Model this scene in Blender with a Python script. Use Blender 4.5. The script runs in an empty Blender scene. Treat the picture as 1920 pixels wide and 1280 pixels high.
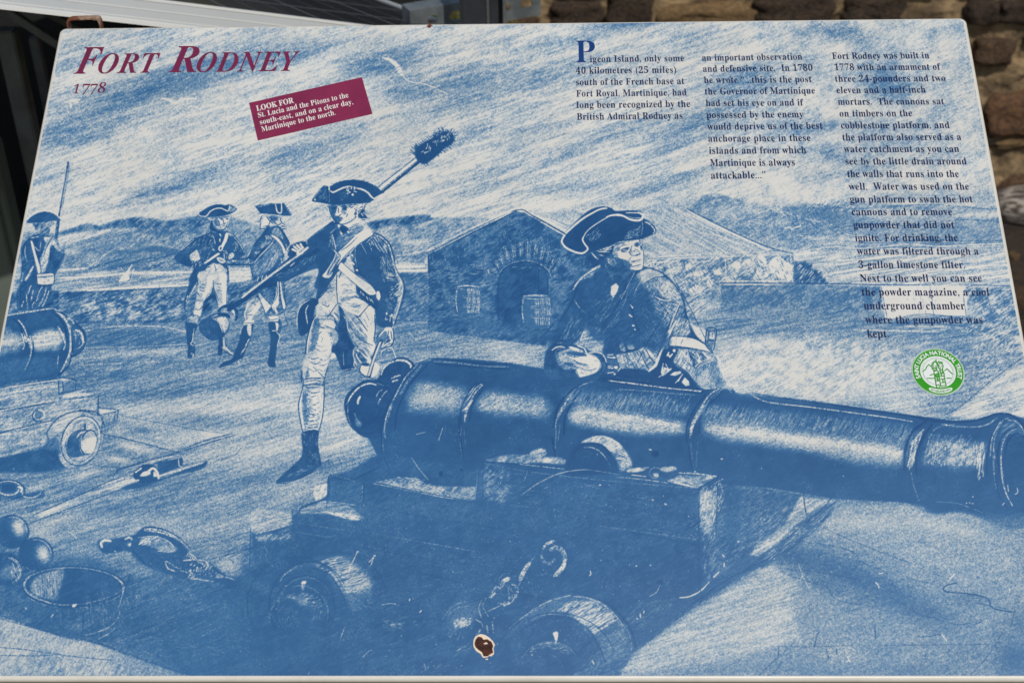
import bpy, bmesh, math, random
import numpy as np
from mathutils import Matrix, Vector
random.seed(3)
R = math.radians
scene = bpy.context.scene

# ================================================================= camera, sky, sun, exposure
PW, PH = 1.20, 0.8735                       # the sign's face, metres
TILT = R(30)
ORG = Vector((-0.60, 0.0, 0.86))            # lower left corner of the face
FPX = 2667.0                                # a 50 mm lens, in pixels of a 1920 wide frame
_c = [(113, 51.5), (1812, 32), (2037, 1275.5), (-127.5, 1275.5)]   # where the four corners are seen
def homography(src, dst):
    A = []
    for (x, y), (u, v) in zip(src, dst):
        A.append([x, y, 1, 0, 0, 0, -u*x, -u*y, -u]); A.append([0, 0, 0, x, y, 1, -v*x, -v*y, -v])
    return np.linalg.svd(np.array(A, float))[2][-1].reshape(3, 3)
HM = homography([(0, PH), (PW, PH), (PW, 0), (0, 0)], _c)          # face (m) -> photograph (px)
HI = np.linalg.inv(HM)
def to_face(px, py):
    q = HI @ np.array([px, py, 1.0]); return float(q[0]/q[2]), float(q[1]/q[2])
K = np.array([[FPX, 0, 960], [0, FPX, 640], [0, 0, 1.0]])
_M = np.linalg.inv(K) @ HM; _M /= (np.linalg.norm(_M[:, 0])+np.linalg.norm(_M[:, 1]))/2
if _M[2, 2] < 0: _M = -_M
_r1 = _M[:, 0]/np.linalg.norm(_M[:, 0]); _r2 = _M[:, 1]-_r1*(_M[:, 1]@_r1); _r2 /= np.linalg.norm(_r2)
RC = np.stack([_r1, _r2, np.cross(_r1, _r2)], 1); TC = _M[:, 2]    # face frame -> camera frame (x right, y down, z ahead)
SIGN = Matrix.Translation(ORG) @ Matrix.Rotation(TILT, 4, 'X')     # face frame -> world
_Rcw = np.array(SIGN.to_3x3()) @ RC.T
CAM = Vector(np.array(SIGN.to_3x3()) @ (-RC.T @ TC)) + ORG
_rot = Matrix((_Rcw @ np.diag([1, -1, -1])).tolist())
cam_data = bpy.data.cameras.new("camera"); cam_data.sensor_width = 36.0; cam_data.lens = FPX*36/1920
cam_data.clip_end = 500; cam_data.clip_start = 0.05
cam = bpy.data.objects.new("camera", cam_data); scene.collection.objects.link(cam)
cam.matrix_world = Matrix.Translation(CAM) @ _rot.to_4x4(); scene.camera = cam
cam_data.dof.use_dof = True; cam_data.dof.aperture_fstop = 7.0
cam_data.dof.focus_distance = 1.69
def ray(px, py): return Vector(_Rcw @ np.array([(px-960)/FPX, (py-640)/FPX, 1.0]))
def at_y(px, py, Y): d = ray(px, py); return CAM + d*((Y-CAM.y)/d.y)
def at_z(px, py, Z): d = ray(px, py); return CAM + d*((Z-CAM.z)/d.z)
def at_d(px, py, D): return CAM + ray(px, py)*D
def at_plane(px, py, p0, n): d = ray(px, py); return CAM + d*((p0-CAM).dot(n)/d.dot(n))

SUN_EL, SUN_AZ = R(52), R(163)              # azimuth: 0 = +Y, clockwise
sun_dir = Vector((math.sin(SUN_AZ)*math.cos(SUN_EL), math.cos(SUN_AZ)*math.cos(SUN_EL), math.sin(SUN_EL)))
world = bpy.data.worlds.new("World"); scene.world = world; world.use_nodes = True
wn = world.node_tree.nodes; wl = world.node_tree.links
sky = wn.new('ShaderNodeTexSky'); sky.sky_type = 'NISHITA'; sky.sun_disc = False
sky.sun_elevation = SUN_EL; sky.sun_rotation = SUN_AZ; sky.dust_density = 1.5
wl.new(sky.outputs[0], wn['Background'].inputs[0]); wn['Background'].inputs[1].default_value = 0.08
sl = bpy.data.lights.new("sun", 'SUN'); sl.energy = 3.2; sl.angle = R(0.53); sl.color = (1.0, 0.955, 0.88)
so = bpy.data.objects.new("sun", sl); scene.collection.objects.link(so)
so.rotation_euler = sun_dir.to_track_quat('Z', 'Y').to_euler(); so.location = sun_dir*10
scene.view_settings.view_transform = 'Standard'; scene.view_settings.look = 'None'
scene.view_settings.gamma = 1; scene.view_settings.exposure = -0.38
scene.render.engine = 'CYCLES'
# ---------------------------------------------------------------- printed picture (drawn stroke by stroke, no files)
SC = 1.25; OX = -150.0; OY = 20.0; CW = int(2230*SC); CH = int(1270*SC)
rs = np.random.RandomState(7)
T = np.full((CH, CW), 0.25, np.float32)

def bblur(a, r):
    r = int(round(r))
    if r < 1: return a
    for ax in (0, 1):
        for _ in range(2):
            p = np.pad(a, [(r+1, r) if k == ax else (0, 0) for k in (0, 1)], mode='edge')
            c = np.cumsum(p, axis=ax, dtype=np.float64)
            n = a.shape[ax]
            if ax == 0: a = ((c[2*r+1:2*r+1+n] - c[:n])/(2*r+1)).astype(np.float32)
            else: a = ((c[:, 2*r+1:2*r+1+n] - c[:, :n])/(2*r+1)).astype(np.float32)
    return a
def unif(a):                       # rough normalisation to 0..1 around 0.5
    m = a.mean(); s = a.std()+1e-6
    z = (a-m)/s
    return (0.5+0.5*np.tanh(z*0.8)).astype(np.float32)
def valnoise(cell, seed):
    r = np.random.RandomState(seed)
    gh, gw = int(CH/cell)+3, int(CW/cell)+3
    g = r.rand(gh, gw).astype(np.float32)
    y = np.arange(CH)/cell; x = np.arange(CW)/cell
    yi = y.astype(int); xi = x.astype(int); yf = (y-yi).astype(np.float32); xf = (x-xi).astype(np.float32)
    yf = yf*yf*(3-2*yf); xf = xf*xf*(3-2*xf)
    a = g[yi]*(1-yf)[:, None] + g[yi+1]*yf[:, None]
    return a[:, xi]*(1-xf) + a[:, xi+1]*xf
def streak(seed, ang, n, step=2.0, base=None):
    r = np.random.RandomState(seed)
    w = r.rand(CH, CW).astype(np.float32) if base is None else base
    acc = np.zeros_like(w); k0 = -n//2
    for k in range(n):
        d = (k+k0)*step
        acc += np.roll(np.roll(w, int(round(d*math.sin(math.radians(ang)))), 0), int(round(d*math.cos(math.radians(ang)))), 1)
    return unif(acc)
white = np.random.RandomState(1).rand(CH, CW).astype(np.float32)
GR = unif(bblur(white, 1)*0.6 + white*0.32)      # print grain
ROUGH = unif(bblur(np.random.RandomState(5).rand(CH, CW).astype(np.float32), 1)*0.8+np.random.RandomState(6).rand(CH, CW).astype(np.float32)*0.25)
V1 = valnoise(60, 2)*0.5+valnoise(25, 3)*0.3+valnoise(9, 4)*0.2; V1 = unif(V1)
V2 = unif(valnoise(10, 12)*0.6+valnoise(5, 13)*0.4)
base_ = white*0.3+valnoise(3, 21)*0.7
S17 = streak(31, -17, 26, 2.2, base_)
S28 = streak(32, -31, 22, 2.2, valnoise(3, 22))
S17B = streak(36, -16, 34, 2.6, valnoise(9, 26))
SCR = streak(37, -38, 7, 1.8, valnoise(2.6, 27)*.7+base_*.6)
V2 = unif(unif(valnoise(16, 12))*0.55+SCR*0.65+V2*0.25)
S8 = streak(33, -9, 30, 2.4, valnoise(3, 23))
S70 = streak(35, -62, 14, 1.6, valnoise(2.4, 24))

org = [0.0, 0.0, 1.0]
def o(x, y, z=4.0): org[:] = [x, y, z]
def pts(s):
    if not isinstance(s, str): return np.array(s, float)
    a = np.array([[float(v) for v in p.split(',')] for p in s.split()], float)
    return a
def tocan(a):
    a = a/org[2] + np.array([org[0], org[1]])
    return (a - np.array([OX, OY]))*SC
def crom(p, closed, n=5):
    if len(p) < 3: return p
    if closed: q = np.vstack([p[-1], p, p[0], p[1]])
    else: q = np.vstack([2*p[0]-p[1], p, 2*p[-1]-p[-2]])
    out = []
    t = np.linspace(0, 1, n, endpoint=False)[:, None]
    for i in range(1, len(q)-2):
        a, b_, c, d = q[i-1], q[i], q[i+1], q[i+2]
        out.append(0.5*((2*b_)+(c-a)*t+(2*a-5*b_+4*c-d)*t*t+(3*b_-a-3*c+d)*t**3))
    out = np.vstack(out)
    return out if closed else np.vstack([out, p[-1]])
def polymask(p, pad):
    x0 = max(int(p[:, 0].min())-pad, 0); x1 = min(int(p[:, 0].max())+pad+2, CW)
    y0 = max(int(p[:, 1].min())-pad, 0); y1 = min(int(p[:, 1].max())+pad+2, CH)
    if x1 <= x0 or y1 <= y0: return None
    m = np.zeros((y1-y0, x1-x0), bool)
    xs = np.arange(x0, x1)+0.5
    q = np.roll(p, -1, 0)
    for (ax, ay), (bx, by) in zip(p, q):
        if ay == by: continue
        lo, hi = min(ay, by), max(ay, by)
        r0 = max(int(math.ceil(lo-0.5)), y0); r1 = min(int(math.ceil(hi-0.5)), y1)
        if r1 <= r0: continue
        yy = np.arange(r0, r1)+0.5
        xi = ax+(yy-ay)*(bx-ax)/(by-ay)
        m[r0-y0:r1-y0] ^= xs[None, :] < xi[:, None]
    return x0, y0, x1, y1, m.astype(np.float32)
def f(tone, s, fe=0, a=1.0, c=1, tex=None, amp=0.0):
    """filled shape; tex = a texture field that varies the tone by amp"""
    for part in s.split('|'):
        p = tocan(pts(part))
        if c: p = crom(p, True, 4)
        r = max(1, fe*SC)
        R = polymask(p, int(r*2)+2)
        if R is None: continue
        x0, y0, x1, y1, m = R
        m = bblur(m, fe*SC) if fe*SC >= 1 else (m*0.6+bblur(m, 1)*0.4)
        tt = tone if tex is None else tone+(tex[y0:y1, x0:x1]-0.5)*amp
        T[y0:y1, x0:x1] += (tt-T[y0:y1, x0:x1])*m*a
def l(tone, w, s, a=1.0, r=0.0, c=1, tp=0.35):
    """drawn line; r = dry-chalk roughness; tp = taper at the ends"""
    for part in (s.split('|') if isinstance(s, str) else [s]):
        p = tocan(pts(part))
        if c and len(p) > 2: p = crom(p, False, 4)
        W = w*SC*0.5
        pad = int(W+2)
        X0 = max(int(p[:, 0].min())-pad, 0); X1 = min(int(p[:, 0].max())+pad+2, CW)
        Y0 = max(int(p[:, 1].min())-pad, 0); Y1 = min(int(p[:, 1].max())+pad+2, CH)
        if X1 <= X0 or Y1 <= Y0: continue
        cov = np.zeros((Y1-Y0, X1-X0), np.float32)
        d = np.hypot(*(p[1:]-p[:-1]).T); L = max(d.sum(), 1e-3); acc = 0.0
        for i in range(len(p)-1):
            a_, b_ = p[i], p[i+1]
            u0 = acc/L; acc += d[i]; u1 = acc/L; um = (u0+u1)/2
            ww = W*(1-tp+tp*min(1, 4*min(um, 1-um)+0.15))
            x0 = max(int(min(a_[0], b_[0]))-pad, X0); x1 = min(int(max(a_[0], b_[0]))+pad+2, X1)
            y0 = max(int(min(a_[1], b_[1]))-pad, Y0); y1 = min(int(max(a_[1], b_[1]))+pad+2, Y1)
            if x1 <= x0 or y1 <= y0: continue
            gx = np.arange(x0, x1)[None, :]+0.5; gy = np.arange(y0, y1)[:, None]+0.5
            vx, vy = b_-a_; n2 = vx*vx+vy*vy+1e-9
            t = np.clip(((gx-a_[0])*vx+(gy-a_[1])*vy)/n2, 0, 1)
            ds = np.hypot(gx-a_[0]-t*vx, gy-a_[1]-t*vy)
            cc = np.clip(ww-ds+0.5, 0, 1)*min(1.0, 0.35+ww)
            v = cov[y0-Y0:y1-Y0, x0-X0:x1-X0]; np.maximum(v, cc, out=v)
        if r > 0: cov *= np.clip((ROUGH[Y0:Y1, X0:X1]-r)*4+0.5, 0, 1)
        T[Y0:Y1, X0:X1] += (tone-T[Y0:Y1, X0:X1])*cov*a
def b(tone, x, y, rx, ry, ang=0, a=1.0, hard=1.0):
    """soft spot of tone"""
    cx, cy = tocan(np.array([[x, y]], float))[0]; k = SC/org[2]; rx *= k; ry *= k
    R = max(rx, ry)*2
    x0, x1 = max(int(cx-R), 0), min(int(cx+R)+1, CW); y0, y1 = max(int(cy-R), 0), min(int(cy+R)+1, CH)
    if x1 <= x0 or y1 <= y0: return
    gx = np.arange(x0, x1)[None, :]-cx; gy = np.arange(y0, y1)[:, None]-cy
    ca, sa = math.cos(math.radians(ang)), math.sin(math.radians(ang))
    q = ((gx*ca+gy*sa)/rx)**2+((-gx*sa+gy*ca)/ry)**2
    m = np.exp(-q**hard)*a
    T[y0:y1, x0:x1] += (tone-T[y0:y1, x0:x1])*m.astype(np.float32)
def inside(p, x, y):
    q = np.roll(p, -1, 0); c = False
    for (ax, ay), (bx, by) in zip(p, q):
        if (ay > y) != (by > y) and x < (bx-ax)*(y-ay)/(by-ay)+ax: c = not c
    return c
def h(tone, w, s, ang, n, ln, a=0.8, r=0.3, bend=0.0):
    """hatching: n short strokes inside a shape"""
    p = pts(s); x0, y0 = p.min(0); x1, y1 = p.max(0); k = 0; tries = 0
    while k < n and tries < n*12:
        tries += 1
        x = rs.uniform(x0, x1); y = rs.uniform(y0, y1)
        if not inside(p, x, y): continue
        A = math.radians(ang+rs.uniform(-7, 7)); L = ln*rs.uniform(0.5, 1.2)/2
        dx, dy = math.cos(A)*L, math.sin(A)*L
        if not (inside(p, x+dx*0.8, y+dy*0.8) and inside(p, x-dx*0.8, y-dy*0.8)):
            dx *= 0.45; dy *= 0.45
        l(tone, w*rs.uniform(0.7, 1.2), np.array([[x-dx, y-dy], [x+dy*bend, y-dx*bend], [x+dx, y+dy]]), min(1, a*1.4)*rs.uniform(0.65, 1), max(0, r-.12)); k += 1
def l_(*a, **k): l(*a, **k)
def ring(tone, w, cx, cy, rx, ry, ang, t0, t1, a=1.0, r=0.3, tp=0.35):
    """arc of an ellipse, angles in degrees"""
    t = np.radians(np.linspace(t0, t1, max(6, int(abs(t1-t0)/12))))
    ca, sa = math.cos(math.radians(ang)), math.sin(math.radians(ang))
    X = rx*np.cos(t); Y = ry*np.sin(t)
    l(tone, w, np.stack([cx+X*ca-Y*sa, cy+X*sa+Y*ca], 1), a, r, 1, tp)
def texmod(poly, tex, amp, fe=4):
    p = crom(tocan(pts(poly)), True, 3); R = polymask(p, int(fe*SC*2)+2)
    if R is None: return
    x0, y0, x1, y1, m = R; m = bblur(m, fe*SC)
    T[y0:y1, x0:x1] += (tex[y0:y1, x0:x1]-0.5)*amp*m
# ---- sky
T[:] = 0.13
T += (V1-0.5)*0.12
o(0, 0, 1)
for x, y, rx, ry, an, t, a in [
 (300,160,160,26,-17,.85,.75),(430,115,170,16,-15,.7,.5),(140,250,110,24,-15,.72,.6),(140,115,80,10,-15,.6,.5),(270,60,140,10,-12,.55,.5),
 (560,100,90,14,-14,.7,.6),(740,110,80,22,-14,.68,.7),(730,135,60,20,10,.75,.6),(770,165,90,22,5,.66,.6),(880,150,70,26,-12,.7,.6),(880,190,80,16,-10,.6,.5),
 (560,290,120,20,-14,.66,.6),(640,250,60,12,-14,.55,.4),(900,240,90,14,-18,.6,.5),(960,290,60,10,-18,.5,.5),
 (1050,135,120,22,-12,.68,.6),(1100,70,120,10,-14,.55,.5),(1190,45,90,8,-6,.75,.6),(1290,80,80,14,-12,.62,.5),(1390,160,80,24,-14,.68,.6),
 (1000,250,80,16,-20,.6,.5),(1060,290,60,12,-24,.68,.5),(1180,240,110,16,-18,.55,.5),(1310,230,110,18,-20,.68,.6),(1240,285,120,10,-20,.62,.5),
 (1560,62,80,12,4,.72,.7),(1600,75,60,18,20,.66,.6),(1650,140,50,30,15,.72,.7),(1540,110,30,30,0,.5,.5),(1660,175,40,20,30,.75,.6),(1700,160,60,12,0,.55,.5),
 (1520,240,90,16,-8,.62,.6),(1545,285,60,14,10,.76,.7),(1700,270,110,14,-10,.55,.5),(1590,325,90,10,-12,.66,.5),(1780,290,60,14,-6,.5,.5),
 (1800,60,90,14,0,.5,.5),(1810,120,30,50,0,.48,.5),(1750,210,110,12,-8,.45,.5),(1250,345,150,12,-16,.6,.6),(1130,340,120,9,-16,.5,.5),
 (330,345,110,12,-18,.72,.65),(280,365,90,8,-18,.6,.5),(400,320,80,8,-18,.5,.5),(90,330,70,10,-15,.42,.5),(540,330,60,12,-30,.45,.5),
 (860,340,120,7,-14,.5,.5),(880,360,90,6,-14,.5,.5),(1010,360,60,8,-14,.6,.5),(1410,130,60,14,-16,.6,.5),(1660,240,60,12,0,.5,.5),
 (700,300,160,18,-14,.12,.7),(170,300,110,14,-14,.12,.7),(620,180,160,12,-14,.1,.6),(700,60,120,10,-8,.12,.6),(860,100,120,12,-16,.15,.6),
 (640,215,40,20,0,.15,.4),(1180,110,110,12,-14,.12,.6),(1030,200,120,22,-18,.14,.6),(1130,310,150,20,-12,.12,.6),(1480,200,80,14,-14,.12,.6),
 (1470,70,40,30,0,.14,.6),(1580,90,44,20,0,.12,.6),(1760,100,90,20,0,.16,.5),(1690,215,70,12,-8,.15,.5),(1580,215,90,10,-8,.15,.5),(1420,300,110,26,-10,.1,.7),
 (130,400,120,26,0,.1,.5),(470,370,140,20,-12,.08,.7),(880,300,120,16,-14,.1,.6),(780,370,60,30,0,.06,.6),(1000,380,160,14,-4,.06,.6),(1500,350,90,14,-8,.12,.6),(900,390,90,10,-4,.08,.5),
 (200,80,140,14,-14,.22,.5),(480,60,120,8,-12,.35,.4),(330,110,100,8,-14,.1,.4),(500,180,120,10,-14,.12,.5)]:
    b(t, x, y, rx*1.0, ry*1.15, an, min(a*1.25, .95))
PM = unif(valnoise(110, 51)+0.5*valnoise(50, 52)); XM = np.clip((1560-(np.arange(CW)/SC+OX))/260, 0.3, 1).astype(np.float32)[None, :]
YM = np.clip((425-(np.arange(CH)/SC+OY))/30, 0, 1).astype(np.float32)[:, None]
T += YM*XM*((S17-0.5)*(0.04+0.16*PM)+(S17B-0.5)*0.22); T += YM*(1-XM)*(unif(valnoise(30, 53)+.6*valnoise(12, 54)+.3*valnoise(5, 55))-.5)*.35
texmod("480,300 760,300 700,420 480,420", S28, 0.25, 15)
texmod("-150,40 2080,40 2080,420 -150,420", SCR, 0.12)
for i in range(900):                                   # single crayon strokes
    x = rs.uniform(-60, 1940); y = rs.uniform(45, 400); A = math.radians(-17+rs.uniform(-6, 6)); L = rs.uniform(10, 60)
    t = 0.95 if rs.rand() < .6 else -0.1
    l(t, rs.uniform(.6, 1.6), np.array([[x, y], [x+math.cos(A)*L, y+math.sin(A)*L]]), rs.uniform(.15, .45), .5)
# gulls
o(0, 0, 4)
l(-.5, 4, "1220,742 1260,745 1300,765 1320,775 1350,755 1400,742 1470,742", 1, .1)
l(-.5, 3, "1410,805 1450,798 1480,808 1505,820 1520,805 1560,790 1620,785", .9, .3)
l(-.5, 3.4, "530,755 535,805|500,768 535,758 585,768|535,755 600,748", 1, .15)
l(-.5, 2.4, "1790,755 1830,765 1850,790", .9, .2)
o(480, 0, 4)
f(-.2, "955,430 1010,440 1060,470 1095,520 1102,570 1085,566 1060,530 1035,490 990,455 950,440", .8, .75)
l(.8, 1, "1050,540 1080,520|1055,510 1085,500|1070,560 1095,545", .7, .2)
l(-.4, 2, "1105,565 1130,600 1180,620 1260,632 1330,655 1390,685 1430,700", .9, .35)
l(1.0, 1.2, "1055,655 1110,625 1170,610|1180,625 1260,640 1320,665", .6, .4)
# ---- far hills, sea and the parapet on the left
o(0, 320, 4)
f(.56, "100,500 200,460 300,460 430,468 620,410 700,402 740,420 820,390 900,370 1050,350 1250,375 1400,355 1520,330 1640,340 1740,350 1920,410 2000,440 2000,760 60,760", 1.5, 1, 1, V2, .25)
f(.9, "440,470 520,440 620,405 700,400 740,425 640,450 520,470|700,430 820,392 900,370 1050,350 1250,378 1400,360 1500,340 1560,360 1480,430 1300,425 1100,430 900,440 780,445", 2, .8, 1, V2, .5)
f(.15, "440,500 560,470 700,455 850,435 980,440 900,470 780,490 640,520 480,560 440,550", 2, .85, 1, S17, .5)
f(.2, "480,600 600,560 760,530 900,500 840,560 700,600 520,640", 3, .7)
f(.72, "560,560 700,520 860,480 960,450 1000,500 900,560 760,600 600,620", 4, .6, 1, S17, .4)
f(.65, "1000,440 1400,420 1500,480 1400,560 1100,540", 5, .6, 1, V2, .7)
f(.12, "1080,560 1200,548 1330,575 1300,590 1150,570", 2, .7)
f(.9, "840,610 900,590 1000,590 1150,560 1330,590 1340,640 1200,610 1000,620 880,645", 2, .8)
f(.78, "650,765 740,690 850,605 900,640 1150,620 1330,625 1320,745 1000,760", 2, .85, 1, S17, .4)
l(-.1, 1.2, "650,730 740,670 840,600 940,590|1040,700 1150,690 1300,670", .8, .35)
h(.1, 1, "640,700 900,600 880,640 700,760", -40, 30, 40, .6)
h(0, 1, "1070,710 1300,670 1300,740 1070,740", -35, 26, 34, .8)
f(.4, "60,745 2000,745 2000,905 60,905", 2, 1, 0, S8, .5)
l(-.3, 4, "440,745 550,740 660,732|440,805 700,795 960,770 1200,765 1450,760", .9, .2)
l(.7, 1.5, "420,775 640,765 700,760|420,830 700,825 880,810|1000,790 1200,790 1400,800|420,860 900,850 1300,830", .7, .4)
l(-.3, 5, "400,912 700,895 1100,872 1440,858|1710,750 1890,745|1710,830 1880,825", .9, .2)
f(-.3, "995,700 950,755 895,825 905,838 970,820 968,780 980,735", 0, 1)
l(-.3, 1.6, "1005,740 985,775", 1, .1); l(1.1, 1, "975,820 990,770|890,838 970,826", .8, .1)
l(-.1, 1.2, "880,750 890,725 900,750|905,750 910,725 920,750", .8, .2)
f(.8, "60,920 700,905 1100,885 1420,872 1720,850 2000,835 2000,1240 60,1240", 1.5, 1, 1, V2, .5)
f(.55, "620,960 900,940 1300,950 1380,1000 1300,1120 1000,1150 700,1120 600,1040", 8, .8, 1, V2, .9)
h(0, 1.2, "600,940 1380,930 1340,1120 620,1140", 20, 110, 22, .6, .4)
l(1.15, 2, "400,925 700,908 1100,888 1420,872", .9, .3)
# ---- hills in the middle, the hut
o(480, 320, 4)
f(.5, "830,400 1000,365 1270,332 1330,360 1560,345 1780,370 1850,460 1290,640 1290,770 1030,770 1000,560", 1.5, 1, 1, V2, .35)
f(.95, "840,400 900,380 1080,350 1200,335 1270,330 1340,362 1250,390 1150,405 1050,400 900,440", 2, .8, 1, V2, .6)
f(.12, "1180,430 1260,390 1330,370 1400,362 1300,400 1240,430|900,450 980,420 1060,430 960,455|1060,530 1150,515 1300,530 1160,560", 2, .8)
l(-.2, 2.5, "1050,640 1150,625 1250,605 1400,570", .8, .35)
f(.15, "1040,690 1290,690 1290,770 1040,775", 1, .9, 0, S8, .6)
l(-.3, 4, "1080,725 1260,718|1060,758 1270,745", 1, .1); l(.85, 1.6, "1050,738 1280,733|1050,700 1280,705|1040,650 1180,645", .6, .3)
l(.7, 1.2, "1300,370 1500,365 1700,370|1100,470 1300,440 1500,440|1000,500 1150,490", .5, .5)
f(.62, "0,800 480,790 480,1250 0,1250|1030,775 1290,765 1300,1100 1030,1100", 2, 1, 0, V2, .5)
# the picture's middle ground
o(0, 0, 1)
f(.6, "-150,610 400,602 800,575 1100,600 1360,590 2090,590 2090,1300 -150,1300", 6, 1, 0, S8, .2)
for x, y, rx, ry, an, t, a in [
 (230,640,120,14,-4,.6,.8),(260,660,110,8,-3,.3,.8),(200,700,120,18,-3,.85,.8),(340,704,110,7,-6,.35,.7),(420,705,100,10,-4,.45,.6),(220,690,60,6,0,.4,.6),
 (330,735,160,14,-6,.8,.7),(300,765,160,16,-6,.18,.9),(470,760,120,22,-4,.1,.9),(430,740,80,12,-6,.2,.7),(520,730,60,20,0,.12,.8),(600,780,90,30,0,.12,.9),
 (250,800,60,10,6,.5,.6),(430,810,120,16,-10,.18,.8),(500,840,120,20,-12,.12,.9),(480,790,100,6,-10,.6,.7),(500,870,120,10,-14,.2,.7),(400,850,70,14,-14,.16,.8),(480,905,130,18,-14,.55,.7),
 (640,830,60,20,-12,.1,.9),(350,930,180,18,-14,.62,.7),(430,930,120,10,-14,.3,.6),(560,925,50,30,-10,.25,.8),(420,985,130,18,-16,.3,.7),(260,1000,120,20,-14,.35,.8),
 (120,1000,80,14,-16,.3,.8),(150,975,100,10,-18,.75,.6),(100,960,90,10,-20,.3,.7),(440,1050,90,30,-20,.3,.7),(560,975,60,16,-10,.1,.9),(610,700,30,16,0,.4,.6),
 (850,610,140,14,-3,.75,.6),(900,630,160,12,-4,.55,.7),(850,660,120,8,-6,.35,.8),(960,650,90,12,0,.3,.7),(800,690,60,8,0,.3,.6),(970,675,50,16,10,.15,.8),
 (1500,640,170,14,0,.3,.8),(1440,700,160,34,6,.05,.95),(1560,720,160,34,6,.05,.95),(1700,770,60,30,30,.1,.8),(1640,640,120,16,0,.45,.7),(1480,600,120,12,0,.55,.7),
 (1560,665,180,10,2,.3,.6),(1380,640,60,20,0,.12,.8),(1380,700,50,40,0,.05,.8),(1650,690,90,20,0,.15,.7),(1880,640,60,30,0,.3,.6),(1880,720,70,40,-30,.2,.9)]:
    b(t, x, y, rx, ry, an, a)
f(.85, "150,628 240,618 360,628 330,650 200,655 150,645", 3, .8)
l(-.2, 2, "160,620 220,612 300,612 350,622", .8, .35); l(1.1, 1.5, "160,612 250,605 350,604|170,618 230,614|150,655 350,648", .7, .3)
l(-.2, 1.6, "160,652 260,650 350,645|150,672 200,670|150,684 300,678", .7, .45)
texmod("-150,600 700,600 700,1100 -150,1100", S17, .2); texmod("760,600 2000,580 2000,800 900,800", S8, .18)
h(.95, 1, "150,600 560,600 560,760 150,760", -8, 220, 18, .55, .4); h(0, 1, "150,640 560,640 560,760 150,760", -8, 200, 16, .5, .45)
h(.95, 1, "780,600 1040,600 1030,680 780,680", -6, 120, 22, .5, .4); h(-.1, 1, "780,590 1040,590 1030,680 780,680", -6, 160, 18, .6, .4)
# hut
f(.9, "803,478 890,435 968,396 985,400 1062,440 1110,480 1110,660 803,620", 1, 1, 0, V2, .32)
f(.78, "750,510 803,512 803,600 750,600", 2, 1, 0, V2, .4)
l(1.2, 1.8, "800,476 890,430 968,394 1000,405 1060,438", 1, .15)
l(-.4, 1.8, "800,470 880,430 960,396", .9, .15)
l(-.4, 2.6, "1008,405 1060,432|1015,416 1064,444", .9, .2)
l(-.3, 1.2, "803,478 803,505", .8, .3)
h(.1, 1, "810,480 960,410 1060,450 1060,500 930,520 810,500", 80, 110, 9, .5, .4)
h(.1, 1, "810,500 930,500 930,600 810,600", 5, 70, 12, .5, .4); h(1.2, 1, "810,500 960,410 1060,440 1060,600 810,600", 0, 160, 10, .5, .3)
f(1.02, "935,600 935,520 942,503 960,493 985,490 1010,494 1023,505 1027,520 1027,600", 1, .95, 1, V2, .15)
for k in range(13):
    A = math.radians(180+8+k*13.6); x0, y0 = 984+math.cos(A)*52, 520+math.sin(A)*34; x1, y1 = 984+math.cos(A)*64, 520+math.sin(A)*70*(.9+.1*(k%2))
    l(1.2, 1.4, np.array([[x0, y0], [x1, y1]]), .8, .1)
    A += .1; l(-.1, 2.2, np.array([[984+math.cos(A)*55, 520+math.sin(A)*40], [984+math.cos(A)*62, 520+math.sin(A)*66]]), .65, .4)
    A += .06; l(.05, 1.4, np.array([[984+math.cos(A)*55, 520+math.sin(A)*42], [984+math.cos(A)*62, 520+math.sin(A)*60]]), .6, .4)
ring(.1, 1.6, 984, 524, 50, 35, 0, 185, 355, .7, .4); ring(1.2, 2, 984, 522, 47, 31, 0, 182, 358, .8, .1)
l(1.2, 1.5, "935,520 934,600|1027,520 1028,580|1010,500 1010,560", .8, .2); l(.2, 1, "1030,505 1030,560", .6, .4)
def barrel(x0, y0, x1, y1):
    W = x1-x0; H = y1-y0
    f(.9, f"{x0+3},{y0} {x1-3},{y0} {x1+1},{y0+H*.3} {x1+1},{y0+H*.6} {x1-4},{y1} {x0+4},{y1} {x0-1},{y0+H*.6} {x0-1},{y0+H*.3}", .5, 1)
    l(0, 1.4, f"{x0+2},{y0+2} {x0+W/2},{y0} {x1-4},{y0+2}|{x0+2},{y0+6} {x0+W/2},{y0+8} {x1-3},{y0+6}", .9, .3)
    l(0, 1.2, f"{x0+1},{y0+6} {x0-1},{y0+H*.4} {x0+1},{y0+H*.85}|{x1-1},{y0+4} {x1+1},{y0+H*.45} {x1-2},{y1-4}", .8, .4)
    for k in (.32, .38, .62, .68): l(-.1, 1.1, f"{x0+W*.3},{y0+H*k+2} {x0+W*.7},{y0+H*k+2} {x1-1},{y0+H*k}", .8, .3)
    for j in range(14):
        x = x0+W*(.45+.04*j); 
        for q0, q1 in ((.12, .3), (.42, .6), (.72, .93)): l(-.2 if j % 2 else .3, 1.2, f"{x},{y0+H*q0} {x+1},{y0+H*q1}", .8, .25)
    l(1.2, 1, f"{x0+W*.8},{y0+H*.1} {x0+W*.86},{y0+H*.5} {x0+W*.8},{y0+H*.95}|{x0+W*.6},{y0+H*.1} {x0+W*.65},{y0+H*.5} {x0+W*.6},{y0+H*.95}", .8, .1)
barrel(856, 535, 899, 590); barrel(980, 553, 1031, 613)
f(.95, "840,596 930,598 1000,618 1040,625 1030,640 940,625 840,606", 3, .5)
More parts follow.
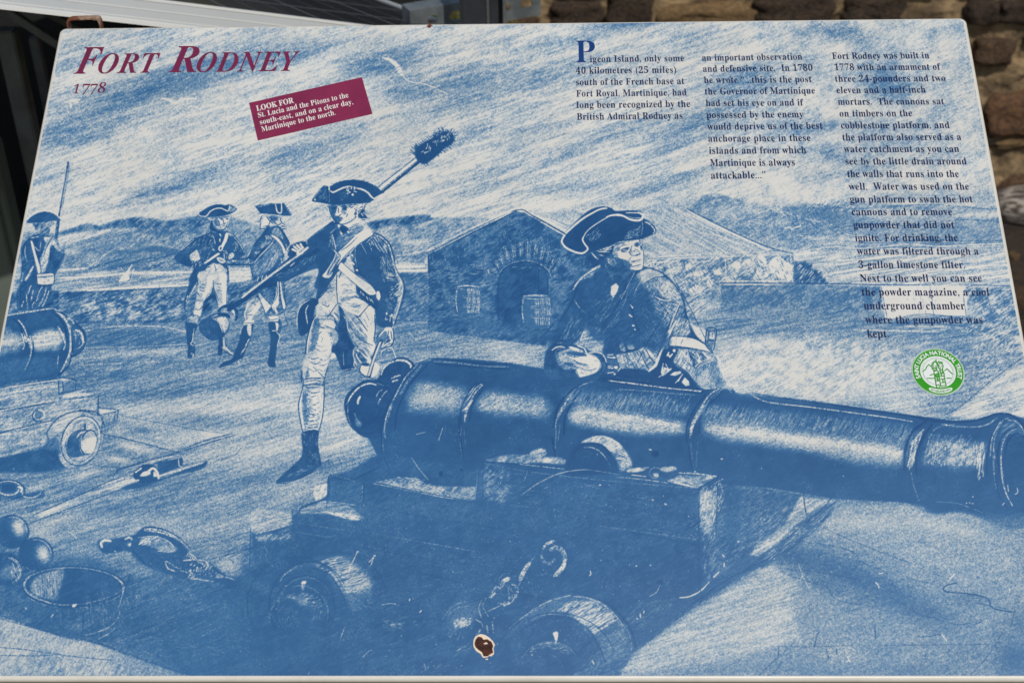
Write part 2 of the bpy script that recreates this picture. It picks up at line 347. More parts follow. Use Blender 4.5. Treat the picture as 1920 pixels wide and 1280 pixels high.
# roof, side wall, bush, right parapet
f(.3, "1000,400 1150,396 1282,391 1486,476 1210,485 1180,480 1150,440 1080,430", 1, 1, 0)
f(.42, "1140,395 1200,390 1290,372 1330,365 1360,372 1400,385 1284,392", 2, .6, 0)
texmod("1010,402 1290,393 1486,474 1210,483 1100,440", streak(41, 28, 26, 2.0, valnoise(3, 25)), .32, 1)
f(.52, "1320,366 1345,362 1400,380 1440,388 1500,385 1540,388 1600,380 1660,384 1760,386 1900,390 1925,400 1925,460 1490,470 1440,460 1290,395", 2, .95, 0, V2, .35)
for x, y, rx, ry, an, t, a in [(1410,395,26,10,10,.12,.8),(1360,400,30,8,20,.2,.7),(1420,420,30,8,0,.2,.6),(1530,400,60,14,10,.72,.7),(1570,410,60,14,10,.75,.7),(1500,430,60,14,0,.6,.7),(1680,408,60,12,0,.2,.7),(1750,405,50,12,0,.3,.6),
    (1590,425,60,12,0,.6,.5),(1820,430,80,20,0,.55,.6),(1850,395,60,9,0,.22,.6),(1660,440,60,8,4,.4,.6),(1560,455,60,6,0,.15,.7),(1700,370,90,8,-4,.75,.5),(1830,370,70,10,-4,.6,.6)]: b(t, x, y, rx, ry, an, a)
h(1.0, 1, "1490,395 1540,385 1540,430 1470,430", 60, 60, 12, .6, .3); h(1.0, 1.1, "1500,380 1620,375 1640,395 1540,400", -40, 60, 14, .7, .3); h(0, 1, "1490,385 1640,378 1640,395 1500,395", -45, 40, 14, .7, .3)
h(-.1, 1.2, "1440,385 1500,405 1560,420 1560,425 1450,400", 25, 30, 12, .8, .3); h(1, 1.2, "1360,390 1440,400 1440,450 1370,430", 30, 70, 9, .5, .3)
l(-.4, 2.4, "1472,428 1481,426 1485,430 1490,427 1501,424", 1, .1); l(-.3, 1.6, "1500,442 1520,444|1590,440 1600,442 1612,440", .7, .3)
l(1.1, 2.2, "1288,391 1360,428 1437,462 1487,476", .9, .15); l(-.4, 3, "1292,397 1360,432 1440,468", .9, .15); l(-.3, 2.5, "1272,402 1340,438 1395,462", .8, .35); l(1.0, 1.4, "1310,402 1350,420|1280,404 1330,432 1390,452|1180,400 1240,430", .7, .4)
l(1.1, 1.4, "1205,486 1320,478 1440,470 1486,474", .9, .2); l(-.3, 3, "1225,483 1340,476 1440,470", .7, .35)
f(.42, "1208,488 1486,478 1492,530 1440,530 1350,535 1340,560 1300,600 1250,600", 1, 1, 0, V2, .7)
l(-.4, 2, "1220,492 1270,490|1220,492 1221,510|1300,492 1330,489|1360,487 1362,525", .9, .2)
for x, y, rx, ry in [(1428,488,8,11),(1423,508,6,7),(1437,514,4,6),(1380,498,8,6),(1345,510,8,5),(1400,490,9,4),(1455,490,12,9),(1475,500,8,10),(1465,515,9,8),(1448,505,5,8),(1310,512,12,5),(1290,500,6,6),(1330,530,5,8),(1300,540,9,3),(1478,518,7,8)]:
    b(-.3, x, y, rx, ry, rs.uniform(-40, 40), .95, 2.5)
h(1.0, 1.1, "1215,495 1484,482 1488,528 1350,532 1290,560", 60, 170, 9, .7, .25)
h(-.1, 1.1, "1215,495 1350,490 1350,532 1300,600 1260,560", 40, 80, 10, .7, .3)
l(1.1, 1.5, "1485,478 1490,505 1492,530", .9, .2); l(-.3, 1.5, "1482,480 1486,528", .8, .2)
f(.2, "1492,470 1925,462 1925,538 1492,532", 1, 1, 0, S8, .5)
l(-.3, 2, "1500,472 1560,463 1620,466 1700,458 1760,462 1840,458 1920,455", .8, .2); l(.95, 2.2, "1520,470 1600,468 1700,463 1800,466 1920,462", .6, .35)
l(.8, 2, "1550,493 1650,487|1560,500 1700,492|1740,512 1850,505|1600,480 1640,478|1700,478 1800,474", .6, .45)
f(1.0, "1490,490 1500,494 1510,490 1520,500 1530,508 1545,525 1548,532 1492,532", 2, .8); h(1.15, 1.4, "1490,488 1515,492 1540,512 1552,532 1492,532", -50, 60, 16, .9, .1); h(-.2, 1, "1494,495 1515,498 1540,518 1545,530 1496,530", -50, 26, 12, .8, .1)
f(.66, "1352,534 1490,533 1650,537 1655,592 1560,600 1352,590", 1, 1, 0, V2, .4)
f(.6, "1340,540 1430,575 1660,590 1925,600 1925,640 1330,640", 8, .7, 0, S8, .4)
b(.9, 1400, 555, 50, 14, 0, .5); b(.8, 1530, 560, 60, 20, 0, .5); b(.5, 1460, 585, 60, 10, 0, .5)
l(1.15, 2, "1350,531 1440,531 1560,532 1650,534 1745,534", .9, .15); l(-.3, 2.2, "1358,533 1440,533|1350,527 1480,527", .8, .2); l(1, 1.4, "1360,537 1480,538", .8, .3)
f(-.1, "1653,538 1743,536 1810,536 1813,592 1740,590 1700,592 1660,600", .8, 1, 0)
h(.8, 1, "1700,538 1760,538 1760,590 1700,590", 85, 30, 12, .5, .4); l(1.1, 1.6, "1743,534 1747,560 1750,590|1652,538 1656,560 1664,600", .8, .25); l(.9, 1.2, "1725,550 1728,575", .6, .3)
f(.5, "1812,540 1928,537 1950,618 1860,615 1815,598", 1, 1, 0, V2, .7); l(1.1, 1.8, "1812,598 1811,540 1880,536 1925,538|1812,546 1925,546", .8, .25); l(1.0, 1.2, "1842,546 1844,580 1855,598|1850,550 1860,590", .7, .2)
l(1.1, 2, "1700,592 1740,589 1800,596|1680,608 1740,606 1800,610|1800,612 1860,618 1930,628", .8, .3); l(-.3, 2.4, "1700,612 1780,613|1600,618 1760,622", .8, .3)
f(.35, "1790,600 1930,620 1960,690 1850,640", 6, .6, 0, V2, 1.2)
h(0, 1.4, "1800,600 1930,610 1940,690 1820,640", -50, 90, 7, .7, .2); h(1.1, 1.2, "1800,640 1900,640 1900,700 1750,770 1720,740", -50, 120, 7, .8, .15); h(-.2, 1.3, "1800,640 1900,640 1880,700 1750,770", -50, 60, 7, .8, .15)
f(.12, "1955,655 1900,690 1840,735 1780,780 1830,786 1870,772 1930,790 1990,780", 1.5, .95, 0, S17, .3); l(1.15, 1.8, "1960,640 1900,682 1850,720 1800,762 1770,778", .9, .3)
h(.9, 1, "1850,745 1900,735 1925,760 1900,775 1840,770", -20, 40, 22, .5, .4); h(.7, 1, "1800,770 1900,700 1930,760 1860,780", -30, 60, 20, .4, .4)
h(.9, 1, "1360,600 1650,600 1650,690 1360,690", -2, 160, 18, .55, .45); h(.8, .9, "1360,650 1780,650 1700,760 1380,730", 5, 200, 9, .45, .45)
# ---- sentinel on the left, seen from behind
o(0, 320, 4)
l(1.1, 3.4, "512,-60 500,40 480,150 460,260 445,340", 1, .12, 1, .1); l(0, 1.3, "505,20 488,120 465,250", .8, .35)
l(1.2, 1.2, "525,-65 512,60 492,160 470,280", .8, .2); o(0, 320, 4); l(1.0, 6, "440,380 432,440 425,500", 1, .1, 1, .1)
l(1.1, 2, "516,-65 520,-25", 1, .2)
f(1.0, "200,388 230,350 280,318 340,308 400,320 440,350 458,375 400,378 340,388 260,392", .3, 1, 1, V2, .15)
l(-.3, 1.2, "200,380 240,340 300,310 370,300 430,335 455,365", .9, .25)
f(.75, "255,395 400,385 405,400 380,430 370,470 300,490 275,460 262,420", .5, .9, 1, V2, .6); h(0, 1, "330,395 400,390 380,430 340,420", -60, 18, 18, .8); h(1.2, 1, "255,395 350,390 350,490 280,490", -60, 30, 18, .8)
f(.98, "270,480 230,500 180,550 160,600 170,680 160,760 150,860 130,900 135,1030 180,1050 300,1040 360,1010 385,900 400,820 430,760 470,690 490,620 450,560 430,510 380,490 330,480", .8, 1, 1, V2, .2)
f(.12, "330,500 400,510 440,560 480,620 440,600 400,560 380,570 370,640 340,750 310,760 300,680 330,600 345,540", 1, .85, 1, S70, .7)
f(.15, "180,640 160,680 150,740 130,760 110,800 120,880 90,900 80,840 110,760 140,680", 2, .6)
l(1.15, 1.6, "330,510 300,580 290,680|390,500 350,580 330,640|400,560 420,620 470,600|380,590 380,700 350,740|480,630 440,700 400,760|230,500 180,560 165,640 175,740", .9, .15)
f(-.2, "232,530 250,540 270,620 295,700 305,760 285,765 265,690 245,600", .4, 1); l(1.2, 1.2, "228,530 250,620 275,720 285,770|252,535 280,620 305,700 312,765", .9, .1)
l(-.2, 2, "240,505 290,495|340,500 400,505 440,540 470,590", .8, .3)
l(-.1, 1.5, "255,560 290,600|195,560 190,620 205,680|310,540 300,600", .8, .35); l(-.1, 4, "250,720 225,770 195,820", .9, .2); l(-.1, 1.5, "165,830 175,770", .7, .2)
f(-.05, "278,775 400,768 410,800 400,850 330,855 285,850", .4, 1, 0, V2, .3); l(1.15, 1.8, "278,775 400,768 410,800 400,852 330,857 285,850 278,775|290,800 400,790", .9, .15); h(.9, 1, "285,780 395,775 395,845 290,845", -35, 24, 14, .6)
for s in ("235,860 215,920", "250,900 235,980", "320,870 290,920 270,990", "350,880 330,950 290,1020", "370,900 350,960 320,1020", "180,980 165,1020", "200,930 210,1030", "290,960 250,1000 245,1030"): l(-.1, 2.2, s, .85, .3)
l(1.2, 1.3, "130,900 132,1030|160,870 150,1000|240,870 200,1000|300,880 260,1000|390,880 380,960 350,1030|370,990 440,1030", .9, .2)
# ---- two soldiers talking
o(320, 370, 8)
f(.5, "600,300 900,290 860,420 800,480 700,470 640,420 600,380", 1, .9, 1)
f(1.02, "60,900 130,820 230,720 350,610 400,575 490,550 600,505 660,530 840,505 900,530 960,560 1040,680 1120,840 1000,930 880,960 850,1020 880,1120 850,1290 300,1290 340,1100 350,1060 200,1020 100,970", .6, 1, 1, V2, .12)
h(.1, 1, "400,620 600,540 640,700 620,860 520,960 440,900 420,740", -60, 46, 50, .55, .4); h(.1, 1, "930,640 1000,680 1080,800 950,840", 60, 24, 40, .6); h(.2, 1, "130,850 400,650 420,700 300,820", -45, 30, 40, .5, .4)
l(-.2, 1.4, "380,600 480,560 590,520|350,630 250,720 170,790|960,600 1040,700 1110,830", .9, .25)
f(.1, "290,870 350,820 400,790 440,900 430,940 330,950 300,930", .5, .9, 1, V2, .5); f(.1, "880,860 930,830 960,880 900,930 870,920", .5, .9)
f(.1, "840,530 900,540 960,580 870,570", .5, .8)
f(-.35, "830,540 870,560 850,640 820,700 770,790 740,800 720,770 760,720 800,640", .3, 1); f(-.3, "700,840 740,850 700,880 540,985 500,985 560,930", .3, 1); l(1.2, 1.3, "820,540 790,640 720,760|880,560 850,680 780,800|700,830 500,980|720,880 560,990", .9, .1)
ring(-.3, 2, 755, 765, 28, 36, 20, 0, 360, 1, .05); f(1.1, "745,750 765,745 770,765 755,790 742,780", 0, 1)
l(-.2, 2, "615,560 650,600 660,640 670,690|640,780 660,800", 1, .3); l(-.2, 2.4, "740,550 760,580|740,620 745,660", .9, .3); l(1.15, 1.2, "600,520 660,600 720,760|720,540 725,640", .9, .1)
h(.1, 1.2, "790,800 850,790 860,900 830,940 800,900", 70, 16, 50, .7); 
# head and hat
f(1.05, "415,250 500,190 600,130 700,105 780,110 830,120 880,105 960,140 1000,180 940,230 840,270 720,290 600,300 480,290", .3, 1, 1, V2, .1)
f(.5, "880,140 960,150 990,180 930,215 880,215", .5, .8, 1, V2, .7)
l(-.4, 1.9, "420,240 440,275 520,290 560,260 600,210 680,170 760,165 820,190 865,205 885,150 890,110", 1, .05); l(1.2, 1.2, "410,255 440,290 520,300|880,110 980,180", .9, .2)
f(.72, "610,310 720,300 740,400 780,470 700,460 650,420 610,360", .4, .9, 1, V2, .4); f(-.1, "730,310 880,300 880,340 850,400 820,460 780,470 740,400 720,350", .4, .95)
l(1.2, 1.3, "740,320 790,325|830,320 870,315|795,340 800,390 830,385|765,410 820,405|780,435 815,430|725,350 745,420|860,370 830,450 800,475|640,440 700,480 800,490", 1, 0)
f(1.0, "755,330 790,325 790,345 760,345|845,325 870,320 865,340 845,340", 0, .7); f(.9, "700,305 860,285 860,300 720,320", .2, .8); l(-.3, 1.3, "640,370 680,430 760,470|870,350 850,420", .9, .2)
f(1.1, "620,340 600,400 590,480 640,510 740,540 800,510 700,490 650,440", .4, 1); l(-.2, 1.6, "560,330 600,330 640,340 660,310", .8, .3); l(1.1, 2, "560,330 600,400 570,480 540,510", .8, .3)
# hands, waistcoat, breeches
f(.0, "700,900 740,900 800,920 830,960 800,990 740,985 700,940", .3, .9); l(1.2, 1.4, "690,930 740,990 800,1000 850,970|740,940 780,950|820,890 850,960", 1, .1)
h(0, 1.4, "310,1000 340,950 460,970 480,1010 420,1040 330,1040", -60, 22, 36, .7); h(1.2, 1.2, "310,960 500,960 500,1050 320,1050", 30, 20, 36, .7)
f(.08, "540,1060 640,990 700,1000 760,1010 830,1060 850,1120 780,1200 700,1200 640,1150 600,1180 520,1150", .5, .95, 1, V2, .4); l(1.2, 1.4, "660,1010 690,1100 740,1190|780,1010 830,1080|540,1060 600,1040|700,1200 800,1190 860,1110|620,1180 680,1090", .95, .1)
o(320, 530, 8)
l(1.1, 5, "380,-40 320,60 250,180", 1, .1); f(1.05, "350,-140 480,-120 420,-20 330,80 260,230 220,400 230,560 210,300 240,180 280,0", .5, .9); l(-.2, 2, "400,0 340,110 280,210|260,200 240,280", .9, .25)
f(.18, "430,-160 700,-180 840,-140 850,0 860,120 840,330 720,370 700,260 660,120 640,60 600,180 500,280 460,480 420,510 350,480 370,320 400,160 420,20", .6, 1, 1, V2, .2)
f(-.2, "560,-80 640,-100 620,20 590,100 530,200 500,260 480,180 540,80|740,-140 820,-130 830,0 830,160 840,300 790,300 770,120 750,0|400,280 470,290 460,380 440,480 370,490 350,440 400,400", 1.2, .85)
f(.95, "640,80 600,190 510,290 500,460 560,470 640,380 720,370 700,260", 1, .85, 1, V2, .5)
l(1.2, 1.4, "640,-40 650,80 690,180 720,260|650,70 610,170 510,280|860,0 850,150 840,330|400,160 440,190|380,250 430,270|440,60 500,80|460,120 510,130|370,400 440,400 480,350|450,20 520,30|700,20 760,20|690,120 740,110|340,480 420,500|660,200 700,290", .9, .15)
h(.9, 1, "400,0 560,-20 480,260 380,400", 20, 40, 40, .55); h(.9, 1, "680,0 760,0 780,300 720,330", 15, 34, 34, .5)
f(.3, "290,510 420,510 400,620 270,620", .5, .9, 0, V2, .6); f(1.05, "250,600 400,620 390,700 350,800 330,880 370,960 370,1040 360,1100 290,1130 250,1100 260,960 240,800 240,680", .5, 1, 1); l(-.2, 1.6, "355,690 340,780 330,870 305,920 350,945", .9, .1); l(-.2, 3, "315,1060 345,1080 330,1110", .8, .3); l(1.2, 1.8, "250,500 230,620 240,760|220,200 210,400", .9, .2)
# mop bucket head of the sponge
f(1.02, "420,640 450,580 540,520 640,470 760,440 820,460 880,560 880,680 820,780 760,840 640,870 540,830 450,740", .5, 1, 1, V2, .1)
f(.1, "660,540 760,510 840,520 875,600 860,680 810,750 780,700 740,610 700,560", .8, .95, 1, S70, .6); l(-.3, 3.5, "770,520 790,580 800,640 810,720", .8, .3)
l(-.2, 1.6, "620,520 680,490 760,470|640,540 700,570 750,650 780,740", .9, .25); h(.4, 1, "460,640 620,560 740,700 640,820 500,780", 80, 40, 12, .35, .4)
l(1.1, 6, "720,420 800,360 900,350 960,390 1000,460 980,560", 1, .1); f(.6, "760,400 860,370 940,390 970,460 940,540 860,500 780,470", .6, .9, 1, V2, .6); l(-.35, 3.4, "850,390 900,400 940,430 955,470", .9, .2); f(1.1, "700,470 800,450 880,480 900,540 840,510 760,500", .5, 1)
l(1.1, 2, "730,400 800,350 880,340 960,370", .9, .1)
# far leg in light stocking
l(1.1, 9, "760,860 750,960 740,1060", 1, .1, 1, .1); l(-.2, 3, "800,840 800,900 805,950", .9, .2); l(-.3, 2.4, "780,970 830,975 880,1030 940,1075", 1, .1); l(1.2, 1.4, "820,880 850,960 980,1040|780,1000 860,1060 940,1090", .9, .1)
# ---- second soldier, in profile
o(320, 370, 8)
f(1.0, "1160,890 1220,780 1260,700 1340,590 1420,500 1540,430 1640,440 1700,520 1780,660 1780,720 1720,830 1700,900 1640,1000 1560,1100 1460,1200 1420,1290 1250,1290 1200,1050 1100,1000 940,1000 940,940 1100,910", .6, 1, 1, V2, .15)
f(.62, "1280,760 1500,640 1620,640 1680,820 1600,960 1480,1100 1260,1200 1220,1040 1300,980 1500,740", 1.5, .8, 1, S70, .5)
h(.05, 1, "1260,900 1440,700 1440,640 1400,640 1260,820", -60, 40, 44, .7); h(0, 1, "1580,680 1680,800 1640,920 1500,1080 1440,1100", -60, 40, 60, .6); h(1.2, 1, "1300,700 1600,650 1600,900 1300,1100", -55, 50, 50, .6)
l(-.3, 1.5, "1160,890 1230,760 1250,710|1260,980 1340,880 1440,780 1540,670", .95, .15); l(1.2, 1.4, "1240,960 1340,850 1480,700 1560,650|1180,880 1260,700 1400,540", .9, .1)
f(-.35, "1500,560 1560,575 1640,640 1700,740 1730,820 1700,840 1660,750 1600,660 1540,600", .3, 1); l(1.2, 1.3, "1500,600 1580,640 1660,740 1690,840|1540,560 1640,620 1720,740", .9, .1)
f(.4, "1520,500 1600,450 1660,520 1690,620 1620,600 1540,550", .6, .8, 1, S70, .6)
h(-.1, 1.3, "1400,600 1440,560 1530,570 1520,640 1440,640", 20, 30, 20, .8); h(1.2, 1.2, "1390,560 1520,560 1530,650 1420,650", 40, 20, 22, .8)
l(1.2, 2.2, "1680,480 1720,570 1780,680 1770,720", .9, .25); l(-.2, 1.6, "1730,700 1750,760 1730,820", .8, .2)
f(.15, "1440,270 1560,280 1660,300 1650,380 1600,420 1540,430 1440,460 1350,470 1370,380 1400,280", .4, 1, 1)
f(-.3, "1410,300 1470,350 1500,410 1460,440 1400,450 1380,400", .4, 1); f(.85, "1480,290 1560,270 1640,300 1600,330 1580,400 1540,380 1500,360", .5, .8, 1, V2, .8)
l(1.2, 1.5, "1370,280 1340,360 1310,370|1350,380 1350,470 1420,465|1440,280 1480,340 1540,400|1400,440 1470,420 1490,370|1500,300 1540,360 1600,410|1660,300 1650,340 1665,370 1650,400 1600,420|1580,330 1610,340|1680,390 1720,410|1670,430 1720,440|1690,470 1740,480", 1, 0)
f(1.05, "1265,135 1320,115 1420,110 1500,88 1560,95 1700,88 1740,140 1815,250 1810,275 1700,278 1600,265 1480,250 1350,245 1310,190", .3, 1, 0, V2, .1); l(-.4, 2.2, "1575,105 1590,170 1600,210 1640,240 1665,220 1668,150 1665,90", 1, .05); l(-.1, 1.2, "1280,145 1380,130 1500,100|1720,130 1800,250", .7, .4)
f(1.1, "1440,440 1500,430 1460,500 1420,560 1400,560", .4, .9)
# his arm to the first soldier's belt and the coat below
f(.85, "850,940 960,930 1100,915 1210,910 1260,980 1240,1010 1100,1020 860,1010", .4, 1, 1, V2, .4); l(1.2, 2, "850,1010 1000,1015 1240,1005|960,935 1200,910", .9, .1); h(.0, 1.3, "860,950 1180,930 1200,990 870,990", -50, 26, 24, .6, .3); l(-.3, 2, "860,970 900,985|930,950 960,960", .9, .2)
f(-.05, "880,1050 1200,1050 1200,1230 880,1260", 1, .9, 0, S8, .5)
l(.9, 1.5, "890,1100 1190,1080|900,1200 1190,1180", .7, .4); l(1.15, 1.6, "1200,1040 1240,1200 1260,1290", .9, .1)
o(320, 530, 8)
f(.85, "1250,-100 1480,-100 1900,-160 1700,0 1740,300 1720,400 1500,420 1430,440 1340,250 1260,240 1200,100", 1, .9, 1, V2, .5)
f(.3, "1180,280 1280,220 1340,260 1350,380 1250,490 1180,520 1110,480 1130,380", .6, 1, 1, V2, .4); f(-.25, "1310,320 1345,340 1300,420 1240,480 1150,490 1200,440|1110,590 1240,560 1240,620 1110,640|1200,500 1240,510 1180,590 1110,600", .8, .9)
l(-.2, 2, "1160,300 1140,400 1110,470 1130,570", .9, .2); l(1.2, 1.3, "1190,310 1240,300 1280,340|1130,490 1230,480|1110,610 1240,600|1120,640 1230,640", .9, .1)
f(1.0, "1440,0 1600,0 1560,240 1500,340 1420,200", 1.5, .7, 1, V2, .4)
f(-.05, "1320,170 1370,180 1500,330 1510,350 1430,460 1420,440 1370,330", .5, .95, 1, V2, .4); f(-.3, "1600,0 1625,10 1620,200 1625,320 1580,370 1610,450 1570,440 1520,350 1580,200", .5, 1); f(-.3, "1640,0 1660,20 1680,180 1720,320 1715,390 1690,380 1670,260", .4, 1)
l(1.2, 1.5, "1300,180 1360,300 1430,470|1360,180 1500,330|1530,320 1600,190 1600,0|1630,0 1640,200 1690,400|1700,0 1720,300|1430,490 1560,490 1700,450|1550,380 1570,460", .9, .1)
l(1.1, 1.4, "1720,400 1780,580 1860,830|1700,430 1760,640|1740,440 1880,430|1800,600 1900,660", .9, .2); l(-.1, 1.4, "1730,440 1780,580 1830,740 1865,830|1560,560 1700,540", .7, .35)
f(-.1, "1470,510 1600,500 1615,560 1500,580|1560,600 1620,620 1610,700 1580,730", .6, .95, 1, V2, .4); l(1.2, 1.3, "1470,520 1500,560 1610,540|1500,590 1620,590", .9, .1)
l(1.15, 6, "1640,560 1640,700 1600,760", .8, .2); f(1.05, "1480,600 1570,600 1590,740 1630,800 1600,960 1570,1180 1580,1260 1460,1240 1490,1000 1500,850 1490,760 1470,680", .5, 1); l(-.2, 1.6, "1590,740 1640,800 1620,880 1600,960|1530,720 1580,720", .9, .15)
f(1.05, "1110,640 1180,640 1250,620 1210,800 1150,960 1100,1080 1080,1130 1010,1160 850,1240 720,1270 800,1190 920,1140 960,1040 1030,880 1050,760", .5, 1, 1); f(-.1, "1150,650 1210,640 1210,760 1190,800 1160,760", .4, .95, 1, V2, .3); l(-.2, 2.2, "1185,830 1140,920 1110,990 1050,1070|1060,680 1050,760", .85, .3); l(-.2, 2.5, "1020,1180 1040,1210 1020,1240", .8, .3)
# ---- the pole of the sponge and the brush
o(480, 320, 4)
o(0, 0, 1); l(-.2, 9, "790,296 713,357", .9, 0, 0, 0); l(1.15, 5, "792,299 717,360", 1, .05, 0, 0); l(-.35, 1.8, "786,296 712,354", 1, .1, 0, 0); l(1.2, 1.3, "782,294 709,351|789,297 716,356", 1, .1, 0, 0); o(480, 320, 4)
o(480, 0, 4)

f(1.1, "1190,1150 1220,1100 1280,1060 1340,1030 1390,1000 1430,985 1470,1000 1490,1040 1470,1080 1420,1110 1370,1160 1320,1200 1270,1230 1220,1215", .8, 1, 1)
for k in range(170):
    t = rs.rand(); x = 1210+t*250; y = 1180-t*165; s = rs.choice([-1, 1]); A = math.radians(-125 if s > 0 else 35)+rs.uniform(-.5, .5); d = rs.uniform(55, 95)
    if t > .9: A = math.radians(rs.uniform(-110, 30)); d = rs.uniform(35, 70)
    l(1.1, 1.3, np.array([[x, y], [x+math.cos(A)*d, y+math.sin(A)*d]]), .9, .2)
for k in range(34):
    t = rs.rand(); x = 1230+t*240; y = 1150-t*140+rs.uniform(-30, 30); A = math.radians(rs.uniform(-110, -20)); d = rs.uniform(8, 22)
    l(-.3, 1.1, np.array([[x, y], [x+math.cos(A)*d, y+math.sin(A)*d]]), .8, .2)
# ---- standing soldier: body
o(480, 320, 4)
f(1.02, "580,375 500,440 390,520 380,570 330,620 260,670 230,700 200,830 300,790 400,730 450,690 480,760 470,860 450,960 500,940 560,840 620,760 700,640 760,560 860,480 900,470 960,500 1010,560 1030,640 1050,720 1080,790 1110,860 1100,950 1070,1050 1040,1160 960,1180 900,1140 890,1060 860,1020 760,930 740,760 640,420", .4, 1, 1, V2, .08)
f(.75, "660,440 700,400 780,400 810,440 740,500 640,600 600,560 620,480", 1, .8, 1, V2, .3)
f(1.05, "240,820 380,720 500,640 560,760 470,880 440,860 470,740 380,760", .5, .9)
# sponge pole across his shoulder, arm and hand
f(1.02, "370,530 200,700 80,790 60,850 200,820 360,740 440,690 500,600", .6, 1, 1, V2, .1)
l(-.2, 1.2, "380,510 480,430 580,372", .9, .3); l(1.2, 1.5, "385,520 490,440 590,375", .9, .1)
l(1.1, 9, "460,600 300,690 100,830 -80,960 -200,1040", 1, .05, 1, 0); l(-.3, 3.4, "340,620 200,720 0,870 -100,950", 1, .12, 1, .1); l(1.25, 1.5, "330,610 180,710 -20,850 -130,945|350,640 220,740 20,890 -90,975", .95, .05)
l(-.2, 1.6, "190,660 195,690|260,715 290,690|20,800 10,830|50,790 45,820|80,785 75,810", .9, .1)
f(1.1, "240,600 260,560 300,540 360,530 380,560 340,620 280,640 240,640", .4, .95)
for s in ("275,590 300,600 320,612", "288,570 312,588 332,600", "308,558 328,578 345,590", "335,550 345,570 355,580"): l(-.4, 4.4, s, 1, 0); 
l(-.4, 4.4, "390,578 360,600 340,620 310,625", 1, .05); l(1.2, 1.1, "282,580 310,598|300,565 325,590|322,552 340,578", 1, 0)
l(-.1, 1.4, "380,530 385,550|250,590 230,640|270,560 300,545", .8, .3)
h(.2, 1, "330,680 460,610 440,680 340,730", -60, 20, 30, .4); h(.25, 1, "100,800 350,700 330,740 120,820", -30, 30, 20, .4)
# lapels and buttons
l(-.2, 1.8, "573,480 590,540 600,590", .95, .1); l(-.1, 1.3, "600,430 560,470|630,440 640,480 660,490|560,520 550,570", .7, .3); h(.15, 1, "555,480 570,480 590,600 560,600", 75, 14, 30, .5)
l(-.3, 3, "685,655 705,648|720,632 726,636|700,690 715,698|725,690 735,702|755,745 762,748", 1, .05); h(.1, 1, "690,620 740,600 750,700 720,720", 60, 16, 24, .5)
l(-.1, 1.2, "750,570 745,640 760,720", .8, .35); l(1.2, 1.4, "760,560 750,640 770,740 810,800 870,860", .9, .1)
# crossbelts
f(-.35, "800,445 840,440 880,470 830,510 740,570 680,640 600,720 555,800 500,790 540,740 590,650 640,590 720,510", .3, 1)
f(.9, "600,620 640,640 600,720 550,790 530,775 560,710", .4, .75, 1, S70, .5); l(1.2, 1.4, "590,610 620,650 560,780|640,600 700,560 760,500|600,660 540,760|630,665 575,760|740,570 660,650 590,750|640,590 730,500 800,445", .95, .05)
l(-.3, 1.6, "605,610 580,680 520,770|625,650 560,750", .9, .15); l(-.2, 2, "590,600 620,640", .9, .1)
f(-.3, "640,690 680,710 740,770 820,820 870,870 900,920 850,930 790,890 720,830 640,760 620,730", .3, 1); f(.28, "760,780 830,830 880,890 890,925 830,900 740,810", .8, .7); l(1.2, 1.4, "650,690 740,770 870,860|620,740 720,830 850,935", .95, .05)
f(-.3, "905,910 925,905 935,950 925,975 905,950", .3, 1); l(1.2, 1.4, "900,905 930,900 940,940 925,980", .9, 0)
# stock and collar
f(.9, "600,400 660,410 700,440 720,470 690,490 640,450 600,440", .3, 1); f(1.2, "635,420 670,415 690,440 670,465 640,460", .2, 1)
f(-.3, "615,405 635,410 620,430|680,405 760,375 790,350 800,345 780,375 740,400 690,425|635,455 650,475 640,480", .2, 1)
l(-.2, 1.4, "700,440 750,420|720,455 760,430|690,455 700,470|700,425 780,400|740,490 790,460|705,460 745,440", .95, .05); l(1.2, 1.2, "705,435 755,412|725,450 770,425", .9, 0)
b(-.5, 690, 458, 7, 7, 0, 1, 3)
# right sleeve
h(.05, 1.2, "850,500 900,480 960,510 1000,570 980,640 930,600 880,560", 60, 60, 40, .6); h(.1, 1.1, "930,640 1010,620 1060,760 960,840 930,740", 70, 70, 40, .5, .35)
l(-.25, 2.4, "890,480 940,500 990,550 1010,600 1025,660 1040,720 1060,780 1095,840 1100,900 1080,990 1050,1090", .9, .2); l(1.2, 1.6, "870,460 930,480 1000,540 1030,620 1045,700|1070,760 1110,840 1115,920 1085,1030 1060,1100", .95, .1)
f(.15, "1050,760 1095,830 1100,900 1080,1000 1040,1100 1030,1090 1060,980 1075,880", .8, .8, 1, S70, .8)
h(.0, 1.3, "1000,870 1080,840 1080,960 1010,970", -40, 26, 34, .7); h(.0, 1.2, "970,760 1050,770 1060,840 980,830", 5, 22, 36, .6); h(.1, 1, "960,960 1050,960 1020,1060 960,1060", 50, 30, 30, .4)
l(-.2, 1.3, "870,500 830,540|900,490 860,560|850,540 870,600|780,530 830,620", .7, .3)
l(-.4, 3, "980,1068 982,1074|1018,1080 1022,1084", 1, 0); l(-.3, 1.5, "975,1100 970,1115 990,1115|1010,1090 1005,1130|1030,1090 1030,1140", .9, .1); l(-.2, 1.8, "1065,1050 1040,1120 1025,1175|1000,1085 1050,1105", .9, .2)
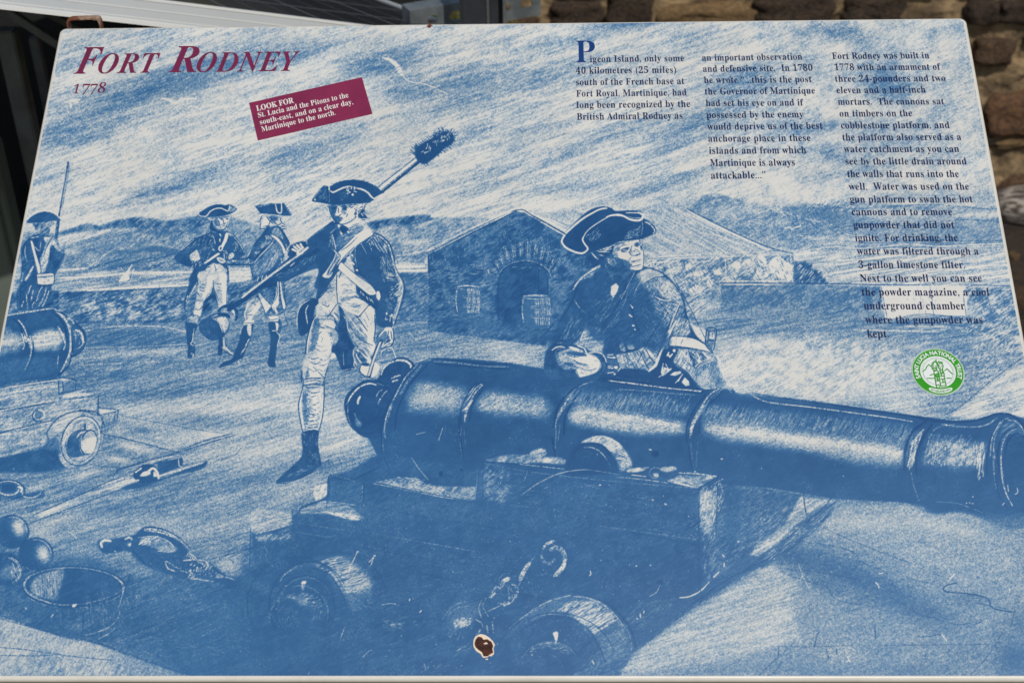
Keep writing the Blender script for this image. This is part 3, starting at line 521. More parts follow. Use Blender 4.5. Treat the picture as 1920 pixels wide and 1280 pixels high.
# hat
o(560, 320, 8)
f(1.08, "205,460 235,390 300,310 380,225 470,235 560,185 680,150 800,140 940,150 1060,185 1180,250 1265,320 1280,350 1200,400 1130,440 1000,480 850,510 700,525 540,520 430,500 320,480", .3, 1, 1, V2, .06)
l(-.35, 3, "480,305 520,325 600,290 680,255 760,235", 1, .05, 1, .5); l(-.35, 3.2, "880,265 960,285 1040,330 1090,390 1140,430", 1, .05, 1, .5); l(-.35, 3.6, "1140,420 1200,390 1270,350", 1, .05); l(-.3, 1.3, "760,235 880,260", .8, .2)
l(-.35, 2.6, "460,240 462,290", 1, .05); l(-.1, 1, "462,300 465,500|210,470 300,482 430,510|235,420 330,290 440,220", .7, .35); b(-.4, 245, 432, 12, 12, 0, 1, 2)
b(-.5, 810, 358, 17, 17, 0, 1, 3); l(-.35, 1.7, "740,255 725,285|790,240 795,275|840,245 838,285 850,265|725,300 770,320|730,345 775,325|835,310 870,320|760,270 745,300", 1, .05)
h(.3, .9, "300,320 430,240 440,480 300,460", -60, 40, 60, .35); h(.3, .9, "600,330 700,300 780,420 640,460", -50, 30, 40, .3)
h(1.1, 1, "460,210 560,165 800,130 1000,150 1180,240 1160,240 1000,170 800,150 560,190", -60, 70, 22, .7, .2)
# face
f(-.15, "470,520 560,520 880,500 980,540 940,600 880,660 860,720 760,780 700,805 640,790 560,750 510,690 470,620", .3, 1)
f(.93, "475,520 580,525 590,560 575,640 560,675 600,690 620,720 640,750 600,790 540,760 500,700 472,620", .4, 1, 1, V2, .12); f(.93, "580,515 760,510 860,500 870,520 760,530 640,540", .3, .9)
f(.45, "640,590 700,570 730,620 710,660 650,650", .6, .85, 1, V2, .5); f(.8, "600,690 660,700 640,760 580,760", .6, .6)
f(1.15, "505,555 550,560 545,580 510,585|650,550 720,548 725,575 690,580 660,572", .2, .95); l(1.25, 1.8, "640,545 690,535 745,555|655,580 720,585|500,560 560,555", 1, 0); b(1.2, 690, 562, 12, 10, 0, 1, 2)
l(-.45, 2, "590,545 575,620 558,665 590,680 640,650", 1, 0); l(1.2, 1.5, "600,560 600,630|560,680 600,685 640,655|590,705 640,712 665,725|600,745 640,740|740,650 720,690", 1, 0)
l(-.35, 2, "465,600 480,650 510,710 540,770", 1, .05); l(1.25, 1.6, "460,530 470,620 520,720 560,770 640,805 720,790 800,750 870,690", 1, 0); h(.8, .9, "690,720 820,640 840,700 700,790", -35, 14, 30, .4)
l(-.3, 2, "420,540 430,580 455,600|430,600 460,630", .8, .2); l(1.1, 1.2, "410,550 440,600|430,530 460,560", .9, .1)
for s in ("790,545 850,540 880,560", "840,570 880,600 860,640", "860,600 840,660 870,640", "880,520 940,540 960,500", "900,570 960,540", "870,650 850,700", "760,540 800,560"): l(1.2, 1.7, s, 1, .05)
l(-.3, 2.4, "820,530 870,540 920,530|900,560 950,520|880,620 910,610|870,680 900,640", .9, .1)
f(1.1, "900,600 960,580 990,610 970,640 1020,700 960,720 900,700 890,660", .3, 1); l(1.2, 1.6, "960,560 970,600 1000,640|980,650 1030,710 980,700|940,690 950,730 1000,740|1000,600 970,620", 1, .05); l(-.2, 1.3, "940,640 970,680|920,720 950,730|930,600 900,640", .9, .1)
l(1.2, 2, "960,490 1050,470 1130,440|980,590 1000,520 1080,470", .9, .2)
# ---- legs, waistcoat skirts
o(480, 320, 4)
f(.16, "600,780 640,760 720,840 760,930 840,1000 890,1040 890,1200 880,1290 860,1400 800,1380 760,1290 700,1100 640,1010 600,1080 580,1300 440,1330 390,1280 420,1160 450,1080 470,960 560,860", .4, 1, 1, V2, .12)
f(-.25, "620,800 720,850 740,930 650,960|780,1040 860,1030 880,1120 870,1250 830,1280 800,1100|500,1290 560,1230 610,1260 600,1400 480,1400", 1.2, .7)
h(.95, 1, "590,800 600,960 510,900 560,850", -15, 26, 36, .7); h(.95, 1.1, "630,820 740,860 760,960 640,960", -5, 34, 34, .65); l(1.2, 1.8, "607,780 606,880 615,995|560,860 500,930 460,970|625,800 640,760", 1, .05); l(-.4, 1.6, "614,800 614,900 622,990", .9, .1)
l(1.2, 3.4, "620,990 700,1050 780,1090 850,1010 830,980 740,940", .8, .1, 1, .6); f(-.35, "650,970 740,955 800,990 780,1040 700,1030|640,1000 700,1040 780,1080 740,1080 660,1030|500,1010 560,1000 600,1010 560,1070 510,1040", .6, .95); f(.85, "640,960 760,935 740,955 660,985|700,1010 800,1000 760,1025", .8, .7)
l(1.2, 1.6, "500,1000 540,1020 550,1000|540,1100 600,1010 620,1000|470,990 440,1020", 1, .05)
for k in range(7): l(-.3, 1.6, f"{450+k*10},{1020+k*7} {462+k*12},{1048+k*5}", .9, .1); l(1.2, .9, f"{456+k*10},{1024+k*7} {470+k*11},{1050+k*5}", .9, .1)
# sword hanger, cartridge box
f(1.1, "770,880 800,900 880,960 920,1000 900,1040 850,1000 790,930", .4, 1); l(-.3, 1.5, "785,905 790,920|830,945 840,965|850,955 862,975|800,920 810,935|865,965 880,990", .95, .1)
f(1.1, "320,1060 345,1000 400,960 450,960 470,980 440,1040 430,1120 400,1200 350,1240 325,1220 312,1120", .4, 1); l(-.3, 1.6, "310,1170 312,1080 340,1010 405,965", .9, .15); l(-.35, 1.8, "392,1010 375,1050 380,1100 388,1145", .95, .1)
# coat tail between the legs, thigh modelling (8x tile)
o(540, 560, 8)
f(1.05, "760,100 830,180 880,330 900,480 960,620 1020,700 980,760 1000,900 1030,1030 830,1085 740,900 700,820 640,800 660,700 740,640 750,540 700,440 780,320", .6, 1, 1, V2, .15); l(-.2, 1.6, "835,800 830,880 840,990|800,1080 1020,1040|840,260 880,330", .7, .4)
f(.8, "440,260 640,270 700,320 740,440 770,470 720,300 660,230 560,250|400,300 360,520 350,700 330,780 400,800 430,680 470,520 470,300", 1, .9, 1, V2, .3)
f(.35, "480,420 640,460 740,500 745,620 690,700 640,560", 1, .8); f(-.35, "490,500 560,490 640,560 660,700 620,800 500,790 430,700 470,580", 1, .95); l(-.4, 4, "480,470 560,465 640,490", 1, .05); l(-.35, 3.6, "540,370 620,400 690,430|560,350 660,370|680,230 740,310", .95, .15)
l(1.2, 1.6, "550,400 620,430 700,460|640,500 650,550 620,560|480,420 540,440|700,210 760,280|690,290 730,380 770,460|640,300 690,330 740,400|400,330 420,380|470,520 500,500", .95, .1)
l(-.35, 2.4, "440,250 380,330 330,500 300,640 290,790 280,900", .95, .1); l(1.25, 2.4, "420,250 360,350 310,520 280,660 270,800 260,920 210,1120", 1, .05)
f(.82, "350,830 460,820 480,870 430,900 360,920 340,980 300,980 300,880|300,1000 380,1010 340,1060 340,1150 400,1180 340,1200 270,1140 280,1060", 1, .9, 1, V2, .4)
f(-.3, "460,800 600,800 600,900 560,1000 560,1100 500,1160 440,1080 400,1000 480,940 460,880|330,1040 400,1030 470,1130 440,1170 370,1150", 1, .85)
l(-.35, 2.6, "300,850 380,810|360,890 440,880|370,980 480,930 600,900|400,780 440,740", .95, .1); l(1.2, 1.5, "350,820 420,790 480,800|360,930 420,920|400,1020 470,1120 540,1200|440,1000 560,940|460,870 500,860|480,770 520,775|300,1000 360,990", .95, .05)
l(-.3, 2.4, "290,930 310,990 260,1060 230,1180 290,1270", .95, .1); l(1.25, 1.8, "620,860 600,1000 570,1120 550,1200", 1, .1); l(1.2, 2.4, "260,920 240,1040 200,1180 220,1280", 1, .1)
# his left leg (right in the picture)
f(-.3, "1180,110 1260,150 1300,240 1310,440 1280,620 1310,700 1290,800 1230,780 1160,640 1180,560 1180,420 1120,260 1040,260", .8, .95); f(.55, "860,190 1000,260 1100,380 1190,560 1170,660 1000,560 900,440 890,340", 1, .9, 1, V2, .3)
f(.5, "900,470 1000,560 1160,680 1230,860 1100,800 1000,700 930,580", 1, .85, 1, V2, .3)
l(1.2, 1.8, "900,350 960,460 1060,590 1200,670 1270,700|1030,260 1100,350 1190,480|1020,700 1120,800 1200,880 1260,930|1000,240 1060,270 1210,100", .95, .05); l(-.35, 3.4, "1080,390 1120,440 1190,540", .95, .1); l(-.3, 1.8, "900,260 980,360 1060,470 1180,590|1100,680 1200,740 1290,800|890,360 900,440 960,560|1060,740 1140,760 1220,860", .9, .15)
f(-.35, "1130,850 1170,860 1240,900 1260,960 1220,1010 1180,960 1190,920|1100,1010 1200,1010 1230,1040 1210,1130 1150,1140 1090,1090|1290,960 1370,1000 1360,1090 1270,1180 1250,1160 1280,1040", .4, 1, 1, V2, .2)
f(1.0, "1050,780 1130,860 1180,960 1090,980 1040,880", .6, .85, 1, V2, .3); l(-.35, 3, "1020,830 1050,900 1100,960|1040,770 1060,790", .95, .1); l(-.3, 1.8, "985,770 980,850 1000,920 990,1000 1020,1020|1010,940 1030,1000", .9, .1); f(1.15, "1100,980 1200,960 1230,1000 1160,1010", .5, .9)
l(1.25, 2, "1300,240 1310,440 1290,640|1090,1010 1080,1090 1150,1160 1270,1190|1030,780 1010,860 1060,940", .95, .1)
# hand holding the cord
f(.75, "1330,560 1400,480 1480,430 1570,450 1580,640 1540,700 1400,740 1340,650", .5, 1, 1, V2, .3); f(-.35, "1470,430 1560,440 1575,520 1570,640 1540,660 1520,560 1490,560 1480,620 1400,730 1430,660 1470,600 1490,500 1440,480", .4, 1, 1); l(-.35, 2.4, "1370,560 1420,500 1460,460|1420,720 1500,670 1570,640|1490,710 1540,690", .95, .05); l(1.25, 1.6, "1510,480 1495,560 1440,660|1545,490 1560,600|1570,450 1590,560 1570,680 1480,730 1400,760|1330,590 1380,520|1480,640 1540,620", 1, 0)
l(1.2, 7, "1400,640 1340,740 1300,860 1260,1000 1215,1150", 1, 0, 1, 0)
for k in range(20):
    t = k/19; x = 1385-170*t-8*math.sin(t*3); y = 655+490*t
    l(-.45, 2.1, f"{x-12},{y+7} {x+12},{y-6}", 1, 0, 1, 0)
l(-.3, 1.6, "1560,730 1590,800 1620,890|1480,740 1410,790 1395,870|1560,730 1500,735", .9, .1); l(1.1, 1.2, "1680,660 1670,730 1640,780|1430,780 1400,850", .8, .2)
l(-.3, 1.8, "1280,960 1380,970", .9, .1)
# lower right leg, gaiter and shoe
o(480, 640, 4)
f(.2, "370,100 560,60 540,180 510,270 510,400 500,540 470,660 360,680 350,560 320,500 350,400 350,290", .4, 1, 1, V2, .2)
f(.85, "380,350 400,370 380,480 400,560 370,640 355,560 345,450|390,190 400,260 370,280|350,330 500,300 505,330 400,350", 1, .8, 1, V2, .3); f(-.3, "420,380 490,380 480,500 450,560 440,650 400,640 410,540 430,480|400,170 440,190 480,260 410,260|480,60 560,40 530,170 500,240 450,180", 1, .7)
l(1.1, 1.1, "350,290 400,280 500,270|360,340 430,350 510,330|400,390 460,385|400,490 450,520|370,560 440,540|360,620 440,600|365,660 450,640|380,420 410,440|430,190 510,270|400,500 430,560|360,360 350,450|390,600 430,590|400,640 440,630|410,300 480,300", .95, .05)
l(-.35, 2.2, "350,350 335,450 340,540 360,650|380,380 480,370|385,420 460,410|370,680 460,660|400,310 490,285|505,400 495,540 470,640", .95, .1)
l(1.25, 2, "350,270 355,330 320,470 330,580 350,680|510,270 512,400 500,560 470,680", 1, .1)
f(1.08, "350,680 465,665 465,760 480,860 492,920 470,940 400,1000 250,1060 170,1065 150,1050 220,980 320,890 350,830 345,760", .4, 1, 1, V2, .12)
h(.15, 1, "400,820 470,850 470,920 390,900", -45, 24, 30, .5); h(.1, 1, "220,1010 400,920 440,930 300,1030", -30, 30, 40, .4, .35); l(-.1, 1.4, "330,780 328,860|180,1060 300,1045 420,990|350,690 380,700", .7, .35); h(.2, 1, "355,690 460,680 460,780 360,780", 85, 24, 20, .45)
b(.9, 500, 945, 90, 25, -10, .6)
# ---- cannon and truck carriage on the left
o(0, 320, 4)
f(1.0, "-200,1090 60,1080 200,1060 380,1035 440,1060 490,1120 530,1220 540,1340 500,1460 430,1580 330,1610 0,1650 -300,1640", 1, 1, 1, V2, .1)
o(0, 640, 4)
f(.45, "-300,-60 30,-100 100,-70 150,-60 170,0 160,60 60,90 -300,140|250,-60 420,-90 450,-20 440,60 330,70 250,60", 3, .6, 1, V2, .3)
o(0, 320, 4)
f(.15, "240,1240 300,1215 440,1200 470,1260 460,1300 350,1320 250,1330|-100,1260 60,1230 150,1240 160,1300 0,1320 -200,1330", 4, .85, 1, S8, .5)
h(-.1, 1.2, "240,1230 460,1200 470,1290 250,1320", -8, 60, 60, .6); h(1, 1.2, "240,1150 440,1120 460,1210 240,1240", -50, 40, 40, .5)
l(-.2, 2.4, "60,1085 200,1062 380,1035 430,1050 470,1100", .95, .2); l(-.25, 4, "415,1045 470,1090 510,1150 530,1220 535,1290", .9, .15); l(-.3, 2.4, "140,1120 180,1170 205,1240 220,1300", .9, .25); l(-.3, 3.4, "175,1220 200,1280|440,1170 470,1230 490,1290", .9, .2); l(1.2, 2.4, "400,1060 450,1110 490,1180 510,1290|100,1110 150,1160 180,1240|395,1040 500,1090 560,1160", .95, .1)
l(1.15, 6, "530,1110 570,1150 620,1200 640,1260 620,1330 570,1380 540,1390", .9, .1); f(.95, "540,1160 600,1180 635,1250 625,1330 570,1380 535,1340", .5, 1); l(-.3, 4, "510,1105 540,1120 555,1145", 1, .15); l(-.3, 3.6, "570,1195 600,1205 620,1240 625,1290", .95, .15); h(-.2, 1, "550,1190 610,1200 620,1280 570,1320", 70, 24, 22, .7)
o(0, 640, 4)
l(-.2, 2.4, "165,-60 185,20 175,60|225,-40 240,40 225,130 190,210|480,-60 490,20 480,60", .85, .3); l(-.3, 4.5, "200,-40 225,10 235,50", .9, .2); l(-.3, 3.6, "530,-40 530,60 505,140 460,225", .9, .25); l(1.15, 3, "545,0 545,80 510,190 440,250|250,0 250,100 200,220", .9, .1); l(-.2, 1.6, "560,60 600,45 640,0|440,110 430,200", .8, .3)
f(.85, "0,150 200,120 420,130 450,220 330,260 0,320 -300,350 -300,150", 4, .5)
# carriage boards
f(.42, "-300,375 0,340 200,300 430,275 560,290 570,360 700,400 730,430 735,560 400,640 330,780 100,850 0,870 -300,900", .8, 1, 0, V2, .3)
texmod("-300,375 0,340 430,275 560,290 700,400 735,560 400,640 330,780 0,870 -300,900", S8, .35)
f(.1, "470,420 520,385 700,395 560,420", 1, .9, 1, S8, .4); f(.75, "480,310 560,295 560,360 480,385", .5, .9, 0); f(.12, "430,268 545,288 480,298", .5, .9, 0)
l(1.15, 2.4, "-200,378 0,345 200,310 420,280 470,272 565,290 565,370|-200,395 0,360 420,300|470,300 475,370 450,430|480,385 570,368|-200,560 0,510 300,470 700,405|-200,590 0,525 400,460|-200,740 0,685 400,590|-200,765 0,695 350,615|740,410 735,555|-200,900 0,880 260,820|440,300 445,400", .9, .2)
l(-.2, 2.4, "-100,380 200,325 420,290|-200,575 100,500 400,450 640,430|-200,760 100,670 380,605|0,400 180,370 420,335", .75, .35); l(1.0, 1.2, "0,420 180,380 420,340|180,360 180,400", .7, .3)
h(.85, 1, "-200,780 300,690 330,760 0,860 -200,880", -20, 120, 70, .5); h(.85, 1, "-200,440 440,380 600,420 0,500", -10, 60, 60, .4)
ring(1.1, 3, 290, 555, 42, 46, 20, 20, 360, .9, .15); f(.8, "265,520 300,505 320,530 300,590 270,590 255,560", 1, .8); l(-.3, 3, "290,510 325,525 335,555 310,580 275,585", .9, .2); l(-.2, 2, "265,530 255,560 270,580", .8, .3)
f(1.02, "-300,900 0,880 120,850 300,800 380,780 480,900 480,960 300,985 80,985 -300,960", 2.5, .95, 1, V2, .12)
# wheel
f(.3, "370,740 360,690 400,610 480,550 580,530 700,570 760,620 770,720 740,820 650,900 540,940 480,930 440,860 420,800", .6, .95, 1, V2, .3)
f(.12, "430,600 500,560 560,545 620,560 540,610 500,660 480,690 420,680", 1.5, .8, 1, S17, .5); h(.95, 1, "390,690 500,660 450,800 420,790", 10, 50, 40, .6)
f(.95, "340,780 370,720 440,740 450,830 420,900 380,900", 2, .8, 1, V2, .3)
ring(1.1, 2.4, 610, 745, 145, 190, 18, 0, 360, .9, .15); ring(-.2, 2.4, 612, 742, 132, 176, 18, 150, 330, .8, .25); ring(1.05, 1.6, 615, 745, 116, 158, 18, 0, 360, .8, .25)
l(1.15, 2.6, "370,740 355,680 420,590 500,540 620,520 720,550|600,510 740,540 790,640", .9, .2)
f(.98, "500,790 520,720 570,680 640,660 600,740 610,830 640,850 560,870 510,850", 1, .95, 1, V2, .15); l(1.15, 2, "510,800 520,720 580,670 660,660", .9, .2); l(-.2, 3, "580,720 600,690 640,675", .9, .3)
ring(1.1, 2.6, 668, 755, 58, 92, 14, 0, 360, 1, .1); f(.02, "640,730 720,710 725,760 700,830 660,840 625,810 620,760", 1, .95, 1, V2, .3); f(.35, "620,740 650,700 700,680 720,710 650,730", 1, .8); l(-.3, 1.6, "615,720 612,790 640,835", .9, .2)
l(-.3, 1.8, "650,625 650,655 670,655", .9, .1); f(1.0, "633,620 648,620 645,665 632,665", 0, 1); h(.9, 1, "450,830 500,690 560,640 480,720 460,860", -55, 60, 40, .7); h(-.2, 1, "450,800 520,640 560,610 480,780", -55, 40, 40, .7)
l(1.1, 2, "735,495 890,515 740,555|890,515 860,690|865,530 845,690|775,560 770,690 860,690", .9, .2); f(.0, "745,505 860,518 760,545", .5, .8, 0); h(.9, 1.2, "760,560 880,530 850,690 780,690", -80, 40, 50, .5)
# boards on the ground, handspike
f(.12, "900,560 1740,690 1320,830 800,700", 3, .5, 0); b(.85, 1050, 660, 120, 26, 5, .7); b(.8, 950, 620, 60, 20, 0, .5); b(.7, 1150, 740, 160, 16, 14, .5); b(.0, 1560, 690, 90, 24, 0, .8)
l(1.1, 2.6, "800,700 900,720 1100,770 1320,830|1320,830 1520,750 1740,690|1100,890 1300,840 1500,780 1760,700|900,960 1100,890 1330,845", .9, .25); l(1.05, 1.4, "900,555 1200,610 1500,665 1700,690|770,840 900,860 1100,890|700,925 800,940 900,945|1810,800 1760,850 1620,890", .8, .35)
b(.0, 1000, 790, 160, 30, 12, .85); b(.05, 880, 880, 120, 26, 10, .8); b(.1, 640, 990, 130, 22, -12, .9); b(.25, 300, 1080, 180, 30, -20, .6)
f(.55, "-200,1330 300,1200 700,1080 900,1000 1100,900 1370,870 1370,910 1540,900 1550,920 1500,965 1200,1040 900,1110 600,1200 200,1340", 1.5, .9, 0, S17, .5)
f(-.1, "300,1290 500,1200 800,1090 1000,1020 1060,1040 900,1090 640,1160 480,1240 300,1320", 2.5, .8, 1, S17, .3)
f(1.02, "1180,910 1370,870 1370,930 1340,945 1190,1000", .5, 1, 0, V2, .1); f(1.0, "1000,1060 1200,1030 1400,950 1545,895 1550,925 1490,965 1300,1010 1080,1090 900,1110", .8, 1); l(-.1, 4, "1200,1010 1330,970 1450,930 1530,905", .85, .3)
f(1.1, "1000,1000 1060,930 1130,920 1180,950 1190,1020 1150,1050 1050,1060", .5, 1); l(-.4, 4.4, "1075,990 1110,975 1150,950 1180,980 1190,1025", 1, .05); f(-.1, "1050,1010 1080,975 1130,975 1120,1000 1080,1010|1150,1010 1160,970 1180,1010", .3, .9); l(-.2, 3, "990,1040 1040,1040|1020,980 1060,950", .9, .2); l(-.3, 1.6, "1340,880 1345,930 1365,940", 1, .1)
l(1.15, 2.4, "250,1300 600,1150 800,1060 1000,1000|850,1020 880,970 920,950 1000,930 1100,900|880,950 880,990|200,1370 500,1260 900,1110", .9, .2); l(-.2, 3, "1000,990 900,1030 760,1080|1140,900 1340,850", .8, .35)
# chain end at far left
o(0, 640, 4)
f(.95, "-100,1040 60,1040 180,1080 190,1140 320,1110 330,1170 200,1180 60,1180 -100,1190", 2, .8, 1, V2, .2)
ring(-.3, 2.6, 60, 1100, 82, 50, 6, 0, 170, .9, .2); ring(-.3, 2.4, 70, 1095, 90, 50, 6, 200, 350, .9, .3); f(1.1, "20,1080 100,1070 120,1110 60,1130 20,1120", .5, 1); l(-.3, 4, "140,1090 165,1100 160,1125", 1, .1); ring(-.1, 2.2, 240, 1130, 72, 40, -10, 20, 200, .8, .3); ring(-.1, 2, 270, 1120, 50, 34, -10, 230, 360, .8, .3); l(1.15, 2.5, "0,1045 100,1040 180,1090 180,1150 100,1185", .9, .1)
# ---- lower left: shot, bucket, rope, block
o(0, 960, 4)
f(.88, "-400,300 0,260 150,300 240,320 400,340 700,350 960,480 1200,460 1300,480 1500,500 1700,500 1900,200 2100,-40 3200,-200 3300,1300 1560,1240 1200,1130 900,1020 700,960 500,930 300,880 0,770 -400,700", 6, .95, 1, V2, .2)
f(.3, "-400,760 0,780 200,850 400,910 700,980 1000,1080 1300,1200 1420,1260 -400,1300", 2, 1, 1, V1, .3); texmod("-400,760 0,780 400,910 700,980 1000,1080 1420,1260 -400,1300", S70, .3)
l(1.1, 5, "-100,750 0,775 250,855 500,935 700,970 950,1060 1150,1130 1400,1210", .9, .35); l(1.05, 2, "-100,1000 0,1010 200,1030 400,1060 600,1085 850,1110|0,1072 300,1075 450,1062|-100,765 300,880 600,960", .9, .25); b(.7, 350, 1240, 400, 40, 0, .4); b(.1, 400, 1010, 200, 50, 10, .6); b(.12, 60, 850, 120, 50, 10, .5)
b(.15, 420, 70, 160, 40, -18, .8); b(.1, 300, 140, 90, 50, 0, .7); b(.3, 620, 60, 200, 60, 0, .6); b(.35, 900, 60, 200, 50, -6, .5); b(.6, 700, 250, 100, 60, 0, .6); b(.7, 560, 330, 120, 40, 0, .6)
b(.3, 1500, 150, 200, 50, -8, .6); b(.35, 1300, 60, 200, 60, -12, .6); b(.2, 1720, 400, 90, 60, 30, .8)
h(.9, 1.2, "1600,350 1900,180 1900,280 1620,390", -30, 40, 120, .6); h(.1, 1, "1620,340 1880,290 1860,500 1700,460", -30, 40, 50, .5); l(1.1, 3, "1580,355 1700,320 1900,265|1720,350 1750,375 1740,365", .8, .3)
for cx, cy, r, hx, hy in [(90, 150, 128, 140, 110), (270, 320, 130, 325, 310), (40, 430, 120, 60, 430)]:
    f(1.02, ' '.join(f"{cx+r*math.cos(t):.0f},{cy+r*.97*math.sin(t):.0f}" for t in np.linspace(0, 6.28, 14)[:-1]), .8, 1); ring(1.2, 3, cx, cy, r, r, 0, 200, 380, .8, .15)
    if r != 120: b(-.1, hx, hy, 48, 66, -20, .9, 1.3); ring(-.1, 2, cx, cy, r-14, r-14, 0, 260, 360, .8, .35)
f(.55, "40,400 90,390 120,430 100,490 40,500 0,470", 3, .7, 1); ring(-.1, 5, 50, 440, 104, 100, 0, -80, 60, .7, .4); h(-.1, 1, "90,380 150,400 150,480 80,510", 70, 40, 40, .6)
ring(-.1, 1.6, 270, 322, 112, 118, 0, 60, 130, .6, .4)
# bucket
f(.9, "180,560 940,560 930,640 900,760 840,850 760,920 600,940 400,900 260,860 200,700", 1, .9, 1, V2, .15)
f(.98, ' '.join(f"{560+385*math.cos(t):.0f},{555+150*math.sin(t):.0f}" for t in np.linspace(0, 6.28, 18)[:-1]), .8, 1, 1, V2, .1)
f(.35, "225,560 280,480 350,450 420,430 480,420 470,500 440,600 420,660 300,640 240,610", 2, .85, 1, V2, .3); h(.95, 1.6, "280,470 480,420 440,650 280,630", 84, 30, 90, .6); h(-.1, 1, "230,560 420,430 430,640 260,620", 84, 60, 50, .5)
for rx, ry, tn, w, t0, t1, aa in [(372, 140, 0, 1.6, 150, 420, .7), (386, 152, 1.15, 3, 0, 360, .8), (352, 128, 1.15, 2.4, 0, 360, .7), (380, 148, -.1, 2.4, 120, 215, .8), (366, 138, -.1, 3.6, -35, 10, .7)]: ring(tn, w, 560, 555, rx, ry, 2, t0, t1, aa, .3)
l(-.1, 2, "200,600 300,650 420,690 560,690 700,670 850,620 920,575|210,640 330,690 500,715 650,710", .6, .4); l(1.2, 2.6, "200,620 320,680 500,715 650,700 800,660 930,600", .8, .15)
l(-.1, 2, "930,580 900,680 880,740|900,740 880,800 820,860 720,900 640,920|860,870 830,900 740,950", .8, .35); l(1.15, 2, "980,460 945,560 930,600", .9, .1); h(.4, 1.2, "420,720 900,620 860,800 600,900 440,860", 84, 90, 70, .45, .4); l(1.15, 1.8, "470,730 480,880|630,720 620,900|760,690 740,860|840,650 820,800", .7, .2)
f(-.5, "545,690 578,685 570,700 560,712 542,710", .2, 1, 0); l(-.3, 1.4, "190,715 200,725|400,765 385,785|530,150 575,195", .9, 0); ring(.1, 1.3, 1038, 633, 16, 12, 0, 0, 360, .8, .1); ring(1.15, 1.6, 1228, 955, 24, 22, 0, 60, 260, .6, 0); ring(.5, 1.2, 1228, 955, 24, 22, 0, -60, 60, .5, 0); b(.6, 1240, 960, 14, 10, 0, .5); b(-.5, 450, 1077, 6, 5, 0, 1, 2)
# block and rope
f(.98, "740,210 830,200 950,180 1020,160 1100,110 1200,125 1300,180 1400,260 1420,310 1500,350 1580,380 1700,470 1860,560 1700,540 1500,520 1380,500 1280,470 1100,410 1000,330 960,290 800,310 745,270", 1.5, 1, 1, V2, .12)
l(-.35, 5, "765,260 760,230 790,210 830,215", 1, .15); l(-.2, 4, "940,200 970,188 995,205", .9, .25); b(-.2, 970, 240, 18, 14, 0, .9); b(-.4, 862, 290, 6, 5, 0, 1)
f(.6, "1040,230 1080,190 1160,185 1240,210 1300,250 1320,290 1240,300 1160,270 1060,240", 1, .9, 1); h(-.1, 1.6, "1040,200 1180,185 1200,220 1060,245", -35, 24, 60, .8, .2); l(-.2, 2, "1040,190 1160,180 1260,215 1310,270 1280,295 1180,290", .8, .3); f(.35, "1200,250 1320,260 1310,295 1200,290", 2, .7)
l(-.25, 7, "1090,130 1160,135 1230,150 1300,180", .9, .3, 1, .5); l(-.1, 6, "1300,180 1370,220 1400,260", .6, .5); l(1.2, 2.4, "1020,180 1080,115 1200,120 1330,180 1430,270|1010,180 990,260 1040,330 1100,400", .9, .15)
for k in range(5): l(-.2, 1.6, f"{1400+k*14},{330+k*6} {1415+k*12},{305+k*8} {1440+k*8},{315+k*8}", .9, .15)
for k in range(9): l(-.1, 1.8, f"{1250+k*28},{370+k*16+rs.uniform(-8,8)} {1275+k*26},{385+k*14}", .85, .25); l(-.15, 1.6, f"{1480+k*12},{365+k*3} {1500+k*10},{380+k*6}", .7, .4)
l(-.2, 3, "1380,360 1460,355 1540,365 1560,400 1540,430|1240,370 1260,420 1310,440|1410,490 1500,505 1600,520|1430,430 1430,470|1480,410 1475,440", .8, .3); h(-.15, 1.3, "1300,400 1580,370 1640,480 1400,490", -50, 40, 14, .8, .2)
for k in range(6): l(-.2, 1.3, f"{1620+k*9},{490} {1632+k*9},{460+k*3}", .8, .15)
l(-.1, 1.8, "1660,480 1740,500 1840,550|1700,480 1800,520 1900,520|1780,580 1785,615|1820,580 1830,575", .7, .35)
h(.55, 1, "1000,540 1750,560 1700,800 1000,800", -22, 160, 110, .4, .45); h(.1, 1, "1000,560 1760,560 1700,860 1100,700", -22, 90, 40, .35, .5); l(.3, 1.4, "1475,848 1560,810 1700,745|1570,865 1655,848|960,560 1100,510 1240,490|1800,950 1850,925 1890,905", .8, .3); b(.65, 1100, 560, 160, 50, -15, .5)
# coil of rope on the ground
l(-.1, 3, "880,970 960,940 1060,905 1160,880 1280,880 1440,885|1150,890 1200,900 1310,895", .6, .45); l(.1, 1.6, "1000,960 1200,940 1400,900 1600,920 1700,950|1450,955 1500,950 1560,990 1610,1060 1600,1130|1560,980 1640,1050 1640,1100 1600,1150|1720,1010 1750,970|1740,1050 1780,1075", .7, .35)
for k in range(12): l(-.1, 1.6, f"{1060+k*22},{900-min(k,5)*4} {1075+k*22},{880-min(k,5)*3}", .75, .25)
h(.3, 1, "900,960 1700,930 1700,1150 1200,1120", 10, 80, 26, .4, .5); l(1.1, 4, "960,1010 1100,960 1300,930 1500,990 1580,1080 1500,1150", .5, .2)
l(.2, 1.2, "1380,720 1385,750|1300,800 1305,830", .8, 0); b(-.3, 1520, 775, 6, 4, 0, 1)
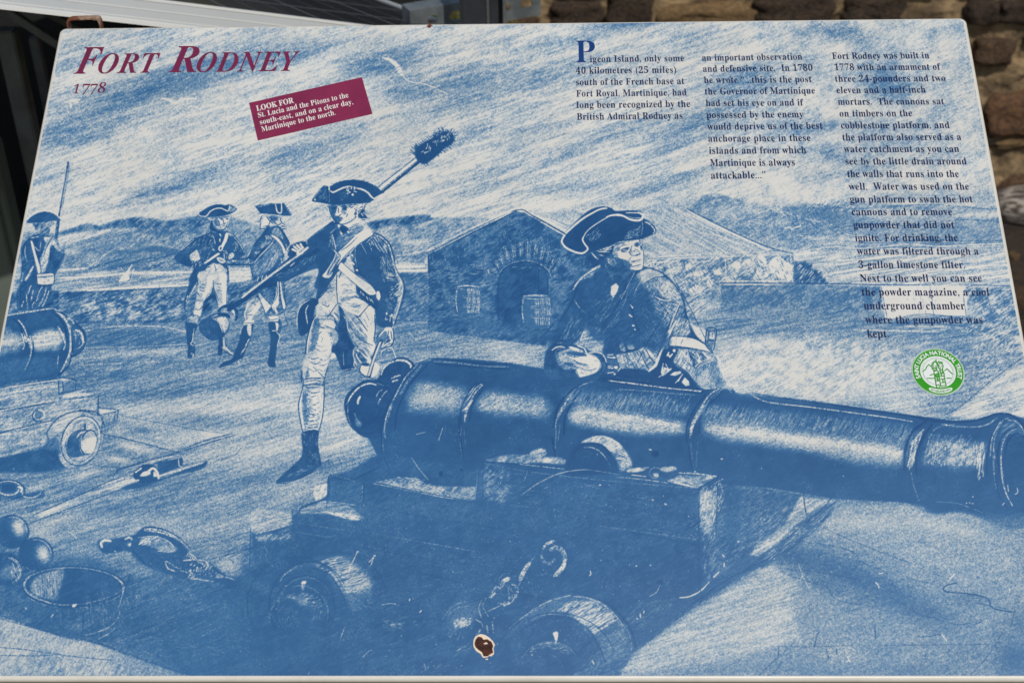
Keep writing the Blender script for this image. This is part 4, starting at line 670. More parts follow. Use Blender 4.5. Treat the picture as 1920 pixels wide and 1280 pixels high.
# ---- the big gun: breech, barrel, muzzle
o(0, 0, 1)
f(1.05, "745,690 775,684 815,672 870,672 955,680 990,686 1060,698 1135,710 1230,722 1315,734 1335,722 1360,721 1378,736 1440,742 1565,758 1705,777 1790,789 1830,787 1865,776 1890,775 1940,790 1990,860 1990,960 1925,990 1890,994 1850,978 1827,967 1790,960 1760,966 1732,960 1700,942 1565,935 1440,914 1200,905 900,905 760,900 705,850 690,820 672,800 660,760 690,740", 1, .93, 0, V2, .05)
o(480, 640, 4)
o(0, 0, 1)
f(.98, "710,850 900,880 1200,890 1345,900 1345,1050 1290,1140 1185,1225 1140,1300 420,1310 330,1250 300,1190 380,1120 480,1065 470,990 550,985 555,955 610,950 615,895 660,880", 1.5, 1, 0, V2, .1); b(.9, 380, 1170, 110, 60, -20, .95); b(.88, 300, 1160, 90, 40, 0, .8); b(.9, 420, 1240, 90, 40, 0, .9)
o(480, 640, 4)
f(1.08, "660,480 680,400 740,340 820,290 900,290 960,200 1060,120 1140,130 1190,190 1100,320 1000,480 950,660 920,720 820,720 740,670 690,600", .6, 1, 1, V2, .06)
l(-.25, 3, "680,470 720,400 780,340 850,315 900,325", .85, .15, 1, .4); l(.0, 1.6, "690,480 690,560 720,640 760,680|740,540 760,590 790,620", .6, .35); l(-.4, 4, "780,415 768,440 765,465", 1, .1); l(-.1, 1.8, "900,420 920,380 950,360|930,440 960,390 985,370|915,470 930,430", .7, .3)
l(-.25, 4, "1060,140 1120,145 1160,175 1160,195", .9, .15); l(-.2, 2.4, "940,250 960,200 1010,160 1080,138", .9, .2); l(-.2, 3, "1020,275 1050,262 1080,255|1025,300 1060,290", .85, .2); l(.1, 1.2, "900,310 960,330 1000,330", .5, .4); ring(1.2, 2.4, 850, 490, 170, 205, 20, 0, 360, .6, .1)
f(.45, "750,580 790,610 780,640 750,620", 2, .6)
# base ring
l(-.05, 2.4, "1215,170 1120,270 1050,400 990,530 965,640 970,720", .75, .3); l(.1, 4, "1240,180 1140,300 1080,400|1020,480 980,600", .5, .45); l(1.2, 3, "1200,160 1100,280 1030,400 960,560 940,720 960,860 1000,960|1290,170 1180,290 1120,380 1060,520 1040,660", .8, .15); l(-.1, 2.6, "1190,170 1240,145 1310,135", .8, .3); l(0, 1.8, "960,640 950,760 960,860", .4, .5)
# highlights of the barrel
def glow(s, a=1, tone=0): f(tone, s, 7, a, 1)
f(.25, "1170,420 1230,320 1400,330 1560,370 1560,470 1480,520 1300,500 1140,510", 8, .75, 1, V2, .5); b(.5, 1400, 500, 140, 60, 10, .4); b(.25, 1280, 420, 110, 70, 0, .6)
f(.2, "1680,430 1760,380 1900,400 2100,430 2180,450 2200,520 2150,560 1950,540 1750,530 1660,500", 7, .75, 1, V2, .5)
h(-.1, 1, "1130,510 1240,320 1540,360 1540,470 1300,500", -10, 140, 16, .6, .4); h(-.1, 1, "1680,470 1760,380 2150,420 2180,520 1700,520", 0, 200, 14, .55, .4)
l(-.1, 2.4, "1560,470 1600,420 1640,360 1690,320|1550,520 1590,480 1640,390 1700,325|1565,600 1570,500", .75, .3); l(-.25, 4, "1570,570 1580,510 1620,440", .85, .25); l(-.4, 1.6, "1588,402 1618,365 1643,330", 1, 0); l(1.2, 3, "1540,620 1540,500 1600,380 1660,310|1600,600 1620,480 1700,360|1520,560 1530,720 1560,880", .7, .15); l(.1, 1.5, "1540,640 1530,760 1550,860|1560,660 1570,780", .5, .5)
l(-.05, 2.2, "1340,150 1500,160 1700,185 1900,190", .55, .4); l(1.2, 2.6, "1200,165 1330,128 1500,140 1700,165 1920,170|1340,170 1900,210", .8, .15)
o(960, 640, 4)
f(.2, "430,570 470,490 600,490 800,530 1000,560 1200,600 1290,620 1290,670 1150,690 900,680 600,640 460,610", 6, .9, 1, V2, .3); l(-.2, 9, "560,530 800,560 1000,595 1250,630", .7, .45, 1, .6); h(-.2, 1.1, "440,560 560,500 1280,600 1280,680 900,680 500,620", 8, 240, 18, .6, .35)
f(.55, "380,380 800,400 1280,470 1280,560 900,530 500,480", 6, .6, 1, S70, .6); h(.2, 1, "800,350 1360,400 1300,560 700,480 480,440", -62, 170, 40, .55, .4); h(1.15, 1.3, "480,400 1350,420 1280,560 480,480", -62, 120, 50, .5, .25)
l(-.3, 2.6, "730,295 1000,325 1250,355 1420,375", .95, .2); l(0, 1.6, "820,360 1000,370 1200,390 1370,400", .6, .45); l(1.25, 2.4, "640,290 1000,335 1400,385", .7, .1)
l(-.05, 2.4, "330,700 330,600 370,500 440,410 460,380|350,560 400,460 480,350 600,300", .6, .35); l(.1, 3, "340,580 400,470", .6, .3); l(1.2, 4, "310,640 340,500 420,390 520,320|390,700 400,560 470,430 520,370|300,720 320,850", .75, .15); l(0, 1.4, "380,520 420,470 500,430|330,700 325,800|360,620 345,740|420,540 430,580", .6, .4)
# reinforce ring
l(1.2, 5, "1420,380 1480,340 1560,320 1620,330 1665,380", .9, .1); l(-.1, 3, "1335,720 1340,640 1370,570 1420,490 1480,400 1560,350", .75, .3); l(-.25, 5, "1345,700 1350,640 1390,560 1440,480", .8, .3); l(.1, 2, "1440,500 1500,410 1600,350 1640,380|1500,440 1560,380", .6, .4); l(1.2, 3, "1310,760 1310,640 1360,520 1450,400|1400,680 1420,560 1500,450 1570,380|1320,780 1350,960", .75, .15); l(.1, 2, "1340,760 1350,880 1370,960|1390,760 1380,940", .4, .55)
o(1440, 640, 4)
f(.15, "-480,560 -440,600 -200,600 0,640 300,690 600,720 1000,780 1010,880 950,920 600,880 300,810 0,770 -300,730 -460,680", 7, .9, 1, V2, .3)
l(-.2, 11, "-350,650 0,705 300,740 600,780 980,840", .65, .45, 1, .5); h(-.2, 1.1, "-460,600 0,650 1010,790 1000,900 500,860 0,760 -460,680", 8, 420, 18, .6, .35); b(.6, 700, 870, 300, 40, 8, .5)
f(.65, "-450,480 0,520 400,560 1050,640 1040,780 500,700 0,640 -480,580", 6, .6, 1, S70, .6); h(.15, 1, "-480,470 0,520 500,580 1050,680 1000,780 0,640 -480,580", -58, 330, 44, .5, .4); h(1.15, 1.3, "-480,450 0,500 500,560 1050,650 1000,760 0,640", -58, 200, 50, .45, .25)
l(1.2, 3.4, "-120,385 0,405 300,445 600,490 900,535 1100,565", .85, .15); l(-.3, 2, "-120,405 0,455 300,490 600,530 900,570 1080,600", .85, .25); l(.0, 1.6, "0,410 300,430 600,475 800,510", .6, .35)
# astragal
l(-.2, 3, "1060,880 1080,780 1110,720 1165,660|1090,900 1110,800 1140,720", .7, .3); h(-.2, 1.4, "1040,960 1070,760 1160,660 1120,780 1090,960", -72, 50, 70, .6, .3); l(1.2, 5, "1020,960 1030,800 1080,680 1180,600|1110,1000 1110,860 1150,740 1230,620", .8, .12); l(0, 1.6, "1170,920 1180,840 1220,700 1280,640 1400,620|1070,980 1090,1080 1130,1190", .55, .4); l(.3, 1.4, "1290,620 1400,640 1600,635 1700,580", .7, .4)
f(.3, "1180,920 1180,860 1220,760 1400,750 1560,780 1620,760 1620,880 1540,940 1400,940 1250,910", 6, .75, 1, V2, .7); h(-.2, 1.1, "1170,920 1220,740 1620,750 1610,930 1300,930", -80, 180, 30, .6, .3); h(-.2, 1.3, "1560,790 1640,740 1610,940 1620,1030 1560,1030", -80, 40, 60, .75, .25); h(.1, 1, "1200,700 1540,700 1520,780 1200,780", -62, 50, 50, .5, .4)
l(1.2, 4, "1100,565 1200,590 1300,600 1500,600 1620,575 1700,545 1800,545 1880,590 1940,680", .9, .1); l(0, 2, "1310,620 1420,635 1560,640 1650,620 1720,570", .7, .35); l(1.2, 3, "1640,1000 1640,860 1680,700 1760,580", .8, .15)
l(-.1, 3, "1700,880 1690,780 1710,680 1760,590 1800,575|1690,780 1690,940 1710,1100", .5, .45); l(-.15, 2.4, "1665,860 1680,720 1740,600|1760,1010 1745,900 1755,780 1790,700 1840,660", .7, .35); l(-.2, 2.4, "1745,860 1750,1000 1780,1130 1830,1230|1800,590 1860,600 1910,660 1940,740", .75, .3); f(.6, "1760,640 1820,590 1890,640 1920,720 1850,690 1790,690 1740,790", 3, .6, 1, V2, .6); l(1.2, 3, "1730,980 1720,840 1760,700 1860,640|1770,860 1800,740 1860,690 1920,720|1700,1000 1730,1150 1800,1260", .8, .15)
l(-.2, 1.4, "1795,1075 1800,1120|1865,1095 1870,1130 1850,1145|1755,1225 1770,1210", .9, .05); b(-.4, 1533, 1162, 5, 4); b(-.4, 1508, 1207, 5, 4); b(-.4, 1530, 1213, 6, 4); b(-.3, 1485, 1210, 5, 4); l(.4, 1.6, "1250,1200 1400,1210 1500,1240 1600,1280", .7, .35); ring(1.2, 2, 545, 560, 24, 22, 0, 60, 200, .6, 0)
# under the muzzle
o(1440, 960, 4)
f(.42, "-100,480 100,-40 400,-60 1100,-50 1180,0 1280,20 1400,0 1560,30 1780,135 1860,145 2300,60 2300,1300 -800,1300 -1100,1220 -1000,1050 -600,780", 3, .97, 1, V1, .2)
f(.52, "-1200,1300 -900,1050 -300,700 0,400 400,200 2300,100 2300,1300", 6, .6, 1)
for x, y, rx, ry, an, t, a in [(-60,850,240,110,-30,.12,.8),(-250,1000,200,80,-35,.2,.6),(-300,800,150,60,-35,.3,.6),(-380,1180,200,70,-20,.6,.7),(0,1180,300,50,0,.55,.5),(120,700,160,90,-20,.25,.6),(100,960,160,70,-10,.2,.7),
    (750,90,250,60,4,.15,.8),(1350,120,300,60,12,.12,.8),(1200,300,260,120,20,.28,.7),(1700,380,260,160,20,.3,.7),(1500,520,200,60,20,.35,.5),(200,330,320,90,12,.88,.95),(600,470,400,130,24,.86,.95),(950,620,260,90,25,.85,.9),(1150,740,260,80,18,.78,.9),(1500,660,160,60,5,.75,.7),
    (450,560,160,60,20,.75,.8),(750,680,120,40,20,.7,.6),(1300,870,150,50,0,.65,.7),(900,900,200,40,0,.5,.6),(400,1180,300,60,0,.65,.7),(1100,1180,400,70,0,.68,.8),(1500,1050,200,80,0,.65,.6),(1850,1100,160,160,-60,.92,.9),(1880,830,90,120,0,.75,.7),(1700,900,100,60,-40,.65,.6),(600,1080,120,40,0,.3,.5)]: b(t, x, y, rx, ry, an, a)
h(.95, 1, "0,420 350,250 900,520 1300,800 900,760 400,560", 22, 240, 40, .45, .4); h(-.05, 1, "0,420 350,250 900,420 1300,700 900,800 400,600", 22, 160, 26, .35, .5); h(-.2, 1.1, "380,980 700,960 640,1120 380,1120", 30, 40, 34, .7, .3)
l(1.15, 1.8, "200,210 400,240 540,265 640,300 700,370 850,430|400,110 600,200 850,300 1100,395|0,410 300,440 500,470 700,510|80,445 300,520 440,560 480,630 560,670 760,700|900,630 1000,680 1100,750 1300,810 1420,840 1600,820|1040,490 1200,530|1240,460 1380,510", .7, .35)
l(1.2, 2.4, "1410,530 1340,545 1310,575 1340,595 1450,605 1560,620 1650,650 1665,700 1720,730 1850,748", .95, .1); l(1.15, 2, "1570,680 1660,700 1780,720|1840,760 1820,850|1480,860 1600,820 1590,800|1110,930 1200,930 1300,910|1700,950 1710,1020|1780,860 1640,1080 1500,1240", .7, .3)
l(1.15, 1.6, "780,998 1000,995 1300,992 1660,988|800,840 800,900 815,990|0,1005 300,1008 600,998|-260,1015 0,1012", .75, .3); l(1.2, 3, "800,870 805,940|370,910 345,1000|80,1010 75,1070|435,1030 450,1090|510,1030 515,1060", .8, .2); l(1.15, 2, "-90,1245 0,1150 150,1020 200,960|-20,1240 60,1180 100,1120", .8, .25)
l(.5, 1.2, "1780,1240 1830,1100 1920,900|1750,1200 1820,1040", .5, .4); l(-.4, 1.8, "805,525 825,545|828,552 830,565|1300,915 1340,965|1400,460 1360,500|830,460 860,455", .95, 0); l(0, 1.4, "225,380 260,480 320,600|255,475 240,505|1350,520 1360,495", .8, .1); b(-.4, 1808, 580, 5, 10, 0, 1, 2); b(-.4, 1632, 808, 6, 6, 0, 1, 2); b(-.4, 175, 248, 5, 5); b(-.4, 130, 115, 5, 5); l(-.2, 1.6, "1510,1118 1525,1125|580,1120 610,1110|590,1080 610,1120", .9, .1)
# beam edge running down to the left
o(0, 0, 1)
f(.86, "1340,905 1440,916 1500,926 1570,938 1540,965 1440,1052 1370,1095 1295,1142 1185,1226 1150,1290 1050,1290 1200,1130 1330,1110", 1, 1, 0, SCR, .2)
f(.2, "1500,930 1566,938 1520,972 1440,1030 1395,1055 1420,1020 1470,985", 1.2, .9, 0, S28, .5)
f(.15, "1446,1056 1380,1095 1298,1147 1190,1230 1160,1262 1260,1250 1400,1230 1500,1190 1480,1130 1500,1100", 4, .75, 0, S17, .3); f(.9, "1445,1046 1372,1090 1292,1139 1182,1222 1140,1262 1150,1220 1290,1110 1400,1040", 1, .95, 0)
o(1440, 960, 4)
f(.85, "420,-60 500,-40 400,90 200,260 0,400 -60,420 -20,330 200,100", 1.2, .9, 1, S28, .2)
l(1.15, 3, "500,-70 380,30 200,190 0,345 -120,410 -300,500 -500,640 -700,780", .7, .2); l(1.15, 2.4, "262,-160 272,-60 285,20|500,-140 400,-20 250,110 100,220 0,300 -200,450", .9, .15); l(1.15, 1.6, "540,-60 450,20 330,130 180,260 30,340|420,60 300,180", .8, .2); h(.1, 1.1, "500,-60 540,-60 300,180 0,360 -60,340 200,120", -40, 60, 90, .6, .35); h(.15, 1, "0,0 220,-80 240,40 -40,260 -100,220", -42, 60, 60, .6, .35)
h(.3, 1, "-600,60 -380,-40 -100,-60 60,0 -60,240 -400,500 -440,300", -42, 130, 90, .5, .4); b(.85, -300, 60, 100, 60, -30, .5)
h(.0, 1, "-560,1060 -240,800 0,620 -20,700 -300,900 -600,1120", -38, 200, 12, .6, .3)
# ---- carriage of the big gun
o(480, 640, 4)
f(.35, "-10,1400 0,1290 80,1270 260,1160 260,1070 400,1040 540,1000 540,1140 480,1190 340,1240 330,1290 270,1300 270,1350 0,1440", 1.5, .5, 0)
f(.05, "430,1150 440,1080 540,1065 540,1140 490,1190 450,1190", 1, .9, 0, S70, .5)
f(.9, "545,1000 560,1000 800,1060 800,1200 1640,1200 1640,1340 270,1360 270,1300 340,1250 540,1150", 2, .8, 0, V2, .12)
f(.5, "870,1060 1060,1015 1200,1020 1300,1080 1650,1090 1640,1190 1400,1170 1100,1100", 1, .85, 0, V2, .6); h(.0, 1.1, "870,1060 1060,1015 1200,1020 1330,1080 1640,1180 1400,1160 1100,1100", 14, 120, 30, .6, .35); l(-.1, 1.8, "880,1065 1100,1105 1400,1165 1620,1195", .8, .35)
f(.45, "345,1245 450,1195 700,1230 760,1280 820,1330 760,1330 600,1300 450,1290 330,1290", 1, .8, 0, S8, .6); l(-.2, 2, "360,1245 500,1200 740,1225|500,1280 700,1290", .7, .35); l(1.2, 3, "560,1000 700,1040 930,940|545,1010 545,1150 480,1195 330,1250|810,1080 800,1200|350,1240 440,1205", .85, .15); l(.2, 1.4, "570,1005 650,1020 740,1050|800,1080 795,1200", .7, .4)
f(.45, "1710,890 1900,845 2300,870 2290,905 1920,915 1780,905", 1, .8, 0, V2, .5); l(1.2, 3, "1700,900 1920,915 2300,945 2340,950", .8, .15); f(.6, "1720,930 1880,960 1880,1180 1750,1200 1700,1080", 4, .5, 1, V2, .9); l(.2, 1.2, "1660,960 1655,1060 1640,1190", .6, .5)
h(.2, 1, "1700,940 1860,960 1860,1200 1700,1180", 80, 50, 26, .5, .45)
l(.1, 1.3, "1165,870 1220,950 1290,1035|1370,740 1400,650|1205,695 1265,680", .8, .05); f(1.25, "1372,975 1400,975 1398,1010 1375,1010", .5, .9); f(1.2, "1528,950 1550,955 1545,970 1530,968", .5, .9); h(.3, 1, "1350,620 1560,640 1520,760 1340,700", 70, 30, 20, .4, .5)
l(-.1, 1.2, "10,1315 60,1330|-20,1340 270,1250", .4, .5)
# trunnion, cap square, bolts
o(960, 640, 4)
f(1.12, "430,860 480,780 560,740 660,740 740,800 800,880 800,980 650,1000 400,1000", 2, .9, 1)
f(.22, "520,755 600,715 690,708 780,745 830,800 750,830 700,790 640,760", 1, .95, 1, V2, .4); f(.35, "750,830 830,800 890,880 895,940 810,970 790,900", 1.5, .7, 1, V2, .5); h(-.2, 1.2, "760,840 840,810 890,930 820,960", 20, 60, 40, .55, .35); l(-.1, 2, "540,795 600,795 660,825 700,870|520,760 640,710 760,740 850,830 895,930", .7, .3); l(.2, 1.3, "660,830 720,900 740,950", .6, .4); ring(1.2, 3, 600, 920, 150, 160, 0, 200, 340, .7, .15)
l(-.2, 6, "145,835 190,820 240,820|200,890 280,890 370,900", .85, .35, 1, .5); f(.25, "130,840 200,800 250,810 250,850 180,870", 1, .8, 1, V2, .5); f(.25, "200,895 230,870 390,885 385,915 300,915", 1, .8, 1, V2, .5); ring(.1, 2, 110, 880, 38, 30, -20, 100, 330, .7, .3); l(-.05, 2, "60,920 200,935 390,955", .75, .35)
f(.0, "860,965 900,950 1000,955 960,975 880,980", .8, .9, 1, V2, .5); l(-.1, 2, "900,1000 1000,1012|930,950 1020,945", .8, .3); f(.2, "1110,950 1210,935 1230,960 1150,980", 1, .9, 1, V2, .5); f(.05, "1060,990 1095,990 1095,1015 1065,1012", .8, .9); ring(.1, 1.6, 1075, 985, 45, 40, 0, 60, 330, .7, .3)
f(.35, "1170,1040 1260,1000 1550,1010 1420,1090 1300,1080", 1, .7, 0, V2, .7); h(-.1, 1, "1180,1040 1260,1000 1530,1010 1420,1085 1300,1078", 8, 80, 24, .6, .35); l(-.2, 2.4, "1250,985 1380,990 1530,1010|1170,1045 1300,1078 1400,1095", .85, .3); l(-.05, 1.8, "790,1018 900,1025 1100,1050 1160,1060|1580,1030 1500,1070 1430,1100", .75, .35); l(1.2, 2.6, "1550,1010 1400,1100|1540,1040 1420,1120|1400,1100 1390,1290", .85, .15)
f(.3, "1410,1130 1480,1120 1540,1160 1530,1240 1500,1320 1490,1420 1440,1430 1400,1300", 3, .75, 1, V2, .6); h(-.1, 1.2, "1400,1120 1560,1060 1600,1160 1500,1380 1410,1380", -72, 150, 40, .6, .3); f(1.0, "1600,1080 1700,1080 1680,1500 1610,1600", 3, .5)
l(.1, 1.5, "70,1150 200,1060 350,990 480,965 570,960", .85, .1); l(.2, 1.2, "240,1100 270,1090|90,1045 115,975|105,1010 120,980|570,960 760,990 820,1000|720,1070 750,1090", .7, .3); f(1.25, "1050,825 1095,825 1095,860 1055,860", .8, .9); l(-.4, 2, "1030,810 1042,812|1568,880 1576,880|1370,975 1375,976|1145,1218 1155,1220|1052,1187 1058,1190|655,1075 665,1075", 1, 0, 0)
# ---- front wheels, chain, lower shade
o(480, 960, 4)
f(.4, "0,-120 270,-50 270,20 0,120", 3, .4, 0); f(.12, "-50,30 0,-30 260,0 275,60 200,110 100,140 0,160 -40,140", 1.5, .7, 0, S17, .4); h(.9, 1, "0,0 260,20 270,80 0,160", -14, 60, 70, .45); l(-.1, 2.4, "0,160 120,130 270,85", .8, .3); f(.6, "0,180 260,120 260,200 100,220 0,215", 2, .6, 0, V2, .8); l(-.05, 1.8, "0,185 100,200 220,190", .7, .4); b(.7, 40, 560, 120, 40, 20, .5)
f(.3, "510,-10 600,0 760,20 770,60 640,40", 1, .85, 1, V2, .4); h(-.2, 1.2, "510,-10 600,0 770,25 760,60 620,35", 10, 40, 50, .6, .3)
l(.2, 1.2, "310,145 400,165 500,180 560,185|320,80 500,110 720,140", .5, .5); h(.45, 1, "300,60 760,80 740,200 320,170", 8, 60, 20, .4, .5); h(.4, .9, "-20,240 180,260 170,480 0,500", 60, 80, 12, .45, .5)
f(.72, "300,400 430,360 600,320 700,340 800,420 860,480 870,560 840,640 700,720 660,620 560,480 460,420", 4, .6, 1)
f(.2, "560,460 640,370 720,390 800,450 850,520 820,580 680,600 640,540", 7, .75, 1, V2, .4); h(-.1, 1.1, "430,380 640,330 780,430 860,500 860,560 660,620 560,470", -14, 280, 60, .55, .35); h(.3, 1, "680,640 860,580 880,720 720,740", 40, 70, 40, .4, .5); h(1.15, 1.3, "430,390 640,330 860,520 680,620", -14, 60, 80, .5, .2)
ring(1.2, 4, 400, 700, 300, 330, 0, 150, 330, .6, .2); l(.05, 1.8, "190,490 250,440 320,395|180,520 220,460 340,400|440,390 540,350 620,330", .6, .4); l(1.2, 3, "430,420 540,460 620,560 680,700", .8, .2)
f(-.4, "345,520 375,515 370,535 345,540", .2, 1); f(.35, "342,540 365,540 360,580 345,580", .3, .9)
h(.1, 1, "190,630 330,590 480,640 500,700 420,740 330,660", -20, 110, 40, .5, .4); f(.35, "260,630 330,640 400,680 380,700 320,680", 3, .6); ring(.25, 1.8, 330, 760, 210, 210, 0, 250, 380, .6, .4); ring(.2, 1.6, 240, 790, 135, 155, 0, 170, 290, .6, .4); h(.45, .9, "110,760 240,680 340,780 300,880 140,860", -70, 90, 30, .4, .5); h(.45, .9, "400,720 520,640 520,800 420,830", -70, 70, 30, .4, .5)
l(-.3, 1.5, "760,295 740,340 715,390|705,415 697,440|890,322 870,350 845,375|880,345 860,400", .95, .05); l(-.4, 2.4, "705,410 698,442", 1, 0); b(-.5, 762, 294, 6, 5); b(-.5, 890, 322, 7, 5); l(-.1, 1.4, "945,693 1000,683 1048,688", .9, .05); l(-.3, 1.8, "1228,748 1240,735|1152,650 1150,662", 1, 0); l(.1, 1.3, "632,945 650,900 665,858|800,1085 850,1035|1260,1135 1272,1180|390,1215 400,1195", .8, .1)
h(.2, 1, "945,800 1150,830 1060,880 960,870", 10, 60, 16, .6, .35); h(.45, 1, "500,860 900,880 800,1100 500,1050", -35, 60, 60, .35, .5); h(.5, .9, "1100,240 1480,220 1460,500 1150,420", 0, 90, 12, .4, .5); h(.5, .9, "1380,520 1640,560 1600,660 1380,640", 40, 70, 12, .45, .45); h(.55, .9, "600,1080 1400,900 1500,1200 700,1240", -35, 120, 60, .3, .5)
h(.3, 1, "900,1200 1460,1130 1400,1250 900,1250", -35, 50, 50, .4, .45); h(.1, 1, "1500,1000 1660,960 1600,1020 1480,1100", -35, 24, 50, .5, .4)
# shot with the chain
f(.6, "1420,780 1480,700 1560,670 1640,680 1690,740 1600,820 1500,860", 5, .4); l(.2, 1.8, "1400,800 1440,740 1500,690 1580,665|1440,770 1500,720 1600,700", .6, .4); h(-.2, 1.2, "1470,820 1520,790 1620,790 1600,850 1500,870", -20, 60, 14, .8, .2); b(.05, 1540, 825, 60, 28, -10, .6); h(.2, 1, "1440,850 1640,860 1560,960 1440,960", -70, 40, 30, .45, .4)
l(-.05, 2, "1640,800 1690,830 1700,860|1730,850 1740,900|1770,820 1780,900|1680,880 1660,920", .75, .3); l(0, 1.8, "1725,640 1700,700 1740,780|1690,660 1670,720 1690,790|1790,600 1745,640|1740,740 1830,700 1900,665", .75, .3); l(-.2, 3, "1760,640 1790,610|1860,670 1880,690|1900,650 1920,640", .8, .2)
l(-.3, 8, "1840,560 1855,520 1895,495", .95, .3, 1, .6); ring(.15, 1.8, 1885, 520, 62, 66, 0, 150, 290, .6, .4)
o(960, 960, 4)
f(1.0, "-120,520 20,540 60,420 180,280 210,200 330,190 420,300 400,440 320,500 200,460 120,560 20,700 -60,720", 4, .6)
l(-.2, 5, "235,270 255,240 310,215", .9, .25); l(.0, 6, "215,320 240,370 290,385 320,350", .5, .5); l(-.2, 9, "290,280 340,265 385,300 400,350", .55, .45); l(-.25, 8, "395,360 380,410 340,455 320,475", .9, .25); l(.1, 1.6, "190,470 240,465 260,445", .7, .3); ring(1.15, 3, 310, 350, 110, 150, 0, 0, 360, .5, .25)
l(-.25, 8, "60,505 90,440 130,380", .85, .3, 1, .5); l(.05, 2, "130,380 170,330|40,560 75,500", .6, .4); l(-.05, 3, "0,540 40,560 40,610 0,670|-60,700 -20,680", .8, .25); h(-.2, 1.2, "-40,560 40,560 30,640 -30,700", -50, 30, 16, .7, .3); l(-.2, 3, "-150,600 -120,560 -90,570|-100,680 -60,690", .7, .35)
h(.45, 1, "0,20 480,10 480,260 0,260", 85, 100, 14, .45, .5); h(.3, 1, "70,480 200,440 230,640 60,620", 60, 60, 14, .45, .45); h(.45, 1, "780,180 1000,200 960,340 800,320", 60, 70, 12, .45, .45); h(.35, 1, "1000,120 1390,160 1390,210 1200,200", 10, 30, 30, .5, .45)
# right front wheel
f(.68, "-80,960 0,870 120,770 280,660 440,625 600,640 740,740 830,860 880,960 900,1060 700,1120 640,960 540,850 400,770 250,760 100,820", 3, .6, 1)
f(.25, "440,740 500,690 640,670 740,750 760,800 600,890 520,830", 6, .75, 1, V2, .5); h(-.15, 1.2, "300,740 440,660 620,670 800,800 620,910 500,820 400,750", -34, 260, 60, .6, .3); h(.3, 1, "640,950 830,860 880,1000 760,1090 700,1040", -30, 100, 40, .45, .45); h(1.15, 1.3, "350,740 600,660 800,800 640,900", -34, 50, 80, .5, .2)
l(-.1, 2, "60,800 160,730 280,665 440,620|460,630 560,640 680,690 780,780 830,850", .75, .3); l(0, 1.6, "-40,900 0,850 100,775 220,715|800,810 870,900 895,1000 890,1050|780,800 830,880 830,920|100,830 250,765 380,770", .6, .4); l(-.2, 2.6, "590,905 680,865 760,805", .9, .25); l(1.2, 4, "100,860 260,790 420,790 560,870 640,980 700,1120|560,620 740,700 880,860 930,1020", .7, .2)
f(-.4, "305,905 340,895 342,940 325,985 318,940", .3, .9); h(.15, 1, "110,1050 180,990 300,960 420,990 460,1060 380,1060 280,1010 150,1050", -10, 80, 30, .5, .4); ring(.25, 1.8, 290, 1140, 200, 180, 0, 215, 330, .6, .4); ring(.4, 1.6, 250, 1190, 130, 130, 0, 280, 350, .5, .4); h(.5, .9, "460,900 640,900 640,1100 500,1120", 85, 80, 30, .35, .5)
l(-.35, 2.2, "1255,640 1330,630 1410,590 1475,525", 1, .03); l(-.35, 2.2, "1510,485 1550,448|1590,385 1588,405", 1, .03); l(.1, 1.4, "1030,630 1080,600 1110,545", .85, .05); f(1.2, "1085,510 1130,515 1125,540 1090,535", 1.2, .7); l(-.2, 2, "960,760 962,785|990,740 985,755|585,440 590,460 580,475|600,1110 612,1135|935,795 940,800|1580,320 1590,335", .95, .05); b(-.5, 1694, 218, 6, 5); b(-.4, 1322, 28, 5, 4); b(-.4, 1035, 395, 5, 5); b(-.3, 930, 400, 6, 5); b(-.4, 148, 1066, 5, 5); l(1.15, 3, "1400,-60 1390,300 1400,600|-20,600 240,640|900,150 1380,240", .5, .2)
for k in range(420):                                    # tiny losses in the solid blue
    x = rs.uniform(-300, 3000)/1; y = rs.uniform(-200, 1230); x = x-900
    xs_, ys_ = tocan(np.array([[x, y]]))[0]
    if 0 < xs_ < CW and 0 < ys_ < CH and T[int(ys_), int(xs_)] > .8: b(rs.choice([.2, .4, -.2], p=[.4, .5, .1]), x, y, rs.uniform(2, 4), rs.uniform(2, 4), 0, .9, 2)
# ---- leaning soldier
o(960, 320, 4)
f(1.0, "460,880 500,820 560,770 640,730 680,700 760,780 900,760 1000,720 1100,750 1180,800 1250,880 1290,960 1320,1100 1400,1280 1480,1500 1500,1640 1400,1640 1000,1560 700,1560 300,1560 240,1440 300,1280 360,1100 440,960", .6, 1, 1, V2, .1)
f(.6, "860,930 900,860 960,790 1020,735 1100,755 1180,800 1250,880 1285,960 1280,1060 1220,1180 1180,1290 1120,1320 1080,1180 1040,1120 1060,1000 1000,960 920,950", 1.5, .9, 1, V2, .5)
f(.05, "860,870 930,790 1000,740 1100,770 1150,810 1050,800 960,850", 2, .8, 1, SCR, .4); f(.25, "1050,850 1180,830 1260,930 1270,1010 1220,960 1120,920", 3, .7, 1, SCR, .5); h(-.2, 1.2, "1060,860 1180,830 1270,960 1240,1010 1120,930", 50, 50, 40, .6)
h(.95, 1.2, "900,940 980,840 1100,810 1180,860 1080,940 1000,960 940,1000", -60, 60, 60, .6); h(-.1, 1.1, "960,880 1180,830 1260,940 1200,980 1060,920", 50, 40, 44, .5); h(.95, 1.4, "900,960 1060,900 1200,1000 1260,1100 1180,1280 1080,1200 1040,1100", -58, 110, 70, .6, .25); h(1.0, 1.3, "1060,1020 1220,1060 1200,1180 1080,1160", 40, 50, 60, .6); h(-.1, 1.2, "1080,960 1260,1000 1200,1140 1060,1100", 35, 40, 60, .55)
l(1.2, 1.8, "880,930 960,830 1060,790 1160,800 1240,880|1060,760 1150,790 1230,870 1280,960 1300,1060 1330,1160|1260,990 1240,1060 1200,1150 1170,1290|1080,940 1180,980 1250,1000|1080,960 1150,1040 1190,1110", .95, .1)
